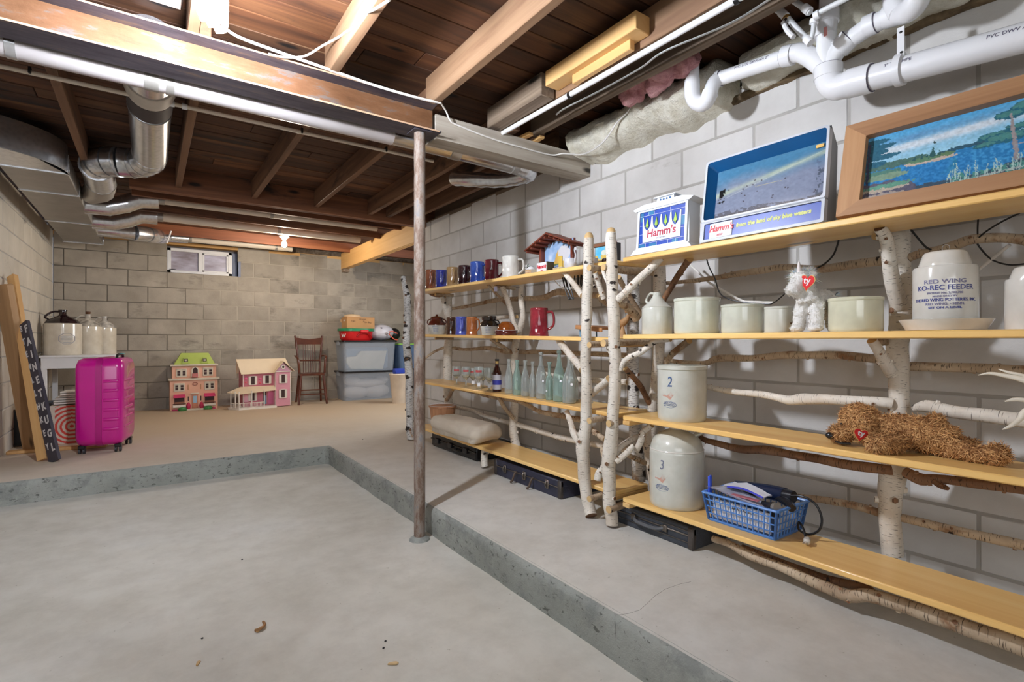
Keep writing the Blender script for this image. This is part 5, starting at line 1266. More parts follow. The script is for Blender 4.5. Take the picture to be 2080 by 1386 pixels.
def old_case(label, x, y0, y1, h_, col, d_=.30):
    t_ = thing('old_hard_case', label, 'case', (x, (y0 + y1) / 2, Z0)); L = y1 - y0
    m_ = plain('worn_leatherette', col, .5, var=.35, scale=16, bump=.3); mt = plain('tarnished_steel', (120, 112, 104), .4, .8, var=.3)
    obj('body', B().box((d_ / 2, 0, h_ * .46), (d_, L, h_ * .92), 0, .006), m_, t_)
    obj('lid', B().box((d_ / 2, 0, h_ * .80), (d_ + .006, L + .006, h_ * .38), 0, .006), m_, t_)
    obj('edge_band', B().box((-.002, 0, h_ * .60), (.006, L, .006), 0, .001), mt, t_)
    for yy in (-L / 2 + .012, L / 2 - .012):
        obj('corner_cap', B().box((.006, yy, h_ * .5), (.026, .030, h_ * .96), 0, .006), plain('worn_corner', (72, 66, 62), .5, .3, var=.4, scale=20), t_)
    return t_, mt, L
t_, mt, L = old_case('old dark blue-black case with brass latches under the bare end of the far rack', 1.865, 2.19, 2.86, .105, (46, 48, 66))
for yy in (.21, .0, -.22):
    obj('latch', B().box((-.006, yy, .062), (.010, .028, .050), 0, .003), mt, t_)
    obj('hasp', B().tube(smooth([(-.012, yy, .080), (-.020, yy, .062), (-.012, yy, .045)], 3)[0], .005, 6), mt, t_)
for yy in (.08, -.09):
    obj('handle_strap', B().tube(smooth([(-.008, yy, .07), (-.024, yy, .055), (-.035, yy + .004, .022), (-.04, yy + .018, .008)], 4)[0], .007, 6), plain('cracked_leather', (88, 72, 60), .7), t_)
t_, mt, L = old_case('old grey-black case with silver trim under the near rack by the floor branch', 1.86, 1.335, 1.78, .098, (58, 62, 70), .34)
obj('handle', B().tube(smooth([(-.006, .09, .055), (-.024, .07, .050), (-.026, 0, .046), (-.024, -.05, .050), (-.006, -.07, .055)], 4)[0], .008, 8), plain('grey_handle', (92, 94, 98), .4), t_)
for yy in (.10, -.08): obj('latch', B().box((-.006, yy, .056), (.010, .026, .030), 0, .003), mt, t_)
for dz in (.03, .078): obj('trim_line', B().box((-.0035, 0, dz), (.003, L * .96, .0025)), mt, t_)

# ================================================================ THINGS ON THE NEAR RACK
def panel_frame(BL, d, u):
    """matrix taking local x (right along the panel), -y (towards the room), z (up the panel) to the world"""
    d = Vector(d).normalized(); u = Vector(u).normalized(); n_ = u.cross(d).normalized(); u = d.cross(n_).normalized()
    # local: x->d, z->u, y-> back
    yb = u.cross(d); 
    return Matrix(((d.x, yb.x, u.x, BL[0]), (d.y, yb.y, u.y, BL[1]), (d.z, yb.z, u.z, BL[2]), (0, 0, 0, 1)))
def loc_thing(name, label, cat, mm, group=None):
    o = bpy.data.objects.new(name, None); C.objects.link(o); o.empty_display_size = .05
    o.location = mm.translation; o.rotation_euler = mm.to_euler(); return tag(o, label, cat, group)

# ---- landscape painting in a wooden frame
def blob(im, u, v, cu, cv, ru, rv, n_, col, edge=.5):
    d = ((u - cu) / ru) ** 2 + ((v - cv) / rv) ** 2
    lay(im, (d + (n_ - .5) * edge * 2 < 1) * 1.0, col)
def lake_picture():
    H, W = 130, 300; u, v = uvgrid(H, W); im = np.zeros((H, W, 3))
    n1 = fbm(H, W, 6, 11, 5); n2 = fbm(H, W, 18, 12, 4); n3 = fbm(H, W, 40, 13, 2)
    u = u + (fbm(H, W, 45, 41, 2) - .5) * .010; v = v + (fbm(H, W, 45, 42, 2) - .5) * .028
    for k, (a, b_) in enumerate(zip((64, 158, 216), (150, 206, 232))): im[..., k] = a + (b_ - a) * np.clip(v / .45, 0, 1)
    cl = fbm(H, W, 3, 14, 4)
    band = np.exp(-((v - .30 + .14 * u) / .07) ** 2)
    lay(im, np.clip(band * 1.1 * (.6 + .8 * cl), 0, .95), (218, 228, 236))
    lay(im, np.clip(np.exp(-((v - .18 + .12 * u) / .05) ** 2) * 1.2 * cl, 0, .8), (86, 140, 188))
    hz = .50 - .10 * np.clip((u - .38) / .62, 0, 1)
    lay(im, (v > hz) * 1.0, (30, 118, 184))
    lay(im, (v > hz) * np.clip((n3 - .45) * 3, 0, .6), (66, 156, 212))
    lay(im, (v > hz) * (v > .62) * (u < .5) * .4, (24, 104, 176))
    # far shore, left and right
    lay(im, (np.abs(v - (hz - .005)) < .03 + .035 * n2) * (u < .30) * 1.0, (66, 104, 96))
    lay(im, (np.abs(v - hz + .012) < .012 + .02 * n2) * (u > .36) * 1.0, (38, 78, 98))
    blob(im, u, v, .06, .62, .14, .07, n2, (74, 124, 110)); blob(im, u, v, .12, .66, .10, .05, n2, (120, 150, 124))
    # island with rocks, firs and green reflections
    lay(im, (np.abs(u - .345) < .09) * (v > .60) * (v < .80) * np.clip((fbm(H, W, 3, 20) * np.ones_like(u) - .35) * 2, 0, .55), (44, 140, 110))
    blob(im, u, v, .315, .555, .11, .035, n2, (196, 176, 160)); blob(im, u, v, .295, .525, .09, .035, n2, (84, 128, 96)); blob(im, u, v, .385, .515, .05, .03, n2, (88, 122, 84))
    for (cu, top, hgt, wd) in ((0.330, .36, .16, .020), (0.280, .44, .07, .008), (0.360, .43, .09, .008), (0.245, .46, .05, .012), (0.305, .45, .06, .007)):
        t_ = np.clip((v - top) / hgt, 0, 1)
        lay(im, ((v > top) * (v < top + hgt) * (np.abs(u - cu) < wd * t_ * (.4 + .9 * n3))) * 1.0, (36, 82, 84))
    lay(im, ((u - .335) ** 2 * 9 + (v - .315) ** 2 < .0004) * 1.0, (40, 60, 60))
    # pine on the left edge
    for (cv, ln) in ((.08, .09), (.17, .13), (.25, .11), (.33, .15), (.42, .09)):
        blob(im, u, v, .02, cv + .02, ln, .045, n2, (34, 92, 116), .6)
    lay(im, (np.abs(u - .012 - .01 * v) < .007) * (v > .1) * (v < .9) * 1.0, (52, 62, 92))
    # pine on the right with pale trunk
    for (cu, cv, ru, rv) in ((.64, .18, .07, .06), (.70, .10, .06, .07), (.585, .42, .07, .06), (.63, .47, .09, .08), (.70, .36, .07, .05), (.55, .52, .05, .04), (.78, .2, .08, .06), (.82, .36, .08, .08), (.9, .25, .1, .1)):
        blob(im, u, v, cu, cv, ru, rv, n2, (30, 92, 112), .7); blob(im, u, v, cu, cv - .01, ru * .8, rv * .6, n3, (64, 128, 124), .9)
    tx = .645 + .05 * (v - .2)
    lay(im, (np.abs(u - tx) < .004 + .010 * (v - .1)) * (v > .16) * (v < .84) * 1.0, (150, 140, 140))
    lay(im, (np.abs((v - .60) + (u - .66) * .35) < .006) * (u > .665) * (u < .8) * 1.0, (150, 150, 158))
    # foreground: rock, grasses
    fg = .84 - .05 * np.sin(u * 9 + 1) - .06 * (n1 - .5) + .04 * (u < .3)
    lay(im, (v > fg) * 1.0, (52, 74, 92)); 
    blob(im, u, v, .10, .90, .17, .17, n1, (84, 82, 100), .5); blob(im, u, v, .10, .84, .13, .04, n2, (184, 168, 150), .9); blob(im, u, v, .12, .93, .10, .03, n2, (166, 152, 142), .9); blob(im, u, v, .13, .80, .13, .035, n3, (92, 152, 128), 1.0)
    lay(im, (v > .82 + .03 * np.sin(u * 14)) * (u > .42) * (n3 > .46) * 1.0, (66, 134, 124))
    r = np.random.RandomState(5)
    for i in range(80):
        c0 = r.uniform(.40, .98); ln = r.uniform(.08, .24); sl = r.uniform(-.3, .3); b0 = r.uniform(.88, 1)
        lay(im, (np.abs(u - c0 - sl * (b0 - v) * .3) < .0017) * (v < b0) * (v > b0 - ln) * 1.0, (170, 204, 196))
    lay(im, (np.abs(v - (.93 - .16 * (u - .5))) < .008) * (u > .4) * .8, (186, 190, 184))
    im[:] = im * (.88 + .20 * n3[..., None]) * .86 + 26 + (fbm(H, W, 60, 44, 2)[..., None] - .5) * np.array([14, 12, 8])
    return np.clip(im, 0, 255)
mm = panel_frame((1.835, .765, 1.414), (.05, -1, 0), (.085, 0, .31))
tf = loc_thing('framed_painting', 'wide lake landscape painting in a thick knotty wooden frame on the top shelf', 'painting', mm)
Lf, Hf = .645, .325
fw = woodm('frame_wood_v', [(.28, (160, 116, 78)), (.5, (188, 142, 100)), (.74, (204, 162, 120))], 'Z', .5, .8, .12, True)
fw2 = woodm('frame_wood_h', [(.28, (140, 100, 68)), (.5, (166, 122, 86)), (.74, (184, 142, 104))], 'X', .5, .8, .12, True)
def mitre(p, th, m): 
    XZ = Matrix(((1, 0, 0, 0), (0, 0, 1, 0), (0, 1, 0, 0), (0, 0, 0, 1)))
    return B().prism(p, th, 0, XZ, -th + .0)
wv, wt, wb = .062, .056, .046
for nm, p, m_ in (('side_rail', [(0, 0), (wv, wb), (wv, Hf - wt), (0, Hf)], fw), ('side_rail', [(Lf, 0), (Lf, Hf), (Lf - wv, Hf - wt), (Lf - wv, wb)], fw),
                 ('top_rail', [(0, Hf), (wv, Hf - wt), (Lf - wv, Hf - wt), (Lf, Hf)], fw2), ('bottom_rail', [(0, 0), (Lf, 0), (Lf - wv, wb), (wv, wb)], fw2)):
    obj(nm, mitre(p, .034, None), m_, tf)
printed('canvas', lake_picture(), Lf - 2 * wv + .004, Hf - wt - wb + .004, tf, T(Lf / 2, -.010, wb - .002), .25, coat=.3)
obj('backboard', B().box((Lf / 2, -.004, Hf / 2), (Lf - .02, .008, Hf - .02)), M['black'], tf)

# ---- illuminated box sign with grey picture
mm = panel_frame((1.808, 1.262, 1.414), (.012, -1, 0), (.05, 0, .34))
ts = loc_thing('lightbox_sign', 'large grey lightbox sign with a faded cloudy picture over a blue slogan strip', 'sign', mm)
Wl, Hl = .462, .335
shell = plain('grey_plastic_shell', (176, 180, 186), .4, var=.05)
blue = plain('sign_blue', (14, 62, 160), .35, var=.06); navy = plain('recess_blue', (12, 84, 138), .35, var=.08)
def rrect(x0, x1, z0, z1, r, n=5):
    P = []
    for (cx_, cz_, a0) in ((x1 - r, z1 - r, 0), (x0 + r, z1 - r, PI / 2), (x0 + r, z0 + r, PI), (x1 - r, z0 + r, 1.5 * PI)):
        for i in range(n + 1):
            a = a0 + PI / 2 * i / n; P.append((cx_ + r * math.cos(a), cz_ + r * math.sin(a)))
    return P
def ring(outer, inner, y0, y1, m=0):
    b = B(); n = len(outer); vs = [(x, y0, z) for x, z in outer] + [(x, y0, z) for x, z in inner] + [(x, y1, z) for x, z in inner] + [(x, y1, z) for x, z in outer]
    fs = []
    for i in range(n):
        j = (i + 1) % n
        fs += [(i, j, n + j, n + i), (n + i, n + j, 2 * n + j, 2 * n + i), (2 * n + i, 2 * n + j, 3 * n + j, 3 * n + i), (3 * n + i, 3 * n + j, j, i)]
    return b.add(vs, fs, m)
outer = rrect(0, Wl, 0, Hl, .014); up_in = rrect(.008, Wl - .008, .090, Hl - .007, .012); up_mid = rrect(.030, Wl - .010, .094, Hl - .036, .006); low_in = rrect(.016, Wl - .010, .010, .074, .006)
up_out = rrect(0, Wl, .078, Hl, .014); low_out = rrect(0, Wl, 0, .084, .006)
obj('upper_frame', ring(up_out, up_in, -.012, .01), plain('silver_white_rim', (196, 200, 208), .35), ts)
obj('lower_frame', ring(low_out, low_in, -.012, .01), shell, ts)
b = B(); n = len(up_in); b.add([(x, -.010, z) for x, z in up_in] + [(x, .03, z) for x, z in up_mid], [(i, (i + 1) % n, n + (i + 1) % n, n + i) for i in range(n)])
obj('recess_wall', b, navy, ts)
b = B(); b.add([(0, .0, 0), (Wl, 0, 0), (Wl, 0, Hl), (0, 0, Hl), (.02, .10, .01), (Wl - .01, .10, .01), (Wl - .02, .10, Hl - .03), (.02, .10, Hl - .03)], [(0, 4, 5, 1), (1, 5, 6, 2), (2, 6, 7, 3), (3, 7, 4, 0), (4, 7, 6, 5)])
obj('housing', b, plain('housing_grey', (132, 136, 140), .5, var=.06), ts)
H, W = 100, 170; u, v = uvgrid(H, W); im = np.zeros((H, W, 3)); n1 = fbm(H, W, 3, 31, 5); n2 = fbm(H, W, 12, 32, 4); n3 = fbm(H, W, 24, 33, 3)
im[:] = (128, 136, 156)
lay(im, np.clip(1.3 - v * 2.6 + (n1 - .5), 0, 1), (74, 124, 156)); lay(im, np.clip(np.exp(-((v - .50 + .34 * u) / .05) ** 2) * (.4 + n1), 0, .8), (176, 184, 160))
lay(im, np.clip((u - .72) * 4, 0, 1) * (n1 > .42) * (v > .22) * (v < .55) * .6, (92, 98, 122))
lay(im, (v > .86 - .04 * np.sin(u * 6)) * (n3 > .47) * .6, (60, 62, 66)); lay(im, ((np.abs(u - .06) < .03) * (n2 > .52) * (v > .32) * (v < .66)) * 1.0, (26, 28, 30))
lay(im, (u > .9) * (n3 > .53) * (v > .45) * .7, (66, 74, 84)); lay(im, (np.abs(v - .62 + .5 * (u)) < .007) * (u > .1) * .4, (196, 200, 190))
lay(im, (np.abs(v - .46 - .05 * u) < .005) * (u > .38) * (u < .62) * .6, (206, 190, 130)); lay(im, (v > .9) * (n2 > .45) * .6, (84, 82, 78))
r_ = np.random.RandomState(3)
for i in range(22): lay(im, ((u - r_.rand()) ** 2 * 4 + (v - .3 - .6 * r_.rand()) ** 2 < .0002) * .7, (62, 56, 60))
printed('faded_picture', im * (.93 + .14 * n3[..., None]), Wl - .040, Hl - .130, ts, T(Wl / 2 + .010, .030, .094), .12, coat=.6)
obj('sticker', B().box((Wl - .044, .026, Hl - .048), (.026, .002, .012), 0, .0008), plain('orange_sticker', (232, 186, 96), .5), ts)
obj('slogan_panel', B().box((Wl / 2 + .003, -.004, .042), (Wl - .028, .006, .062), 0, .001), blue, ts)
obj('name_plate', B().box((.088, -.0085, .041), (.096, .004, .060), 0, .003), M['white_paint'], ts)
lettering('lettering', "Hamm's", .036, red, ts, T(.090, -.0115, .047), .0004, .25, .0006, sx=.86)
lettering('lettering', "BEER", .012, red, ts, T(.086, -.0115, .021), .0003, .3)
lettering('lettering', "from the land of sky blue waters", .0215, plain('slogan_yellow', (206, 210, 120), .5), ts, T(.285, -.0078, .046), .0004, .1, .0009, sx=.95)

# ---- small lantern-shaped sign
mm = panel_frame((1.815, 1.632, 1.414), (.02, -1, 0), (.02, 0, .25))
ts = loc_thing('lantern_sign', 'white lantern-shaped sign with red name and four little green trees on blue', 'sign', mm)
wl = .325; sgw = plain('sign_white', (222, 226, 232), .35, var=.04)
def trap(x0, x1, z0, x2, x3, z1, y0, y1): 
    b = B(); b.add([(x0, y0, z0), (x1, y0, z0), (x3, y0, z1), (x2, y0, z1), (x0, y1, z0), (x1, y1, z0), (x3, y1, z1), (x2, y1, z1)], [(0, 1, 2, 3), (4, 7, 6, 5), (0, 4, 5, 1), (1, 5, 6, 2), (2, 6, 7, 3), (3, 7, 4, 0)]); return b
obj('body', trap(.022, wl - .022, .018, .030, wl - .030, .205, .0, .075), sgw, ts)
obj('base_foot', trap(.002, wl - .002, .0, .022, wl - .022, .022, -.012, .085), sgw, ts)
obj('eave', trap(.020, wl - .020, .198, .002, wl - .002, .210, -.012, .085), sgw, ts)
obj('roof', trap(.004, wl - .004, .210, .06, wl - .06, .224, -.010, .082), sgw, ts)
obj('cupola', trap(.118, .208, .222, .118, .208, .246, .012, .055), sgw, ts)
obj('cupola_cap', trap(.104, .222, .246, .110, .216, .252, .004, .062), sgw, ts)
for i in range(4): obj('cupola_arch', B().prism([(x + .130 + .0165 * i + .004, z + .228) for x, z in ((0, 0), (.009, 0), (.009, .010), (.0045, .015), (0, .010))], .001, 0, Matrix(((1, 0, 0, 0), (0, 0, 1, .0105), (0, 1, 0, 0), (0, 0, 0, 1)))), navy, ts)
XZ = Matrix(((1, 0, 0, 0), (0, 0, 1, 0), (0, 1, 0, 0), (0, 0, 0, 1)))
for i in range(5):
    pass
obj('face_frame', ring(rrect(.030, wl - .030, .022, .200, .004), rrect(.042, wl - .042, .030, .190, .003), -.008, .002), sgw, ts)
face = B(); face.box((wl / 2, -.001, .110), (wl - .084, .004, .162)); obj('blue_face', face, blue, ts)
teal = plain('teal_tile', (22, 108, 156), .4)
b = B()
for (x0, x1, z0, z1) in ((.045, .075, .030, .045), (.10, .14, .030, .044), (.045, .062, .150, .188), (.085, .12, .172, .190), (.262, .281, .10, .14), (.22, .25, .030, .045)): b.box(((x0 + x1) / 2, -.0036, (z0 + z1) / 2), (x1 - x0, .001, z1 - z0))
obj('teal_tile', b, teal, ts)
b = B()
for (x0, z0, x1, z1) in ((.044, .048, .28, .048), (.044, .09, .062, .09), (.044, .13, .062, .13), (.044, .172, .28, .172), (.262, .09, .281, .09), (.262, .14, .281, .14), (.08, .03, .08, .048), (.14, .03, .14, .048), (.2, .03, .2, .048), (.24, .03, .24, .048), (.12, .172, .12, .19), (.205, .172, .205, .19), (.09, .172, .09, .19)):
    b.box(((x0 + x1) / 2, -.0042, (z0 + z1) / 2), (abs(x1 - x0) + .0012, .0006, abs(z1 - z0) + .0012))
obj('white_line', b, M['white_paint'], ts)
# white crown-shaped plate: scalloped top
P = [(.064, .052), (.262, .052)]
for i in range(5):
    x = .262 - i * .0495
    P += [(x, .165 if True else 0), (x - .006, .165)] if i < 5 else []
    if i < 4:
        xc = x - .0275
        for k in range(7):
            a = PI * k / 6; P.append((xc + .0185 * math.cos(a), .120 - .016 * math.sin(a) + .012 * abs(math.cos(a))))
obj('crown_plate', B().prism(P, .0015, 0, XZ, -.0058), sgw, ts)
grn = plain('tree_green', (150, 186, 58), .5)
for i in range(4):
    xc = .262 - i * .0495 - .0275
    b = B(); b.prism([(xc - .009, .122), (xc - .003, .122), (xc - .003, .114), (xc + .003, .114), (xc + .003, .122), (xc + .009, .122), (xc, .160)], .0012, 0, XZ, -.0072); obj('little_tree', b, grn, ts)
lettering('lettering', "Hamm's", .048, plain('crimson', (176, 24, 56), .5), ts, T(.163, -.0064, .087), .0004, .04, .0010, sx=.98)
lettering('lettering', "ON TAP HERE", .0085, plain('grey_ink', (110, 110, 130), .5), ts, T(.163, -.0064, .062), .0003)

# ---- crocks
stone = gl('stoneware', (214, 216, 200), (198, 200, 184), .16)
stone2 = gl('stoneware_grey', (206, 206, 196), (190, 190, 178), .18)
cream_st = gl('stoneware_cream2', (222, 218, 210), (208, 204, 194), .14)
def crock(label, x, S, z, m_, rim=.10, flare=.02, name='stoneware_crock'):
    y, w_, h_ = S; r = w_ / 2 / (1 + flare)
    t_ = thing(name, label, 'crock', (x, y, z))
    obj('body', B().lathe([(r * .94, 0), (r * .985, h_ * .03), (r, h_ * .10), (r, h_ * (1 - rim)), (r * .955, h_ * (1 - rim * .85)), (r * .93, h_ * .9), (r * .93, h_ * .06), (.0001, h_ * .05)], 36), m_, t_)
    obj('rim', B().lathe([(r * .99, h_ * (1 - rim)), (r * (1 + flare), h_ * (1 - rim * .8)), (r * (1 + flare), h_ * (1 - rim * .45)), (r * (1.005 + flare), h_ * .985), (r * .98, h_), (r * .93, h_ * .985), (r * .93, h_ * (1 - rim))], 36), m_, t_)
    return t_, r, h_, math.atan2(-y, -x) + PI / 2
cx = 1.915
crock('tall greenish-white stoneware crock next to the little jug on the second shelf', cx, (1.358, 0.190, 0.152), 1.055, stone)
crock('mid-sized greenish-white crock, third vessel on the second shelf', cx, (1.150, 0.160, 0.113), 1.055, gl('stoneware_olive', (204, 206, 190), (190, 190, 176), .16))
t_, r, h_, a = crock('smallest white crock with a brown chip, standing beside the toy unicorn', cx, (1.006, 0.099, 0.097), 1.055, stone2)
obj('chip', B().box((r * .45, -r * .90, h_ * .35), (.018, .001, .007), 0, .0004, R(a) @ R(.45)), plain('chip_brown', (112, 84, 60), .8), t_)
crock('wide low ivory-green crock right of the toy unicorn', cx, (0.751, 0.158, 0.113), 1.055, gl('stoneware_ivory', (216, 214, 188), (198, 196, 172), .14), .12)
y, w_, h_ = (1.569, 0.138, 0.193)
t_ = thing('small_jug', 'small white stoneware jug with a pouring neck and loop handle on the second shelf', 'jug', (1.915, y, 1.055)); r = w_ / 2
obj('body', B().lathe([(r * .97, 0), (r, .004), (r, h_ * .60), (r * .97, h_ * .635), (r * .99, h_ * .645), (r * .80, h_ * .70), (r * .5, h_ * .80), (r * .30, h_ * .90), (r * .24, h_ * .97), (r * .24, h_), (r * .17, h_), (.0001, h_ * .9)], 34), stone2, t_)
obj('spout', B().tube([(0, 0, h_ * .90), (0, -.004, h_ * 1.0)], [r * .28, r * .26], 14), stone2, t_)
obj('handle', B().tube(arc_handle((-.004, r * .2, h_ * .98), (-.004, r * .62, h_ * .74), (0, r * .42, h_ * .02), r), r * .09, 10), stone2, t_)
# chick feeder jar and tray
y, w_, h_ = (0.518, 0.221, 0.234)
t_ = thing('chick_feeder', 'white stoneware poultry feeder jar with blue printing, standing in a shallow dish', 'crock', (1.925, y, 1.055)); R_ = w_ / 2; r = R_ * .69
a = math.atan2(-y, -1.925) + PI / 2
obj('dish', B().lathe([(R_ * .78, 0), (R_ * .84, .002), (R_ * .98, h_ * .125), (R_, h_ * .14), (R_ * .97, h_ * .145), (R_ * .8, h_ * .03), (.0001, h_ * .02)], 40), cream_st, t_)
z0_ = h_ * .10
obj('jar', B().lathe([(r * .98, z0_), (r, z0_ + .004), (r, h_ * .77), (r * .97, h_ * .80), (r * .82, h_ * .81), (.0001, h_ * .81)], 40), cream_st, t_)
obj('domed_top', B().lathe([(r * .82, h_ * .805), (r * .82, h_ * .83), (r * .80, h_ * .85), (r * .69, h_ * .965), (r * .64, h_ * .99), (r * .55, h_), (.0001, h_)], 40), cream_st, t_)
ink = plain('blue_print', (72, 78, 140), .5); ink2 = plain('faded_blue_print', (124, 120, 150), .5)
mmx = R(a)
for s_, zz, sz, mt_, sx_ in (('RED WING', .60, .0165, ink2, 1.25), ('KO-REC FEEDER', .525, .0195, ink, 1.0), ('PATENT No. 2,702,780', .46, .0078, ink2, 1.1), ('MADE ONLY BY', .42, .0072, ink2, 1.1), ('THE RED WING POTTERIES, INC.', .375, .0120, ink, .92), ('RED WING, - MINN.', .325, .0095, ink2, 1.1), ('SET ON A LEVEL', .28, .0082, ink, 1.3)):
    lettering('lettering', s_, sz, mt_, t_, mmx @ T(.0, -r - .0006, h_ * zz), .0003, 0, .0003, bend=r, sx=sx_)
obj('wire_loop', B().tube(smooth([(0, -.012, h_), (0, -.010, h_ * 1.07), (0, -.002, h_ * 1.09), (0, .006, h_ * 1.06), (0, .004, h_)], 4)[0], .0009, 5), M['chrome'], t_)
y, w_, h_ = (0.329, 0.117, 0.169)
t_ = thing('lidded_crock', 'white glossy domed stoneware jar cut off by the picture edge on the second shelf', 'crock', (1.925, y, 1.055)); r = w_ / 2
obj('jar', B().lathe([(r * .98, 0), (r, .004), (r * .99, h_ * .76), (r * .97, h_ * .80), (.0001, h_ * .80)], 40), cream_st, t_)
obj('domed_top', B().lathe([(r * .84, h_ * .795), (r * .83, h_ * .84), (r * .7, h_ * .97), (r * .6, h_), (.0001, h_)], 40), cream_st, t_)

# wing-crest transfer printed on the crocks
def stamp(t_, a, r, zc, num, size, ncol, s=1.0, dx=0.0, taper=0.0):
    inkn = plain('cobalt_ink', ncol, .5)
    lettering('numeral', num, size, inkn, t_, R(a) @ T(0, -r - .0006, zc + .046 * s) , .0003, .12, .0004, bend=None if False else r, sx=.8)
    H, W = 60, 80; u, v = uvgrid(H, W)
    # feathered wing as narrow curved blades
    b = B(); k = 9
    for i in range(k):
        f = i / (k - 1)
        x0 = (-.036 + .040 * f) * s; z0_ = (-.014 + .004 * f - .020 * f * f) * s
        x1 = (.050 * (1 - f) + .004 * f) * s; z1 = (.030 - .060 * f) * s
        def pt(x, z): return ((r + .0005) * math.sin(x / r), -(r + .0005) * math.cos(x / r), zc + z)
        nx, nz = (z1 - z0_), -(x1 - x0); L_ = math.hypot(nx, nz) + 1e-6; nx, nz = nx / L_ * .0032 * s, nz / L_ * .0032 * s
        xm, zm = (x0 + x1) / 2, (z0_ + z1) / 2 - .004 * s * (1 - f)
        b.add([pt(x0 - nx, z0_ - nz), pt(xm - nx, zm - nz), pt(x1, z1), pt(xm + nx, zm + nz), pt(x0 + nx, z0_ + nz)], [(0, 1, 2, 3, 4)])
    obj('printed_wing', b, plain('faint_rose_ink', (196, 150, 132), .5), t_).data.transform(R(a))
    el = []
    for i in range(21):
        q = 2 * PI * i / 20; x = .030 * s * math.cos(q); z = -.050 * s + .0135 * s * math.sin(q)
        el.append(R(a) @ Vector(((r + .0003) * math.sin(x / r), -(r + .0003) * math.cos(x / r), zc + z)))
    obj('oval_stamp', B().tube(el, .0006, 4), plain('stamp_blue', (92, 116, 160), .5), t_)
    for q, (s_, zz) in enumerate((('RED WING', -.045), ('UNION STONEWARE CO.', -.051), ('RED WING, MINN.', -.057))):
        lettering('lettering', s_, (.0085, .0045, .0055)[q] * s, plain('stamp_blue2', (72, 92, 140), .5), t_, R(a) @ T(0, -r - .0006, zc + (zz + .003) * s), .0003, bend=r, sx=1.25)
t_, r, h_, a = crock('tall grey-white crock marked with a blue 2 and a faint wing on the third shelf', 1.925, (1.441, 0.215, 0.241), .679, stone2, .09, .035)
stamp(t_, a - .50, r, h_ * .51, '2', .062, (70, 92, 130), 1.0)
y, w_, h_ = (1.472, 0.235, 0.356)
t_ = thing('large_jug', 'big grey-white stoneware jug marked with a 3 and a wing on the bottom shelf', 'jug', (1.93, y, .298)); r = w_ / 2; a = math.atan2(-y, -1.93) + PI / 2
obj('body', B().lathe([(r * .95, 0), (r * .985, .004), (r, .02), (r, h_ * .66), (r * .985, h_ * .69), (r * .965, h_ * .70), (r * .955, h_ * .735), (r * .86, h_ * .82), (r * .66, h_ * .885), (r * .4, h_ * .92), (r * .27, h_ * .94), (r * .25, h_ * 1.0), (r * .28, h_ * 1.02), (r * .26, h_ * 1.07), (r * .18, h_ * 1.07), (.0001, h_ * 1.0)], 44), stone2, t_)
obj('shoulder_ridge', B().lathe([(r * .985, h_ * .688), (r * .999, h_ * .696), (r * .985, h_ * .704), (r * .965, h_ * .70)], 44), cream_st, t_)
obj('handle', B().tube(arc_handle((r * .1, -r * .22, h_ * 1.03), (r * .3, -r * .62, h_ * .88), (r * .15, -r * .42, h_ * .02), r), r * .085, 10, squash=1.4), stone2, t_)
stamp(t_, a - .55, r, h_ * .40, '3', .058, (120, 124, 140), 1.02)

# ---- blue plastic basket with hair tools
by0, by1, bx0, bx1, bz = .992, 1.262, 1.862, 2.052, .2985
t_ = thing('plastic_basket', 'blue plastic grid basket on the bottom shelf filled with hair tools', 'basket', ((bx0 + bx1) / 2, (by0 + by1) / 2, bz))
bl = plain('basket_blue', (84, 132, 198), .35, var=.06)
hx, hy, hb, fl = .095, .135, .112, .016
b = B()
def lerp(a_, b_, f): return a_ + (b_ - a_) * f
def wall_grid(c0, c1, t0, t1, nc, nr_):
    """c0,c1 bottom corners; t0,t1 top corners"""
    c0, c1, t0, t1 = map(Vector, (c0, c1, t0, t1)); bars = B()
    for i in range(nc + 1):
        f = i / nc; p = c0.lerp(c1, f); q = t0.lerp(t1, f); bars.tube([p, q], .0027 if 0 < i < nc else .006, 5, sm=False, squash=1.0)
    for j in range(nr_ + 1):
        f = j / nr_; p = c0.lerp(t0, f); q = c1.lerp(t1, f); bars.tube([p, q], .0027 if 0 < j < nr_ else .005, 5, sm=False)
    return bars
cb = [(-hx, hy, .004), (-hx, -hy, .004), (hx, -hy, .004), (hx, hy, .004)]
ct = [(-hx - fl, hy + fl, hb), (-hx - fl, -hy - fl, hb), (hx + fl, -hy - fl, hb), (hx + fl, hy + fl, hb)]
for i in range(4):
    j = (i + 1) % 4
    obj('basket_side', wall_grid(cb[i], cb[j], ct[i], ct[j], 13 if i % 2 == 0 else 9, 4), bl, t_)
obj('bottom', B().box((0, 0, .003), (2 * hx, 2 * hy, .006)), bl, t_)
rim = [(x * 1.01, y * 1.01, hb) for x, y, z in ct]; obj('rim', ring([(p[0] * 1.03, p[1] * 1.03) for p in rim], [(p[0] * .97, p[1] * .97) for p in rim], hb - .002, hb + .004) if False else B().tube(smooth(sum([[Vector(rim[i]).lerp(Vector(rim[(i + 1) % 4]), f) for f in (.04, .5, .96)] for i in range(4)], []) + [Vector(rim[0]).lerp(Vector(rim[1]), .04)], 3)[0], .0055, 8, squash=1.3), bl, t_)
tc_ = thing('paper_sheet', 'white paper lining standing inside the blue basket with marker writing', 'paper', (1.862 + .008, 1.127, bz + .012))
obj('sheet', B().box((.0, 0, .042), (.0015, .235, .078), 0, 0, R(-.10, 'Y')), M['white_paint'], tc_)
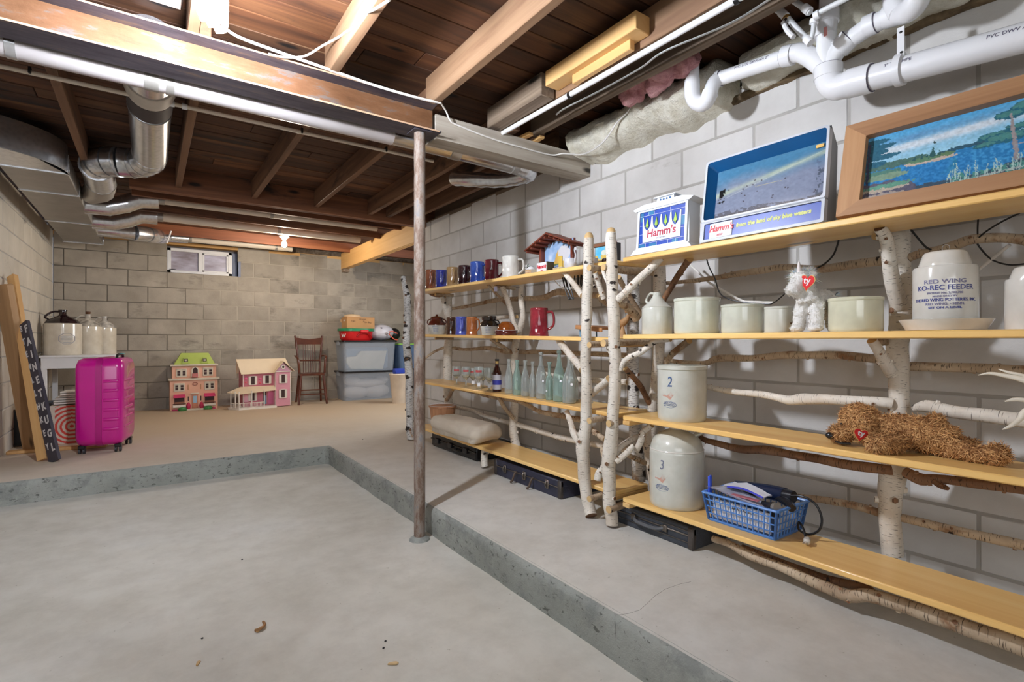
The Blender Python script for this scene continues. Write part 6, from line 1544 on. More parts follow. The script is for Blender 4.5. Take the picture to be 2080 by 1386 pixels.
for s_, z_, y_ in (('BRYGID', .066, -.01), ('23x10', .043, -.06)):
    lettering('handwriting', s_, .026 if z_ > .05 else .016, plain('marker_ink', (34, 34, 44), .6), tc_, T(-.0045 if z_ < .05 else -.007, y_, z_) @ FACE_W, .0006)
obj('side_sheet', B().box((.085, -.127, .04), (.16, .0015, .07)), M['white_paint'], tc_)
def in_b(nm, lab, cat, pts, r, m_, n=14, **kw):
    t2 = thing(nm, lab, cat, pts[0]); obj('barrel', B().tube(smooth(pts, 4)[0], r, n, **kw), m_, t2, True); return t2
darkm = plain('black_appliance', (26, 28, 36), .25)
t2 = in_b('curling_iron', 'black and steel curling iron barrel pointing out over the front of the basket', 'curling iron', [(1.97, 1.16, .372), (1.90, 1.05, .400), (1.875, 1.00, .414)], .019, darkm)
obj('steel_tip', B().tube([(1.885, 1.022, .408), (1.868, .985, .418)], .0175, 16), M['galv_dull'], t2, True)
t2 = in_b('curling_iron', 'second smaller black curling iron, lowest, with a hollow dark tip', 'curling iron', [(1.94, 1.08, .375), (1.88, 1.0, .388)], .016, plain('dark_steel_barrel', (70, 80, 88), .2, .6))
obj('hollow_tip', B().tube([(1.882, 1.004, .388), (1.872, .992, .389)], .0168, 16), M['black'], t2, True)
t2 = in_b('hair_dryer', 'dark blue-black hair dryer body lying along the back of the basket', 'hair dryer', [(2.00, 1.23, .415), (2.0, 1.10, .43), (1.99, 1.02, .435)], .028, plain('navy_appliance', (22, 34, 62), .25))
obj('grip', B().tube([(1.99, 1.05, .425), (1.95, .985, .418), (1.93, .965, .41)], [.017, .015, .015], 12), darkm, t2, True)
obj('nozzle', B().tube([(1.99, 1.03, .434), (1.985, .985, .438)], [.026, .022], 16), darkm, t2, True)
def bag(nm, lab, pts, m_, th=.004):
    b = B(); n = len(pts) // 2
    # crumpled sheet: two rails of points
    A_, C_ = smooth(pts[:n], 4)[0], smooth(pts[n:], 4)[0]; vs = []
    for i in range(len(A_)):
        for k in range(6):
            p = A_[i].lerp(C_[i], k / 5); p += Vector((noise.noise(p * 40), noise.noise(p * 37 + Vector((3, 0, 0))), noise.noise(p * 33))) * .006; vs.append(p)
    m6 = 6; fs = [(i * m6 + k, (i + 1) * m6 + k, (i + 1) * m6 + k + 1, i * m6 + k + 1) for i in range(len(A_) - 1) for k in range(5)]
    nv = len(vs); vs2 = [p + Vector((0, 0, -th)) for p in vs]; b.add(vs + vs2, fs + [tuple(q + nv for q in f) for f in fs], 0, None, None, True)
    return tag(obj(nm, b, m_), lab, 'bag')
bag('plastic_bag', 'clear zip bag with a pinkish insert draped over the basket front', [(1.85, 1.27, .435), (1.85, 1.15, .425), (1.852, 1.02, .402), (1.94, 1.25, .425), (1.93, 1.14, .425), (1.90, 1.03, .412)], plain('milky_plastic', (206, 208, 224), .2, Transmission_Weight=.3))
tag(obj('bag_insert', B().box((1.868, 1.12, .425), (.022, .13, .004), 0, .001, None, 0), plain('pink_red_insert', (176, 104, 112), .4)), 'thin dusty red strip lying in the clear zip bag', 'strip')
t2 = tag(obj('zip_bag', B().box((1.868, 1.262, .440), (.03, .010, .075), 0, .003, None, .3), plain('blue_zip_bag', (58, 88, 214), .3)), 'bright blue folded zip bag standing up at the left corner of the basket', 'bag')
bag('plastic_bag', 'white folded plastic bag with a blue edge lying across the basket', [(1.90, 1.23, .437), (1.90, 1.14, .445), (1.895, 1.06, .430), (1.97, 1.22, .445), (1.965, 1.14, .452), (1.95, 1.05, .436)], plain('white_plastic', (220, 222, 232), .25))
tag(obj('blue_seal', B().tube(smooth([(1.893, 1.20, .441), (1.888, 1.13, .450), (1.885, 1.05, .436)], 4)[0], .004, 6), plain('seal_blue', (72, 78, 200), .3)), 'blue zip seal strip on the white folded bag', 'strip')
tcord = thing('appliance_cord', 'black appliance cord looping out of the basket to a pale plug', 'cord', (2.0, .985, .31))
obj('cord', B().tube(smooth([(1.97, 1.0, .44), (1.97, .95, .452), (1.975, .905, .435), (1.98, .885, .39), (1.975, .89, .345), (1.97, .925, .318), (1.96, .955, .330), (1.95, .95, .36), (1.94, .93, .345), (1.925, .915, .322)], 5)[0], .0042, 8), M['black'], tcord, True)
obj('plug', B().box((1.915, .905, .314), (.034, .022, .020), 0, .005, None, .4), plain('clear_grey_plug', (196, 190, 180), .3), tcord, True)
for dy in (-.005, .005): obj('prong', B().box((1.893, .901 + dy, .312), (.014, .0015, .005)), M['chrome'], tcord, True)

# ---- plush toys
def fur(name, surf, parent, n, ln, wd, mats, lay_=.55, seed=0, curl=.3, filt=None):
    rk = random.Random(seed); me = surf.data; polys = [p for p in me.polygons if (filt is None or filt(p.center))]
    ws = [p.area for p in polys]; picks = rk.choices(polys, ws, k=n); b = B()
    for p in picks:
        c_ = Vector(p.center); nn = Vector(p.normal); t1 = Vector((rk.uniform(-1, 1), rk.uniform(-1, 1), rk.uniform(-1, .3)))
        t1 = (t1 - nn * t1.dot(nn)); t1 = t1.normalized() if t1.length > 1e-4 else nn.orthogonal()
        d = (nn * (1 - lay_) + t1 * lay_).normalized(); L_ = ln * rk.uniform(.6, 1.25); sd = d.cross(nn)
        sd = sd.normalized() if sd.length > 1e-4 else nn.orthogonal()
        o_ = c_ + t1 * rk.uniform(-1, 1) * ln * .4; w2 = wd * rk.uniform(.7, 1.3)
        mid = o_ + d * L_ * .55 + sd * rk.uniform(-curl, curl) * L_; tip = mid + (d + sd * rk.uniform(-curl, curl) - nn * .15).normalized() * L_ * .55
        b.add([o_ - sd * w2 - nn * .001, o_ + sd * w2 - nn * .001, mid + sd * w2 * .8, mid - sd * w2 * .8, tip], [(0, 1, 2, 3), (3, 2, 4)], rk.randrange(len(mats)))
    me2 = bpy.data.meshes.new(name); me2.from_pydata(b.v, [], b.f)
    for m_ in mats: me2.materials.append(m_)
    me2.polygons.foreach_set('material_index', b.m); o = bpy.data.objects.new(name, me2); C.objects.link(o)
    o.parent = parent; o.matrix_parent_inverse = wm(parent).inverted(); return tag(o, kind='stuff')
def heart(parent, c, s, ang, tilt=0.0):
    P = []
    for i in range(24):
        q = 2 * PI * i / 24; P.append((s * .062 * 16 * math.sin(q) ** 3 / 1.0, s * .062 * (13 * math.cos(q) - 5 * math.cos(2 * q) - 2 * math.cos(3 * q) - math.cos(4 * q))))
    mm = T(*c) @ R(ang) @ R(tilt, 'Y')
    obj('tag_edge', B().prism([(x * 1.1, z * 1.1) for x, z in P], .0010, 0, mm @ XZ, -.0005), plain('gold_edge', (206, 176, 110), .4), parent, True)
    obj('heart_tag', B().prism(P, .0014, 0, mm @ XZ, -.0014), plain('tag_red', (214, 40, 44), .4), parent, True)
    lettering('lettering', 'ty', s * 1.05, M['white_paint'], parent, mm @ T(0, -.0018, s * .14), .0004, 0, .0006, world=True, sx=1.15)
# unicorn, standing on the second shelf, facing the room
uy, ub = (0.880, 0.149, 0.307)[0], 1.055
tu = thing('toy_unicorn', 'white plush unicorn with a pastel mane and red heart tag standing among the crocks', 'plush toy', (1.92, uy, ub))
def U(px, py, x=1.88):      # helper in toy space: right (px) in cm, up (py) in cm
    return (x, uy - px * .01, ub + py * .01)
b = B()
for s_ in (-1, 1):
    b.tube([U(s_ * 3.1, 1.2, 1.865), U(s_ * 2.9, 5.5, 1.87), U(s_ * 2.1, 10, 1.885)], [.021, .020, .026], 10)
    b.ell(U(s_ * 3.1, 1.35, 1.857), (.024, .024, .0135))
    b.tube([U(s_ * 3.2, 1.2, 1.975), U(s_ * 2.8, 5, 1.975), U(s_ * 2.0, 9, 1.965)], [.018, .019, .026], 10)
b.tube([U(0, 10, 1.875), U(.3, 11.2, 1.92), U(1.2, 11.5, 1.985)], [.039, .043, .036], 14)
b.tube([U(0, 11, 1.875), U(-.6, 14, 1.868), U(-.9, 16.5, 1.862)], [.038, .032, .031], 12)
b.ell(U(-1.5, 18.0, 1.855), (.034, .035, .036))
b.tube([U(-1.8, 17.3, 1.848), U(-2.7, 14.8, 1.826), U(-3.0, 13.2, 1.816)], [.030, .025, .023], 12)
plw = plain('plush_white', (232, 230, 226), .95, var=.05, scale=40, bump=.5)
body = remesh(b, .0055, 'body', plw, tu, True, .0035, 70, 3)
fur('fleece', body, tu, 3800, .0075, .0014, [plain('fleece_a', (236, 234, 230), .95), plain('fleece_b', (222, 218, 210), .95)], .75, 4, .5)
b = B()
b.ell(U(-4.3, 20.0, 1.86), (.012, .013, .015)); obj('ear', b, plw, tu, True)
b = B(); b.ell(U(1.5, 20.0, 1.86), (.012, .020, .012)); obj('ear', b, plw, tu, True)
p, r_ = smooth([U(-1.6, 19.5, 1.845), U(-1.6, 22.5, 1.84), U(-1.5, 24.8, 1.838)], 6, [.010, .006, .001]); r_ = [q * (1 + .12 * math.sin(i * 1.6)) for i, q in enumerate(r_)]
obj('horn', B().tube(p, r_, 10), plain('pearl_horn', (232, 224, 222), .3), tu, True)
pastel = [plain('mane_a', (206, 224, 238), .8), plain('mane_b', (236, 214, 208), .8), plain('mane_c', (170, 202, 224), .8), plain('mane_d', (222, 230, 196), .8), M['white_paint']]
b = B(); rk = random.Random(2)
for i in range(2600):
    a_, e_ = rk.uniform(0, 2 * PI), rk.uniform(-.5, 1.3)
    d = Vector((math.cos(a_) * math.cos(e_), math.sin(a_) * math.cos(e_), math.sin(e_)))
    o_ = Vector(U(rk.uniform(-4.4, 1.6), rk.uniform(18.6, 21.0), 1.85 + rk.uniform(0, .03))); L_ = rk.uniform(.016, .038); sd = d.orthogonal().normalized() * .0012
    b.add([o_ - sd, o_ + sd, o_ + d * L_ + Vector((0, 0, -.3 * L_ * rk.random()))], [(0, 1, 2)], rk.randrange(5))
tag(obj('mane', b, pastel, tu, True), kind='stuff')
b = B()
for i in range(220):
    a_, e_ = rk.uniform(-1.5, 1.5), rk.uniform(-.3, 1.4); d = Vector((.7, -math.cos(a_) * .6, math.sin(e_))).normalized(); o_ = Vector(U(3.0, 13.2, 2.0)); sd = d.orthogonal().normalized() * .0008
    b.add([o_ - sd, o_ + sd, o_ + d * rk.uniform(.015, .032)], [(0, 1, 2)], rk.randrange(5))
tag(obj('tail', b, pastel, tu, True), kind='stuff')
for (px_, py_) in ((-3.5, 17.9), (-.4, 17.8)): obj('eye', B().ell(U(px_, py_, 1.829 if px_ < -1 else 1.834), .0035), M['black'], tu, True)
heart(tu, U(2.0, 17.0, 1.822), .029, -PI / 2 - .3, .15)

# shaggy brown toy dog lying on the third shelf
dz_ = .679
td = thing('toy_dog', 'shaggy golden-brown plush dog lying on its belly with a red heart tag', 'plush toy', (1.95, .62, dz_))
def Dg(x, y, z): return (x, y, dz_ + z)
b = B()
b.ell(Dg(1.925, .745, .080), (.054, .052, .056)); b.ell(Dg(1.895, .785, .035), (.036, .036, .030)); b.ell(Dg(1.93, .735, .105), (.042, .045, .026))
b.ell(Dg(1.885, .712, .065), (.022, .030, .048))       # ear towards the room
b.tube([Dg(1.94, .72, .06), Dg(1.945, .65, .062), Dg(1.95, .57, .058), Dg(1.955, .50, .045)], [.040, .050, .052, .040], 14)
b.tube([Dg(1.93, .62, .05), Dg(1.875, .625, .036), Dg(1.84, .645, .028)], [.030, .026, .029], 12)     # fore leg
b.ell(Dg(1.835, .655, .029), (.028, .034, .029))
b.tube([Dg(1.95, .53, .04), Dg(1.93, .475, .026), Dg(1.925, .43, .024)], [.036, .026, .022], 12); b.ell(Dg(1.925, .405, .030), (.027, .030, .030))
b.tube([Dg(1.98, .56, .07), Dg(2.0, .555, .098), Dg(2.0, .57, .110)], [.026, .022, .018], 10)
b.tube([Dg(1.98, .53, .04), Dg(2.0, .46, .026)], [.03, .024], 10)
fm = [plain('fur_a', (196, 146, 92), .9), plain('fur_b', (218, 172, 116), .9), plain('fur_c', (156, 108, 64), .9)]
body = remesh(b, .006, 'body', plain('fur_base', (136, 92, 54), .95), td, True, .006, 45, 2)
fur('shaggy_fur', body, td, 14000, .017, .0012, fm, .72, 9, .45)
obj('nose', B().ell(Dg(1.862, .806, .030), (.012, .014, .011)), M['black'], td, True)
for q in (Dg(1.872, .775, .072),): obj('eye', B().ell(q, .004), M['black'], td, True)
obj('mouth', B().tube(smooth([Dg(1.866, .79, .012), Dg(1.862, .765, .010), Dg(1.866, .745, .012)], 4)[0], .004, 6), M['black'], td, True)
heart(td, Dg(1.832, .703, .052), .022, -PI / 2 + .9, .25)

# antlers reaching in from the right
ta = thing('deer_antlers', 'pale deer antler tines reaching in over the third shelf at the far right', 'antlers', (1.90, .34, .70))
am = plain('antler_bone', (226, 218, 202), .5, var=.06)
def tine(pts, rr, nm='tine'): p, r_ = smooth(pts, 6, rr); obj(nm, B().tube(p, r_, 10), am, ta, True)
tine([(1.860, 0.428, 0.931), (1.870, 0.407, 0.937), (1.880, 0.379, 0.932), (1.890, 0.343, 0.922), (1.900, 0.307, 0.900), (1.910, 0.282, 0.851)], [.001, .004, .006, .008, .011, .014])
tine([(1.880, 0.391, 0.949), (1.880, 0.369, 0.941), (1.890, 0.343, 0.933), (1.900, 0.307, 0.913)], [.001, .004, .005, .006])
tine([(1.870, 0.376, 0.863), (1.880, 0.362, 0.869), (1.890, 0.343, 0.869), (1.910, 0.305, 0.858), (1.910, 0.282, 0.851)], [.001, .005, .006, .009, .012])
tine([(1.850, 0.377, 0.790), (1.860, 0.361, 0.802), (1.880, 0.348, 0.820), (1.890, 0.341, 0.838), (1.900, 0.317, 0.854), (1.910, 0.282, 0.848)], [.001, .005, .007, .008, .010, .013])
tine([(1.910, 0.282, 0.857), (1.915, 0.270, 0.814), (1.93, .20, .69)], [.015, .016, .018], 'beam')
# loose wires behind the near rack
bk = M['black']
cable('sign_cord', 'black cord hanging from the top shelf down behind the tall crock', [(2.060, 1.427, 1.455), (2.080, 1.411, 1.365), (2.100, 1.394, 1.309), (2.120, 1.375, 1.235), (2.140, 1.303, 1.200), (2.160, 1.191, 1.185), (2.160, 1.155, 1.187), (2.150, 1.096, 1.226), (2.140, 1.063, 1.245), (2.140, 1.010, 1.283)], .0028, bk)
cable('sign_cord', 'black cord dropping from the lightbox sign behind the toy unicorn', [(2.080, 0.868, 1.413), (2.100, 0.885, 1.378), (2.120, 0.910, 1.346), (2.140, 0.951, 1.321), (2.150, 0.996, 1.306)], .0034, bk)
cable('sign_cord', 'black cord slanting down behind the poultry feeder jar', [(2.060, 0.646, 1.398), (2.080, 0.634, 1.371), (2.100, 0.616, 1.337), (2.110, 0.599, 1.323)], .0034, bk)
cable('sign_cord', 'long thin black cord looping behind the shelf at the far right', [(2.060, 0.379, 1.397), (2.080, 0.430, 1.378), (2.100, 0.473, 1.354), (2.120, 0.490, 1.336), (2.160, 0.490, 1.317), (2.180, 0.468, 1.282), (2.180, 0.428, 1.261), (2.160, 0.381, 1.258)], .0028, bk)
cable('sign_cord', 'short black cord dropping vertically at the top right', [(2.070, 0.476, 1.404), (2.090, 0.482, 1.377), (2.120, 0.489, 1.351)], .0025, bk)
tag(obj('white_batten', B().tube([(2.240, 1.638, 1.423), (2.220, 1.506, 1.309), (2.200, 1.340, 1.216), (2.180, 1.299, 1.201), (2.180, 1.170, 1.189)], .0055, 8), M['white_cable']), 'white plastic cable channel slanting behind the crocks', 'conduit')
tag(obj('white_rod', B().tube([(2.140, 0.420, 1.317), (2.220, 0.514, 1.254)], .005, 8), M['white_cable']), 'thin white rod slanting down behind the poultry feeder jar', 'rod')

# ================================================================ THE BACK OF THE BASEMENT
# ---- pink suitcase
MC = T(-.292, 5.367, Z0)
ts = thing('suitcase', 'bright magenta hard-shell suitcase on four wheels standing near the step', 'suitcase', (-.292, 5.367, Z0), math.radians(-9.6))
mg = plain('magenta_shell', (200, 20, 138), .22, var=.06, Coat_Weight=.3)
def rshell(x0, x1, sy, z0, z1, r, n=5):
    b = B(); prof = rrect(-sy / 2, sy / 2, z0, z1, r, n); b2 = []
    YZ = Matrix(((0, 0, 1, 0), (1, 0, 0, 0), (0, 1, 0, 0), (0, 0, 0, 1)))
    rings = []
    for (x, s_) in ((x0, .90), (x0 + (x1 - x0) * .10, .97), (x0 + (x1 - x0) * .3, 1.0), (x1, 1.0)):
        cz = (z0 + z1) / 2; rings.append([(x, y_ * s_, cz + (z_ - cz) * s_) for y_, z_ in prof])
    n_ = len(prof); vs = sum(rings, []); fs = [(i * n_ + k, i * n_ + (k + 1) % n_, (i + 1) * n_ + (k + 1) % n_, (i + 1) * n_ + k) for i in range(3) for k in range(n_)]
    fs += [tuple(range(n_))[::-1], tuple(3 * n_ + k for k in range(n_))]
    return b.add(vs, fs, 0, None, None, True)
obj('front_shell', rshell(.150, .018, .44, .055, .745, .07), mg, ts)
obj('rear_shell', rshell(-.150, -.018, .44, .055, .745, .07), mg, ts)
YZM = Matrix(((0, 0, 1, 0), (1, 0, 0, 0), (0, 1, 0, 0), (0, 0, 0, 1)))
obj('zip_band', B().prism(rrect(-.224, .224, .050, .750, .075), .040, 0, YZM, -.020), plain('magenta_band', (172, 14, 116), .35), ts)
for k in range(6):
    zc = .19 + k * .075
    obj('rib', B().tube(smooth([(.030, -.2185, zc), (.05, -.222, zc), (.11, -.221, zc), (.128, -.215, zc)], 3)[0], .013, 8, squash=.45), mg, ts)
    obj('rib', B().tube(smooth([(.146, -.15, zc), (.150, -.08, zc), (.150, .08, zc), (.146, .15, zc)], 3)[0], .013, 8, squash=.45), mg, ts)
for (sx_, sy_) in ((-1, -1), (1, -1), (-1, 1), (1, 1)):
    q = (sx_ * .115, sy_ * .17)
    w_o = obj('wheel_housing', B().box((q[0], q[1], .052), (.045, .05, .030), 0, .006), M['black'], ts)
    obj('wheel', B().cyl((q[0] - .014, q[1], .023), .023, .014, 14, 0, None, 'X'), plain('grey_wheel', (58, 58, 62), .5), w_o)
    obj('wheel', B().cyl((q[0] + .014, q[1], .023), .023, .014, 14, 0, None, 'X'), plain('grey_wheel', (58, 58, 62), .5), w_o)
obj('handle', B().tube(smooth([(.09, -.10, .738), (.09, -.07, .768), (.09, .07, .768), (.09, .10, .738)], 4)[0], .010, 8), M['black'], ts)
obj('handle_tag', B().box((.10, .0, .776), (.03, .09, .006), 0, .002), plain('teal_tag', (64, 156, 164), .4), ts)
obj('side_handle', B().tube(smooth([(.07, .215, .60), (.07, .245, .62), (.07, .245, .68), (.07, .215, .70)], 4)[0], .009, 8), M['black'], ts)

# ---- white table with the jugs
tt = thing('white_table', 'white painted table against the left wall under the big jugs', 'table', (-.595, 7.30, Z0))
obj('table_top', B().box((0, 0, .722), (.62, .80, .024), 0, .004), M['white_paint'], tt)
for (c_, s_) in (((0, -.38, .655), (.58, .018, .11)), ((0, .38, .655), (.58, .018, .11)), ((-.28, 0, .655), (.018, .74, .11)), ((.28, 0, .655), (.018, .74, .11))): obj('apron', B().box(c_, s_, 0, .002), M['white_paint'], tt)
for (sx_, sy_) in ((-1, -1), (1, -1), (-1, 1), (1, 1)): obj('leg', B().box((sx_ * .275, sy_ * .365, .355), (.045, .045, .71), 0, .003), M['white_paint'], tt)
def big_jug(label, x, y, r, h_, top, two=True, emblem=False, white=False):
    t_ = thing('big_jug', label, 'jug', (x, y, Z0 + .734)); a = math.atan2(-y, -x) + PI / 2
    obj('body', B().lathe([(r * .97, 0), (r, .005), (r, h_ * .66), (r * .99, h_ * .69), (r * .94, h_ * .70)], 36), gl('jug_ivory', (220, 212, 196), (204, 194, 176), .14), t_)
    m_ = gl('jug_glaze', top, tuple(c * .5 for c in top), .06)
    obj('shoulder', B().lathe([(r * .94, h_ * .70), (r * .88, h_ * .75), (r * .5, h_ * .84), (r * .28, h_ * .87), (r * .20, h_ * .90), (r * .20, h_ * .965), (r * .24, h_ * .97), (r * .24, h_), (r * .14, h_), (.0001, h_ * .95)], 36), m_, t_)
    d = R(a) @ Vector((-1, 0, 0)); 
    obj('handle', B().tube(arc_handle(d * r * .2 + Vector((0, 0, h_ * .96)), d * r * .72 + Vector((0, 0, h_ * .79)), d * r * .36 + Vector((0, 0, .0)), r), r * .065, 10), m_, t_)
    if emblem:
        P = []
        for i in range(9):
            q = 2 * PI * (i + .5) / 8; x_ = .072 * math.cos(q); P.append(R(a + .22) @ Vector(((r + .001) * math.sin(x_ / r), -(r + .001) * math.cos(x_ / r), h_ * .36 + .058 * math.sin(q))))
        obj('octagon_line', B().tube(P, .0022, 5), plain('emblem_blue', (132, 136, 160), .5), t_)
        b = B()
        for j in range(6):
            zz = h_ * .36 - .035 + j * .014; ww = .05 if 0 < j < 5 else .035
            n_ = 9; b.tube([R(a + .22) @ Vector(((r + .0006) * math.sin(x_ / r), -(r + .0006) * math.cos(x_ / r), zz)) for x_ in np.linspace(-ww, ww, n_)], .0026, 4)
        obj('printed_text_band', b, plain('emblem_pale', (176, 180, 190), .5), t_)
    return t_
big_jug('big ivory jug with a dark brown shoulder and pale octagonal emblem on the table', -.745, 7.10, .155, .47, (44, 26, 30), True, True)
big_jug('ivory jug with a cream shoulder peeking out behind the dark-shouldered one', -.56, 7.35, .125, .44, (222, 214, 200))
tj = big_jug('farthest jug on the white table, ivory with a white neck by the wall corner', -.43, 7.57, .112, .43, (226, 220, 210))
tc_ = tag(obj('cork', B().lathe([(.02, 0), (.024, .03), (.0001, .032)], 12, (-.56, 7.35, Z0 + .734 + .44)), plain('cork_brown', (96, 66, 46), .8)), 'brown cork standing in the neck of the middle jug', 'cork')

# ---- leaning boards and lettered sign
def lean(name, label, p_bot, p_top, wd, th, mat_, cat='board', tilt=0.0, taper=1.0, side=(1, 0, 0)):
    a, c_ = Vector(p_bot), Vector(p_top); u = (c_ - a).normalized(); s_ = Vector(side); s_ = (s_ - u * s_.dot(u)).normalized(); n_ = s_.cross(u)
    L = (c_ - a).length; n_ = u.cross(s_); mm = Matrix(((s_.x, n_.x, u.x, a.x), (s_.y, n_.y, u.y, a.y), (s_.z, n_.z, u.z, a.z), (0, 0, 0, 1)))
    t_ = loc_thing(name, label, cat, mm); obj('board', B().prism([(-wd / 2, 0), (wd / 2, 0), (wd / 2 * taper, L), (wd / 2 * taper * .8, L + .01), (-wd / 2 * taper, L)], th, 0, Matrix(((1, 0, 0, 0), (0, 0, 1, 0), (0, 1, 0, 0), (0, 0, 0, 1))), -th), mat_, t_)
    return t_, L
tanb = woodm('tan_board', [(.25, (188, 138, 84)), (.5, (210, 162, 104)), (.75, (222, 180, 124))], 'Z', .6, .5, .1, True)
brnb = woodm('brown_board', [(.25, (140, 104, 68)), (.5, (168, 130, 90)), (.75, (184, 150, 108))], 'Z', .65, .5, .15, True)
lean('leaning_board', 'long pale tan board leaning on the left wall behind the lettered sign', (-0.629, 5.068, 0.155), (-0.870, 5.564, 1.527), .060, .035, tanb, 'board', side=(.75, -.65, 0))
lean('leaning_board', 'thicker brown board leaning on the left wall, nearest the picture edge', (-0.751, 5.572, 0.155), (-0.885, 5.382, 1.449), .105, .05, brnb, 'board', side=(.8, -.6, 0))
tsg, L = lean('word_sign', 'narrow black sign board with white lettering leaning in front of the tan board', (-0.557, 4.987, 0.150), (-0.780, 5.375, 1.157), .105, .02, plain('sign_black_paint', (62, 58, 68), .6, var=.15), 'sign', side=(.6, -.8, 0))
wl_ = plain('worn_white_letters', (206, 200, 198), .6)
for i, ch in enumerate('LGUKTENIAF'): lettering('lettering', ch, .078, wl_, tsg, T(.026, -.021, .10 + i * .105) @ R(-PI / 2 * 0, 'Y'), .0008, 0, .003, sx=.8)
for i, ch in enumerate('YEKHLLMETS'): lettering('lettering', ch, .066, wl_, tsg, T(-.027, -.021, .12 + i * .105), .0008, 0, .002, sx=.7)
tf_ = thing('picture_frame', 'dark thin metal frame leaning near the wall behind the boards', 'frame', (-.80, 5.9, Z0))
b = B(); b.box((0, 0, .008), (.30, .02, .016)); b.box((0, 0, .30), (.30, .02, .016)); b.box((-.142, 0, .15), (.016, .02, .30)); b.box((.142, 0, .15), (.016, .02, .30))
obj('frame', b, plain('black_gold_frame', (60, 52, 44), .35, .4), tf_); obj('backing', B().box((0, .012, .15), (.28, .006, .28)), M['black'], tf_)
tag(obj('floor_plank', B().box((-.60, 5.50, .158), (.62, .07, .026), 0, .004, None, -.12), tanb), 'tan plank lying flat on the floor behind the leaning boards', 'board')

# ---- printed bag with red rings and the boxes under the table
tb_ = thing('shopping_bag', 'white paper bag printed with red concentric rings beside the pink suitcase', 'bag', (-.52, 5.92, Z0), -.02)
H, W = 80, 90; u, v = uvgrid(H, W); im = np.zeros((H, W, 3)); im[:] = (208, 196, 180)
for (cu, cv) in ((.42, .55), (1.02, .52)):
    d = np.sqrt(((u - cu) * 1.05) ** 2 + (v - cv) ** 2); m_ = (np.sin(d * 62 + .4) > 0) * (d < .62) * (np.abs(u - cu) < .32)
    lay(im, m_ * 1.0, (206, 62, 48)); lay(im, (d < .035) * 1.0, (206, 62, 48))
lay(im, (np.abs(u - .72) < .01) * .6, (150, 130, 110))
printed('printed_face', im, .34, .33, tb_, T(0, -.121, .0), .6)
obj('bag_body', B().box((0, 0, .165), (.34, .24, .33), 0, .004), plain('paper_bag', (204, 190, 170), .8), tb_)
tp_ = thing('paper_stack', 'pile of white folded papers and cards on top of the ringed bag', 'papers', (-.54, 5.92, Z0 + .335))
for k in range(6): obj('sheet', B().box((rnd.uniform(-.02, .02), rnd.uniform(-.02, .02), .012 + k * .018), (.24 - .01 * k, .18, .014), 0, .002, None, rnd.uniform(-.15, .15)), plain('paper_white', (220, 214, 206), .7), tp_)
tq = thing('carton', 'brown carton standing under the white table behind the suitcase', 'box', (-.42, 7.15, Z0))
obj('carton_body', B().box((0, 0, .21), (.40, .30, .42), 0, .004), plain('dark_cardboard', (122, 88, 64), .8), tq)
obj('carton_lid', B().box((0, 0, .43), (.42, .32, .02), 0, .003), plain('dark_cardboard2', (140, 100, 72), .8), tq)
tag(obj('storage_bin', B().lathe([(.14, 0), (.17, .30), (.175, .30), (.175, .32), (.16, .32), (.13, .02), (.0001, .02)], 4, (-.72, 6.35, Z0)), plain('dark_bin', (38, 36, 44), .5)), 'dark plastic bin in the shadow under the white table', 'bin')

# ---- dollhouses
def hs(n, c, col, r=.45): return plain(n, col, r, var=.05)
peach = plain('peach_plastic', (232, 176, 148), .45, var=.05); trimc = plain('ivory_trim', (216, 206, 186), .45, var=.04); dk = plain('dark_opening', (60, 36, 34), .6); limec = plain('lime_roof', (178, 196, 92), .45, var=.06)
pinkd = plain('awning_pink', (206, 58, 108), .4); whitep = plain('toy_white', (228, 220, 208), .4); green = plain('toy_green', (60, 128, 66), .5)
K = .000786
t1 = thing('dollhouse', 'peach toy mansion with a lime green mansard roof and pink awnings', 'dollhouse', (.465, 7.735, Z0), .0)
def X1(x): return (x - 425) * .000668
def Z1(y): return (1078 - y) * K
def bx1(nm, x0, x1, y0, y1, d0, d1, m_, bev=.002, par=None): return obj(nm, B().box(((X1(x0) + X1(x1)) / 2, (d0 + d1) / 2, (Z1(y0) + Z1(y1)) / 2), (X1(x1) - X1(x0), d1 - d0, Z1(y0) - Z1(y1)), 0, bev), m_, par or t1)
bx1('lower_storey', 30, 812, 1078, 590, 0, .22, peach); bx1('upper_storey', 66, 790, 570, 365, .01, .22, peach)
bx1('ledge', 8, 845, 595, 560, -.022, .23, trimc, .006); bx1('cornice', 35, 820, 365, 335, -.018, .23, trimc, .006)
b = B(); b.add([(X1(98), -.005, Z1(335)), (X1(765), -.005, Z1(335)), (X1(765), .22, Z1(335)), (X1(98), .22, Z1(335)), (X1(215), .05, Z1(155)), (X1(665), .05, Z1(155)), (X1(665), .20, Z1(155)), (X1(215), .20, Z1(155))], [(0, 1, 5, 4), (1, 2, 6, 5), (2, 3, 7, 6), (3, 0, 4, 7), (4, 5, 6, 7), (0, 3, 2, 1)]); obj('mansard_roof', b, limec, t1)
for xc in (285, 592):
    dm = obj('dormer', B().prism([(X1(xc - 62), Z1(322)), (X1(xc + 62), Z1(322)), (X1(xc + 30), Z1(225)), (X1(xc - 30), Z1(225))], .05, 0, XZ, -.012), limec, t1)
    obj('dormer_window', ring(rrect(X1(xc - 32), X1(xc + 32), Z1(292), Z1(245), .004), rrect(X1(xc - 20), X1(xc + 20), Z1(284), Z1(253), .003), -.018, -.010), dk, dm)
    obj('dormer_pane', B().box((X1(xc), -.0125, Z1(268)), (.035, .003, .026)), trimc, dm)
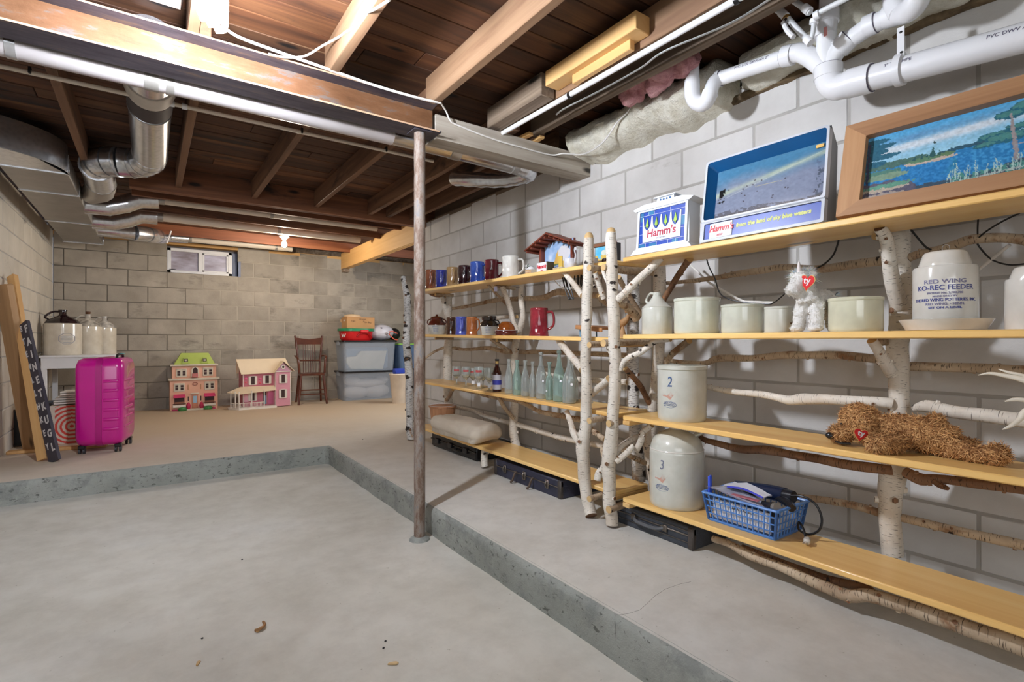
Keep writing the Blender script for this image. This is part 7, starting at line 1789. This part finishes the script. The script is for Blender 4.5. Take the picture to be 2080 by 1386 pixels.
for (xc, y0, y1) in ((215, 540, 402), (648, 532, 395), (182, 768, 635), (675, 760, 622)):
    f_ = obj('window_frame', B().box((X1(xc), -.003 if y0 > 600 else .006, (Z1(y0) + Z1(y1)) / 2), (.114, .012, Z1(y1) - Z1(y0)), 0, .003), trimc, t1)
    for dx in (-42, 42):
        obj('window_opening', B().box((X1(xc + dx), -.0095 if y0 > 600 else -.0005, (Z1(y0) + Z1(y1)) / 2 - .004), (.031, .003, .062)), dk, f_)
        obj('muntin', B().box((X1(xc + dx), -.0118 if y0 > 600 else -.0028, (Z1(y0) + Z1(y1)) / 2 - .002), (.032, .002, .003)), trimc, f_)
        obj('window_cap', B().box((X1(xc + dx), -.014 if y0 > 600 else -.006, Z1(y1) - .004), (.040, .012, .005), 0, .001), trimc, f_)
obj('balcony_door', B().prism([(X1(398), Z1(480)), (X1(476), Z1(480)), (X1(476), Z1(425)), (X1(462), Z1(400)), (X1(437), Z1(388)), (X1(412), Z1(400)), (X1(398), Z1(425))], .004, 0, XZ, -.002 + .004), dk, t1)
obj('arch_surround', ring([(X1(x), Z1(y)) for x, y in ((375, 545), (500, 545), (500, 415), (470, 385), (437, 372), (404, 385), (375, 415))], [(X1(x), Z1(y)) for x, y in ((396, 545), (478, 545), (478, 425), (462, 400), (437, 388), (412, 400), (396, 425))], -.006, .012), trimc, t1)
bx1('balcony', 385, 482, 548, 484, -.03, .0, plain('dusty_rose', (196, 116, 112), .5)); bx1('door', 383, 484, 1045, 835, -.006, .0, plain('door_tan', (196, 130, 100), .5))
bx1('door_glass', 400, 465, 965, 850, -.009, -.005, plain('pale_blue_glass', (160, 196, 220), .2)); bx1('lintel', 360, 500, 820, 800, -.02, .0, trimc)
obj('oval_vent', B().tube([(X1(435) + .026 * math.cos(q), -.005, Z1(655) + .017 * math.sin(q)) for q in np.linspace(0, 2 * PI, 15)], .004, 5), plain('rose_brown', (150, 84, 70), .5), t1)
for x in (325, 530): bx1('pilaster', x - 8, x + 8, 745, 665, -.006, .0, plain('tan_pilaster', (190, 140, 100), .5)); bx1('side_light', x - 8, x + 8, 930, 855, -.006, .0, dk)
for (x0, x1) in ((85, 278), (578, 768)):
    bx1('shop_opening', x0 + 18, x1 - 14, 985, 842, -.004, .0, dk)
    b = B(); b.add([(X1(x0 + 8), -.002, Z1(815)), (X1(x1 - 8), -.002, Z1(815)), (X1(x1), -.05, Z1(850)), (X1(x0), -.05, Z1(850)), (X1(x1), -.05, Z1(866)), (X1(x0), -.05, Z1(866)), (X1(x1), 0, Z1(850)), (X1(x0), 0, Z1(850))], [(0, 1, 2, 3), (3, 2, 4, 5), (0, 3, 7), (1, 6, 2)]); obj('awning', b, pinkd, t1)
    bx1('flower_box', x0 - 8, x1 + 8, 1022, 985, -.035, .0, whitep, .003); bx1('seat_back', x0 + 20, x1 - 16, 985, 935, -.006, -.003, plain('tan_interior', (150, 96, 70), .5))
    bx1('counter_edge', x0 - 8, x1 + 8, 972, 964, -.012, .0, dk)
    bx1('plinth', x0 - 20, x1 + 5, 1078, 1052, -.012, .0, pinkd)
for x in (325, 538): obj('flower_urn', B().lathe([(.012, 0), (.022, .02), (.026, .05), (.016, .08), (.0001, .095)], 10, (X1(x), -.03, .01)), plain('flower_crimson', (190, 40, 84), .6), t1)
for x in (228, 645): obj('shrub', B().ell((X1(x), -.045, .02), (.05, .025, .03)), green, t1)
bx1('front_step', 295, 570, 1078, 1050, -.05, .0, trimc)

K2 = .000815
t2 = thing('dollhouse', 'pink toy farmhouse with a cream gabled roof and a white porch', 'dollhouse', (1.205, 7.50, Z0), .06)
def X2(x): return (x - 1450) * .000742
def Z2(y): return (1040 - y) * K2
pk = plain('pink_plastic', (216, 150, 164), .45, var=.05); pkd = plain('side_pink', (190, 108, 122), .5); cr = plain('cream_roof', (232, 210, 178), .5, var=.05); pkl = plain('light_pink', (228, 170, 184), .45)
def bx2(nm, x0, x1, y0, y1, d0, d1, m_, bev=.0015, par=None): return obj(nm, B().box(((X2(x0) + X2(x1)) / 2, (d0 + d1) / 2, (Z2(y0) + Z2(y1)) / 2), (X2(x1) - X2(x0), d1 - d0, Z2(y0) - Z2(y1)), 0, bev), m_, par or t2)
bx2('main_block', 1150, 1700, 1030, 470, 0, .24, pkd); bx2('tower', 1668, 1930, 1030, 465, -.05, .24, pk)
for x in (1672, 1925): bx2('corner_trim', x - 6, x + 6, 1030, 465, -.054, -.046, whitep)
b = B(); th_ = .008
e0, e1 = Vector((X2(1118), -.03, Z2(492))), Vector((X2(1960), -.03, Z2(478))); r0, r1 = Vector((X2(1075), .12, Z2(262))), Vector((X2(1900), .12, Z2(262)))
up_ = Vector((0, 0, .008)); b.add([e0, e1, r1, r0, e0 + up_, e1 + up_, r1 + up_, r0 + up_], [(0, 3, 2, 1), (4, 5, 6, 7), (0, 1, 5, 4), (1, 2, 6, 5), (2, 3, 7, 6), (3, 0, 4, 7)])
g0, g1 = Vector((X2(1118), .27, Z2(492))), Vector((X2(1960), .27, Z2(478))); b.add([g0, g1, r1, r0, g0 + up_, g1 + up_, r1 + up_, r0 + up_], [(0, 1, 2, 3), (4, 7, 6, 5), (0, 4, 5, 1), (1, 5, 6, 2), (2, 6, 7, 3), (3, 7, 4, 0)])
obj('gable_roof', b, cr, t2)
b = B(); b.add([(X2(1152), 0, Z2(492)), (X2(1152), .24, Z2(492)), (X2(1152), .12, Z2(275)), (X2(1700), 0, Z2(492)), (X2(1700), .24, Z2(492)), (X2(1700), .12, Z2(275))], [(0, 1, 2), (3, 5, 4), (0, 2, 5, 3), (1, 4, 5, 2)]); obj('gable_wall', b, pkd, t2)
obj('tower_gable', B().prism([(X2(1672), Z2(462)), (X2(1945), Z2(462)), (X2(1806), Z2(318))], .10, 0, XZ, -.052), plain('mauve_gable', (196, 150, 168), .5), t2)
for (xa, ya, xb, yb) in ((1640, 480, 1806, 302), (1990, 462, 1806, 302)):
    b = B(); p0, p1 = Vector((X2(xa), -.075, Z2(ya))), Vector((X2(xb), -.075, Z2(yb))); q0, q1 = p0 + Vector((0, .17, 0)), p1 + Vector((0, .17, 0))
    b.add([p0, p1, q1, q0, p0 + up_, p1 + up_, q1 + up_, q0 + up_], [(0, 3, 2, 1), (4, 5, 6, 7), (0, 1, 5, 4), (1, 2, 6, 5), (2, 3, 7, 6), (3, 0, 4, 7)]); obj('tower_roof', b, cr, t2)
bx2('gable_trim', 1672, 1948, 470, 458, -.062, -.05, whitep)
obj('round_window', B().tube([(X2(1800) + .021 * math.cos(q), -.056, Z2(390) + .021 * math.sin(q)) for q in np.linspace(0, 2 * PI, 17)], .006, 6), whitep, t2)
obj('round_opening', B().cyl((X2(1800), -.053, Z2(390)), .018, .004, 16, 0, None, 'Y'), dk, t2)
def hw(xc, y0, y1, yy, w_=56):
    f_ = obj('window_opening', B().box((X2(xc), yy - .002, (Z2(y0) + Z2(y1)) / 2), (w_ * K2, .004, Z2(y1) - Z2(y0))), dk, t2)
    for s_ in (-1, 1): obj('shutter', B().box((X2(xc + s_ * (w_ / 2 + 22)), yy - .005, (Z2(y0) + Z2(y1)) / 2), (36 * K2, .006, (Z2(y1) - Z2(y0)) * 1.05), 0, .001), whitep, f_)
    obj('sill', B().box((X2(xc), yy - .007, Z2(y0) - .003), (100 * K2, .012, .006), 0, .001), whitep, f_)
    obj('lintel', B().box((X2(xc), yy - .006, Z2(y1) + .004), (70 * K2, .010, .006), 0, .001), whitep, f_)
hw(1800, 650, 515, -.05); hw(1797, 895, 762, -.05); hw(1312, 660, 530, 0); hw(1545, 650, 525, 0); hw(1308, 915, 785, 0)
for (xc, yc) in ((1200, 560), (1430, 575)):
    obj('flower_decal', B().ell((X2(xc), -.004, Z2(yc)), (.016, .004, .012)), plain('decal_pink', (226, 84, 140), .5), t2); obj('flower_decal', B().ell((X2(xc), -.004, Z2(yc + 62)), (.012, .004, .012)), plain('decal_red', (224, 90, 96), .5), t2)
for x in (1158, 1662): bx2('corner_trim', x - 6, x + 6, 1030, 490, -.004, .004, whitep)
bx2('door', 1560, 1650, 990, 765, -.006, .0, plain('door_pink', (206, 106, 146), .5)); bx2('doorway', 1480, 1535, 990, 790, -.004, .0, dk); bx2('door_figure', 1485, 1535, 985, 850, -.007, -.003, plain('grey_blue_panel', (120, 146, 168), .5)); bx2('wall_panel', 1170, 1245, 935, 790, -.004, .0, pkl)
b = B(); b.add([(X2(1160), -.001, Z2(690)), (X2(1664), -.001, Z2(690)), (X2(1664), -.115, Z2(748)), (X2(1085), -.125, Z2(785)), (X2(905), -.01, Z2(765)), (X2(1160), .10, Z2(690))] + [(X2(1160), -.001, Z2(700)), (X2(1664), -.001, Z2(700)), (X2(1664), -.115, Z2(758)), (X2(1085), -.125, Z2(795)), (X2(905), -.01, Z2(775)), (X2(1160), .10, Z2(700))],
    [(0, 1, 2, 3), (0, 3, 4, 5), (6, 9, 8, 7), (6, 11, 10, 9), (1, 7, 8, 2), (2, 8, 9, 3), (3, 9, 10, 4), (4, 10, 11, 5)]); obj('porch_roof', b, cr, t2)
b = B(); b.prism([(X2(940), -.02), (X2(1060), -.13), (X2(1668), -.13), (X2(1668), .0), (X2(1150), .0), (X2(1150), .10), (X2(940), .10)], .026, 0, None, .0); obj('porch_floor', b, whitep, t2)
for (x, d) in ((1062, -.122), (1262, -.122), (1462, -.122), (1015, -.08), (958, -.03)): obj('porch_post', B().box((X2(x), d, .13), (.011, .011, .215), 0, .001), whitep, t2)
for (xa, xb) in ((1062, 1262), (1262, 1462)):
    obj('porch_rail', B().box(((X2(xa) + X2(xb)) / 2, -.122, .085), (X2(xb) - X2(xa), .007, .007)), whitep, t2)
    for i in range(1, 9): obj('baluster', B().box((X2(xa + (xb - xa) * i / 9), -.122, .055), (.005, .005, .06)), whitep, t2)
b = B(); b.tube([(X2(958), -.03, .085), (X2(1062), -.122, .085)], .0035, 5)
for i in range(1, 6): f_ = i / 6; p = Vector((X2(958), -.03, .03)).lerp(Vector((X2(1062), -.122, .03)), f_); b.tube([p, p + Vector((0, 0, .055))], .0028, 4)
obj('porch_side_rail', b, whitep, t2)

# ---- wooden chair
cw = plain('dark_oak', (92, 48, 30), .3, var=.25, scale=12)
tc_ = thing('wooden_chair', 'dark stained spindle-back wooden armchair against the block wall', 'chair', (1.865, 7.62, Z0), -.10)
obj('seat', B().prism([(-.16, -.15), (.16, -.15), (.175, .0), (.14, .17), (-.14, .17), (-.175, 0)], .028, 0, None, .40), cw, tc_)
for sx_ in (-1, 1):
    obj('leg', B().tube([(sx_ * .185, -.18, 0), (sx_ * .165, -.155, .2), (sx_ * .145, -.13, .405)], [.014, .019, .015], 10), cw, tc_)
    obj('leg', B().tube([(sx_ * .17, .23, 0), (sx_ * .14, .15, .40)], [.014, .016], 10), cw, tc_)
    obj('back_post', B().tube(smooth([(sx_ * .135, .15, .40), (sx_ * .155, .175, .66), (sx_ * .185, .21, .955)], 4)[0], .014, 10), cw, tc_)
    obj('arm', B().tube(smooth([(sx_ * .165, .19, .66), (sx_ * .20, .08, .67), (sx_ * .195, -.06, .655), (sx_ * .175, -.10, .60), (sx_ * .165, -.10, .43)], 4)[0], .012, 8, squash=1.3), cw, tc_)
obj('crest_rail', B().prism([(-.185, .83), (.185, .83), (.185, .93), (.10, .918), (0, .905), (-.10, .918), (-.185, .93)], .022, 0, XZ, .19), cw, tc_)
obj('lower_rail', B().box((0, .165, .60), (.30, .020, .022), 0, .004), cw, tc_)
for i in range(6): x = -.075 + i * .030; obj('spindle', B().tube([(x, .20, .84), (x * 1.05, .175, .6), (x * 1.1, .15, .42)], .0055, 8), cw, tc_)
for (z_, sx_) in ((.14, 1), (.20, 1)): obj('stretcher', B().tube([(-.172, -.165, z_), (.172, -.165, z_)], .008, 8), cw, tc_)
for sx_ in (-1, 1): obj('stretcher', B().tube([(sx_ * .172, -.165, .11), (sx_ * .16, .20, .11)], .008, 8), cw, tc_)
obj('stretcher', B().tube([(-.15, .19, .17), (.15, .19, .17)], .008, 8), cw, tc_)

# ---- storage totes
def tote(name, label, x0, x1, y0, y1, z0, z1, m_, lidm, fl=.03, group=None):
    cx_, cy_ = (x0 + x1) / 2, (y0 + y1) / 2; t_ = thing(name, label, 'storage box', (cx_, cy_, z0)); hx_, hy_, h_ = (x1 - x0) / 2, (y1 - y0) / 2, z1 - z0
    vs = []; n_ = 24
    rings = []
    for (s_, z_) in ((-fl, 0), (-fl * .2, h_ * .9), (0, h_ * .93), (0, h_ * .96)): rings.append([(px_, py_, z_) for px_, py_ in rrect(-hx_ - s_, hx_ + s_, -hy_ - s_, hy_ + s_, .05)])
    inn = []
    for (s_, z_) in ((-.004, h_ * .96), (-fl * .2 - .005, h_ * .9), (-fl - .004, .005)): inn.append([(px_, py_, z_) for px_, py_ in rrect(-hx_ - s_, hx_ + s_, -hy_ - s_, hy_ + s_, .048)])
    al = rings + inn; n_ = len(al[0]); vs = sum(al, []); fs = [(i * n_ + k, i * n_ + (k + 1) % n_, (i + 1) * n_ + (k + 1) % n_, (i + 1) * n_ + k) for i in range(len(al) - 1) for k in range(n_)]
    fs += [tuple(range(n_))[::-1], tuple((len(al) - 1) * n_ + k for k in range(n_))]
    obj('tub', B().add(vs, fs, 0, None, None, True), m_, t_)
    obj('lid', B().prism(rrect(-hx_ - .012, hx_ + .012, -hy_ - .012, hy_ + .012, .045), h_ * .055, 0, None, h_ * .95), lidm, t_)
    return t_, hx_, hy_, h_
t = NT('frosted_plastic'); M['frost'] = t.set((206, 216, 228), .3, 0.0, Alpha=.32)
M['tub_blue'] = plain('blue_bin', (96, 122, 158), .4)
xa, xb = 2.30, 3.12
t_, hx_, hy_, h_ = tote('clear_tote', 'lower frosted tote with white bedding inside and a black lid', xa, xb, 7.56, 8.0, Z0, Z0 + .43, M['frost'], M['black'])
cl = plain('white_bedding', (222, 214, 208), .9, var=.05)
for (c_, r_) in (((-.16, -.02, .11), (.20, .17, .10)), ((.14, -.04, .12), (.22, .15, .11)), ((.02, -.03, .24), (.30, .15, .07)), ((.25, 0, .28), (.10, .13, .06)), ((-.2, .0, .27), (.14, .14, .07))): obj('bedding', B().ell(c_, r_), cl, t_)
for sx_ in (-1, 1): obj('latch', B().box((sx_ * (hx_ + .008), 0, h_ * .92), (.02, .10, .06), 0, .004), M['frost'], t_)
t_, hx_, hy_, h_ = tote('clear_tote', 'upper frosted blue-grey tote with a pale folded item inside and a black lid', xa, xb, 7.56, 8.0, Z0 + .43, Z0 + .885, M['frost'], M['black'])
obj('folded_item', B().prism([(-.27, .04), (.22, .02), (.28, .30), (-.12, .30), (-.19, .22), (-.33, .21), (-.33, .13)], .05, 0, XZ, -.14), plain('pale_cream_item', (214, 208, 190), .7), t_)
obj('contents', B().box((0, .05, .19), (.68, .22, .34), 0, .03), plain('blue_grey_cloth', (126, 150, 176), .8), t_)
for sx_ in (-1, 1): obj('latch', B().box((sx_ * (hx_ + .008), 0, h_ * .92), (.02, .10, .06), 0, .004), M['frost'], t_)
zt = Z0 + .885 + .002
tr = thing('red_container', 'red plastic container with a green lid and a red clasp on the stacked totes', 'storage box', (2.545, 7.74, zt))
b = B(); rings = []
for (s_, z_) in ((.82, 0), (.92, .03), (.95, .12), (1.0, .145)): rings.append([(.24 * s_ * math.cos(q) * (1 + .12 * abs(math.sin(2 * q))), .19 * s_ * math.sin(q) * (1 + .12 * abs(math.sin(2 * q))), z_) for q in np.linspace(0, 2 * PI, 29)[:-1]])
vs = sum(rings, []); fs = [(i * 28 + k, i * 28 + (k + 1) % 28, (i + 1) * 28 + (k + 1) % 28, (i + 1) * 28 + k) for i in range(3) for k in range(28)] + [tuple(range(28))[::-1], tuple(84 + k for k in range(28))]
obj('tub', b.add(vs, fs, 0, None, None, True), plain('bright_red', (206, 26, 30), .35), tr)
obj('lid', B().prism([(.252 * math.cos(q) * (1 + .12 * abs(math.sin(2 * q))), .20 * math.sin(q) * (1 + .12 * abs(math.sin(2 * q)))) for q in np.linspace(0, 2 * PI, 29)[:-1]], .038, 0, None, .140), plain('lid_green', (30, 138, 92), .35), tr)
obj('clasp', B().box((.06, -.205, .138), (.12, .03, .045), 0, .008), plain('clasp_red', (220, 44, 48), .35), tr)
obj('handle', B().tube(smooth([(-.05, -.185, .05), (.0, -.20, .10), (.13, -.20, .10), (.19, -.17, .04)], 4)[0], .008, 8), plain('deep_red', (170, 18, 26), .35), tr)
lettering('lettering', 'W', .07, M['white_paint'], tr, T(-.215, -.10, .07) @ R(-1.0), .001, 0, .002)
tk = thing('cardboard_box', 'open tan cardboard box with black marker writing on the green lid', 'box', (2.585, 7.76, zt + .18))
cb_ = plain('cardboard', (196, 148, 98), .8, var=.06)
obj('carton_body', B().box((0, 0, .085), (.42, .26, .17), 0, .003), cb_, tk)
obj('flap', B().box((-.02, .13, .185), (.36, .006, .05), 0, .001, R(-.3, 'X') @ T(0, .05, 0)), plain('inner_cardboard', (222, 186, 144), .8), tk)
obj('packing_paper', B().ell((-.08, .02, .185), (.13, .09, .035)), plain('kraft_fill', (228, 196, 156), .9), tk)
obj('hand_hole', B().box((-.2112, 0, .12), (.002, .05, .022), 0, 0), M['white_paint'], tk)
for s_, x_, z_ in (('Tara', -.12, .11), ('Christmas', .02, .14), ('Toys Box', .09, .095)): lettering('handwriting', s_, .035 if s_ != 'Christmas' else .026, plain('marker', (70, 48, 40), .7), tk, T(x_, -.1312, z_) @ R(.12 if s_ == 'Toys Box' else 0, 'Y'), .0004, .3)
tbg = thing('trash_bag', 'crinkled white drawstring bag with orange ties on the stacked totes', 'bag', (2.94, 7.76, zt))
b = B().ell((0, 0, .125), (.20, .17, .125), 0, 40, 24)
bagm = plain('white_bag_film', (214, 212, 220), .35, var=.06, scale=10)
o = obj('sack', b, bagm, tbg)
for v_ in o.data.vertices:
    c_ = v_.co; q = math.atan2(c_.z - .12, c_.x - .04); rr = math.hypot(c_.x - .04, c_.z - .12)
    if c_.y < .04: v_.co.y += math.sin(q * 22) * .007 * min(1, .08 / (rr + .03)) + .05 * max(0, .03 - rr)
obj('knot', B().lathe([(.03, 0), (.012, .02), (.018, .04), (.0001, .05)], 10, (0, 0, 0), 0, T(.04, -.165, .12) @ R(PI / 2, 'X')), bagm, tbg)
om = plain('orange_tie', (222, 98, 76), .5)
obj('drawstring', B().tube(smooth([(.05, -.20, .13), (.11, -.20, .14), (.17, -.19, .12), (.20, -.17, .11)], 4)[0], .009, 6), om, tbg)
obj('drawstring', B().tube(smooth([(.05, -.20, .11), (.09, -.205, .06), (.14, -.20, .02), (.20, -.18, .01)], 4)[0], .009, 6), om, tbg)
obj('dark_item', B().ell((-.04, -.135, .19), (.022, .012, .012)), plain('inner_dark', (80, 76, 92), .5), tbg)
tn = tag(obj('dark_bag', B().ell((3.20, 7.86, zt + .10), (.10, .08, .10)), M['black']), 'black bag lump behind the white drawstring bag', 'bag')
t_, hx_, hy_, h_ = tote('blue_bin', 'blue-grey storage bin with a lime green lid behind the far birch post', 3.16, 3.60, 7.55, 7.95, Z0 + .45, Z0 + .84, M['tub_blue'], plain('lime_lid', (140, 196, 84), .4))
t_, hx_, hy_, h_ = tote('blue_bin', 'dark bin under the one with the lime green lid', 3.17, 3.60, 7.55, 7.95, Z0, Z0 + .45, plain('slate_bin', (92, 98, 110), .4), M['black'])
tw_ = thing('tall_basket', 'tall cream waste basket with a blue item on top beside the totes', 'basket', (2.90, 6.95, Z0))
obj('bin_body', B().lathe([(.09, 0), (.13, .40), (.14, .41), (.13, .42), (.12, .40), (.08, .01), (.0001, .01)], 16), plain('cream_bin', (222, 208, 190), .5), tw_)
obj('blue_item', B().box((0, 0, .45), (.15, .10, .08), 0, .01), plain('royal_blue', (46, 70, 176), .5), tw_)

# ---- leftovers on the floor
def chip(label, p, s, col, cat='wood chip', ang=0.0, name='wood_chip'):
    b = B(); b.prism([(-s, -s * .25), (s * .6, -s * .4), (s, .0), (s * .5, s * .35), (-s * .7, s * .2)], s * .25, 0, T(*p) @ R(ang)); tag(obj(name, b, plain('chip_wood', col, .8)), label, cat)
chip('curled pale wood chip lying on the lower floor, the larger one', (0.317, 2.012, 0.002), .019, (196, 160, 112), 'wood chip', .8)
b = B(); b.tube(smooth([(0.303, 2.009, 0.006), (0.320, 1.999, 0.012), (0.335, 2.015, 0.014), (0.334, 2.048, 0.010)], 3)[0], [.005] * 9 + [.003], 6); tag(obj('bark_curl', b, plain('bark_curl', (150, 110, 70), .8)), 'small brown bark curl beside the larger wood chip', 'wood chip')
chip('thin straw-coloured wood sliver near the bottom edge of the floor', (0.631, 1.557, 0.002), .017, (206, 176, 130), 'wood chip', -.5)
chip('tiny straw sliver on the floor at the lower left of the large chip', (0.124, 1.912, 0.002), .014, (204, 170, 120), 'wood chip', 1.2)
for lab, p in (('small black crumb, upper of the pair on the lower floor', (0.657, 1.690, 0.002)), ('small black crumb, lower of the pair on the lower floor', (0.637, 1.656, 0.002)), ('tiny dark crumb on the lower floor near the post', (0.353, 2.706, 0.002)), ('tiny dark crumb at the lower left of the floor', (0.147, 2.068, 0.002)), ('dark crumb on the raised floor near the stain', (1.554, 4.539, 0.147))):
    tag(obj('crumb', B().ell(p, (.0045, .0035, .003), 0, 7, 4), M['black']), lab, 'debris')
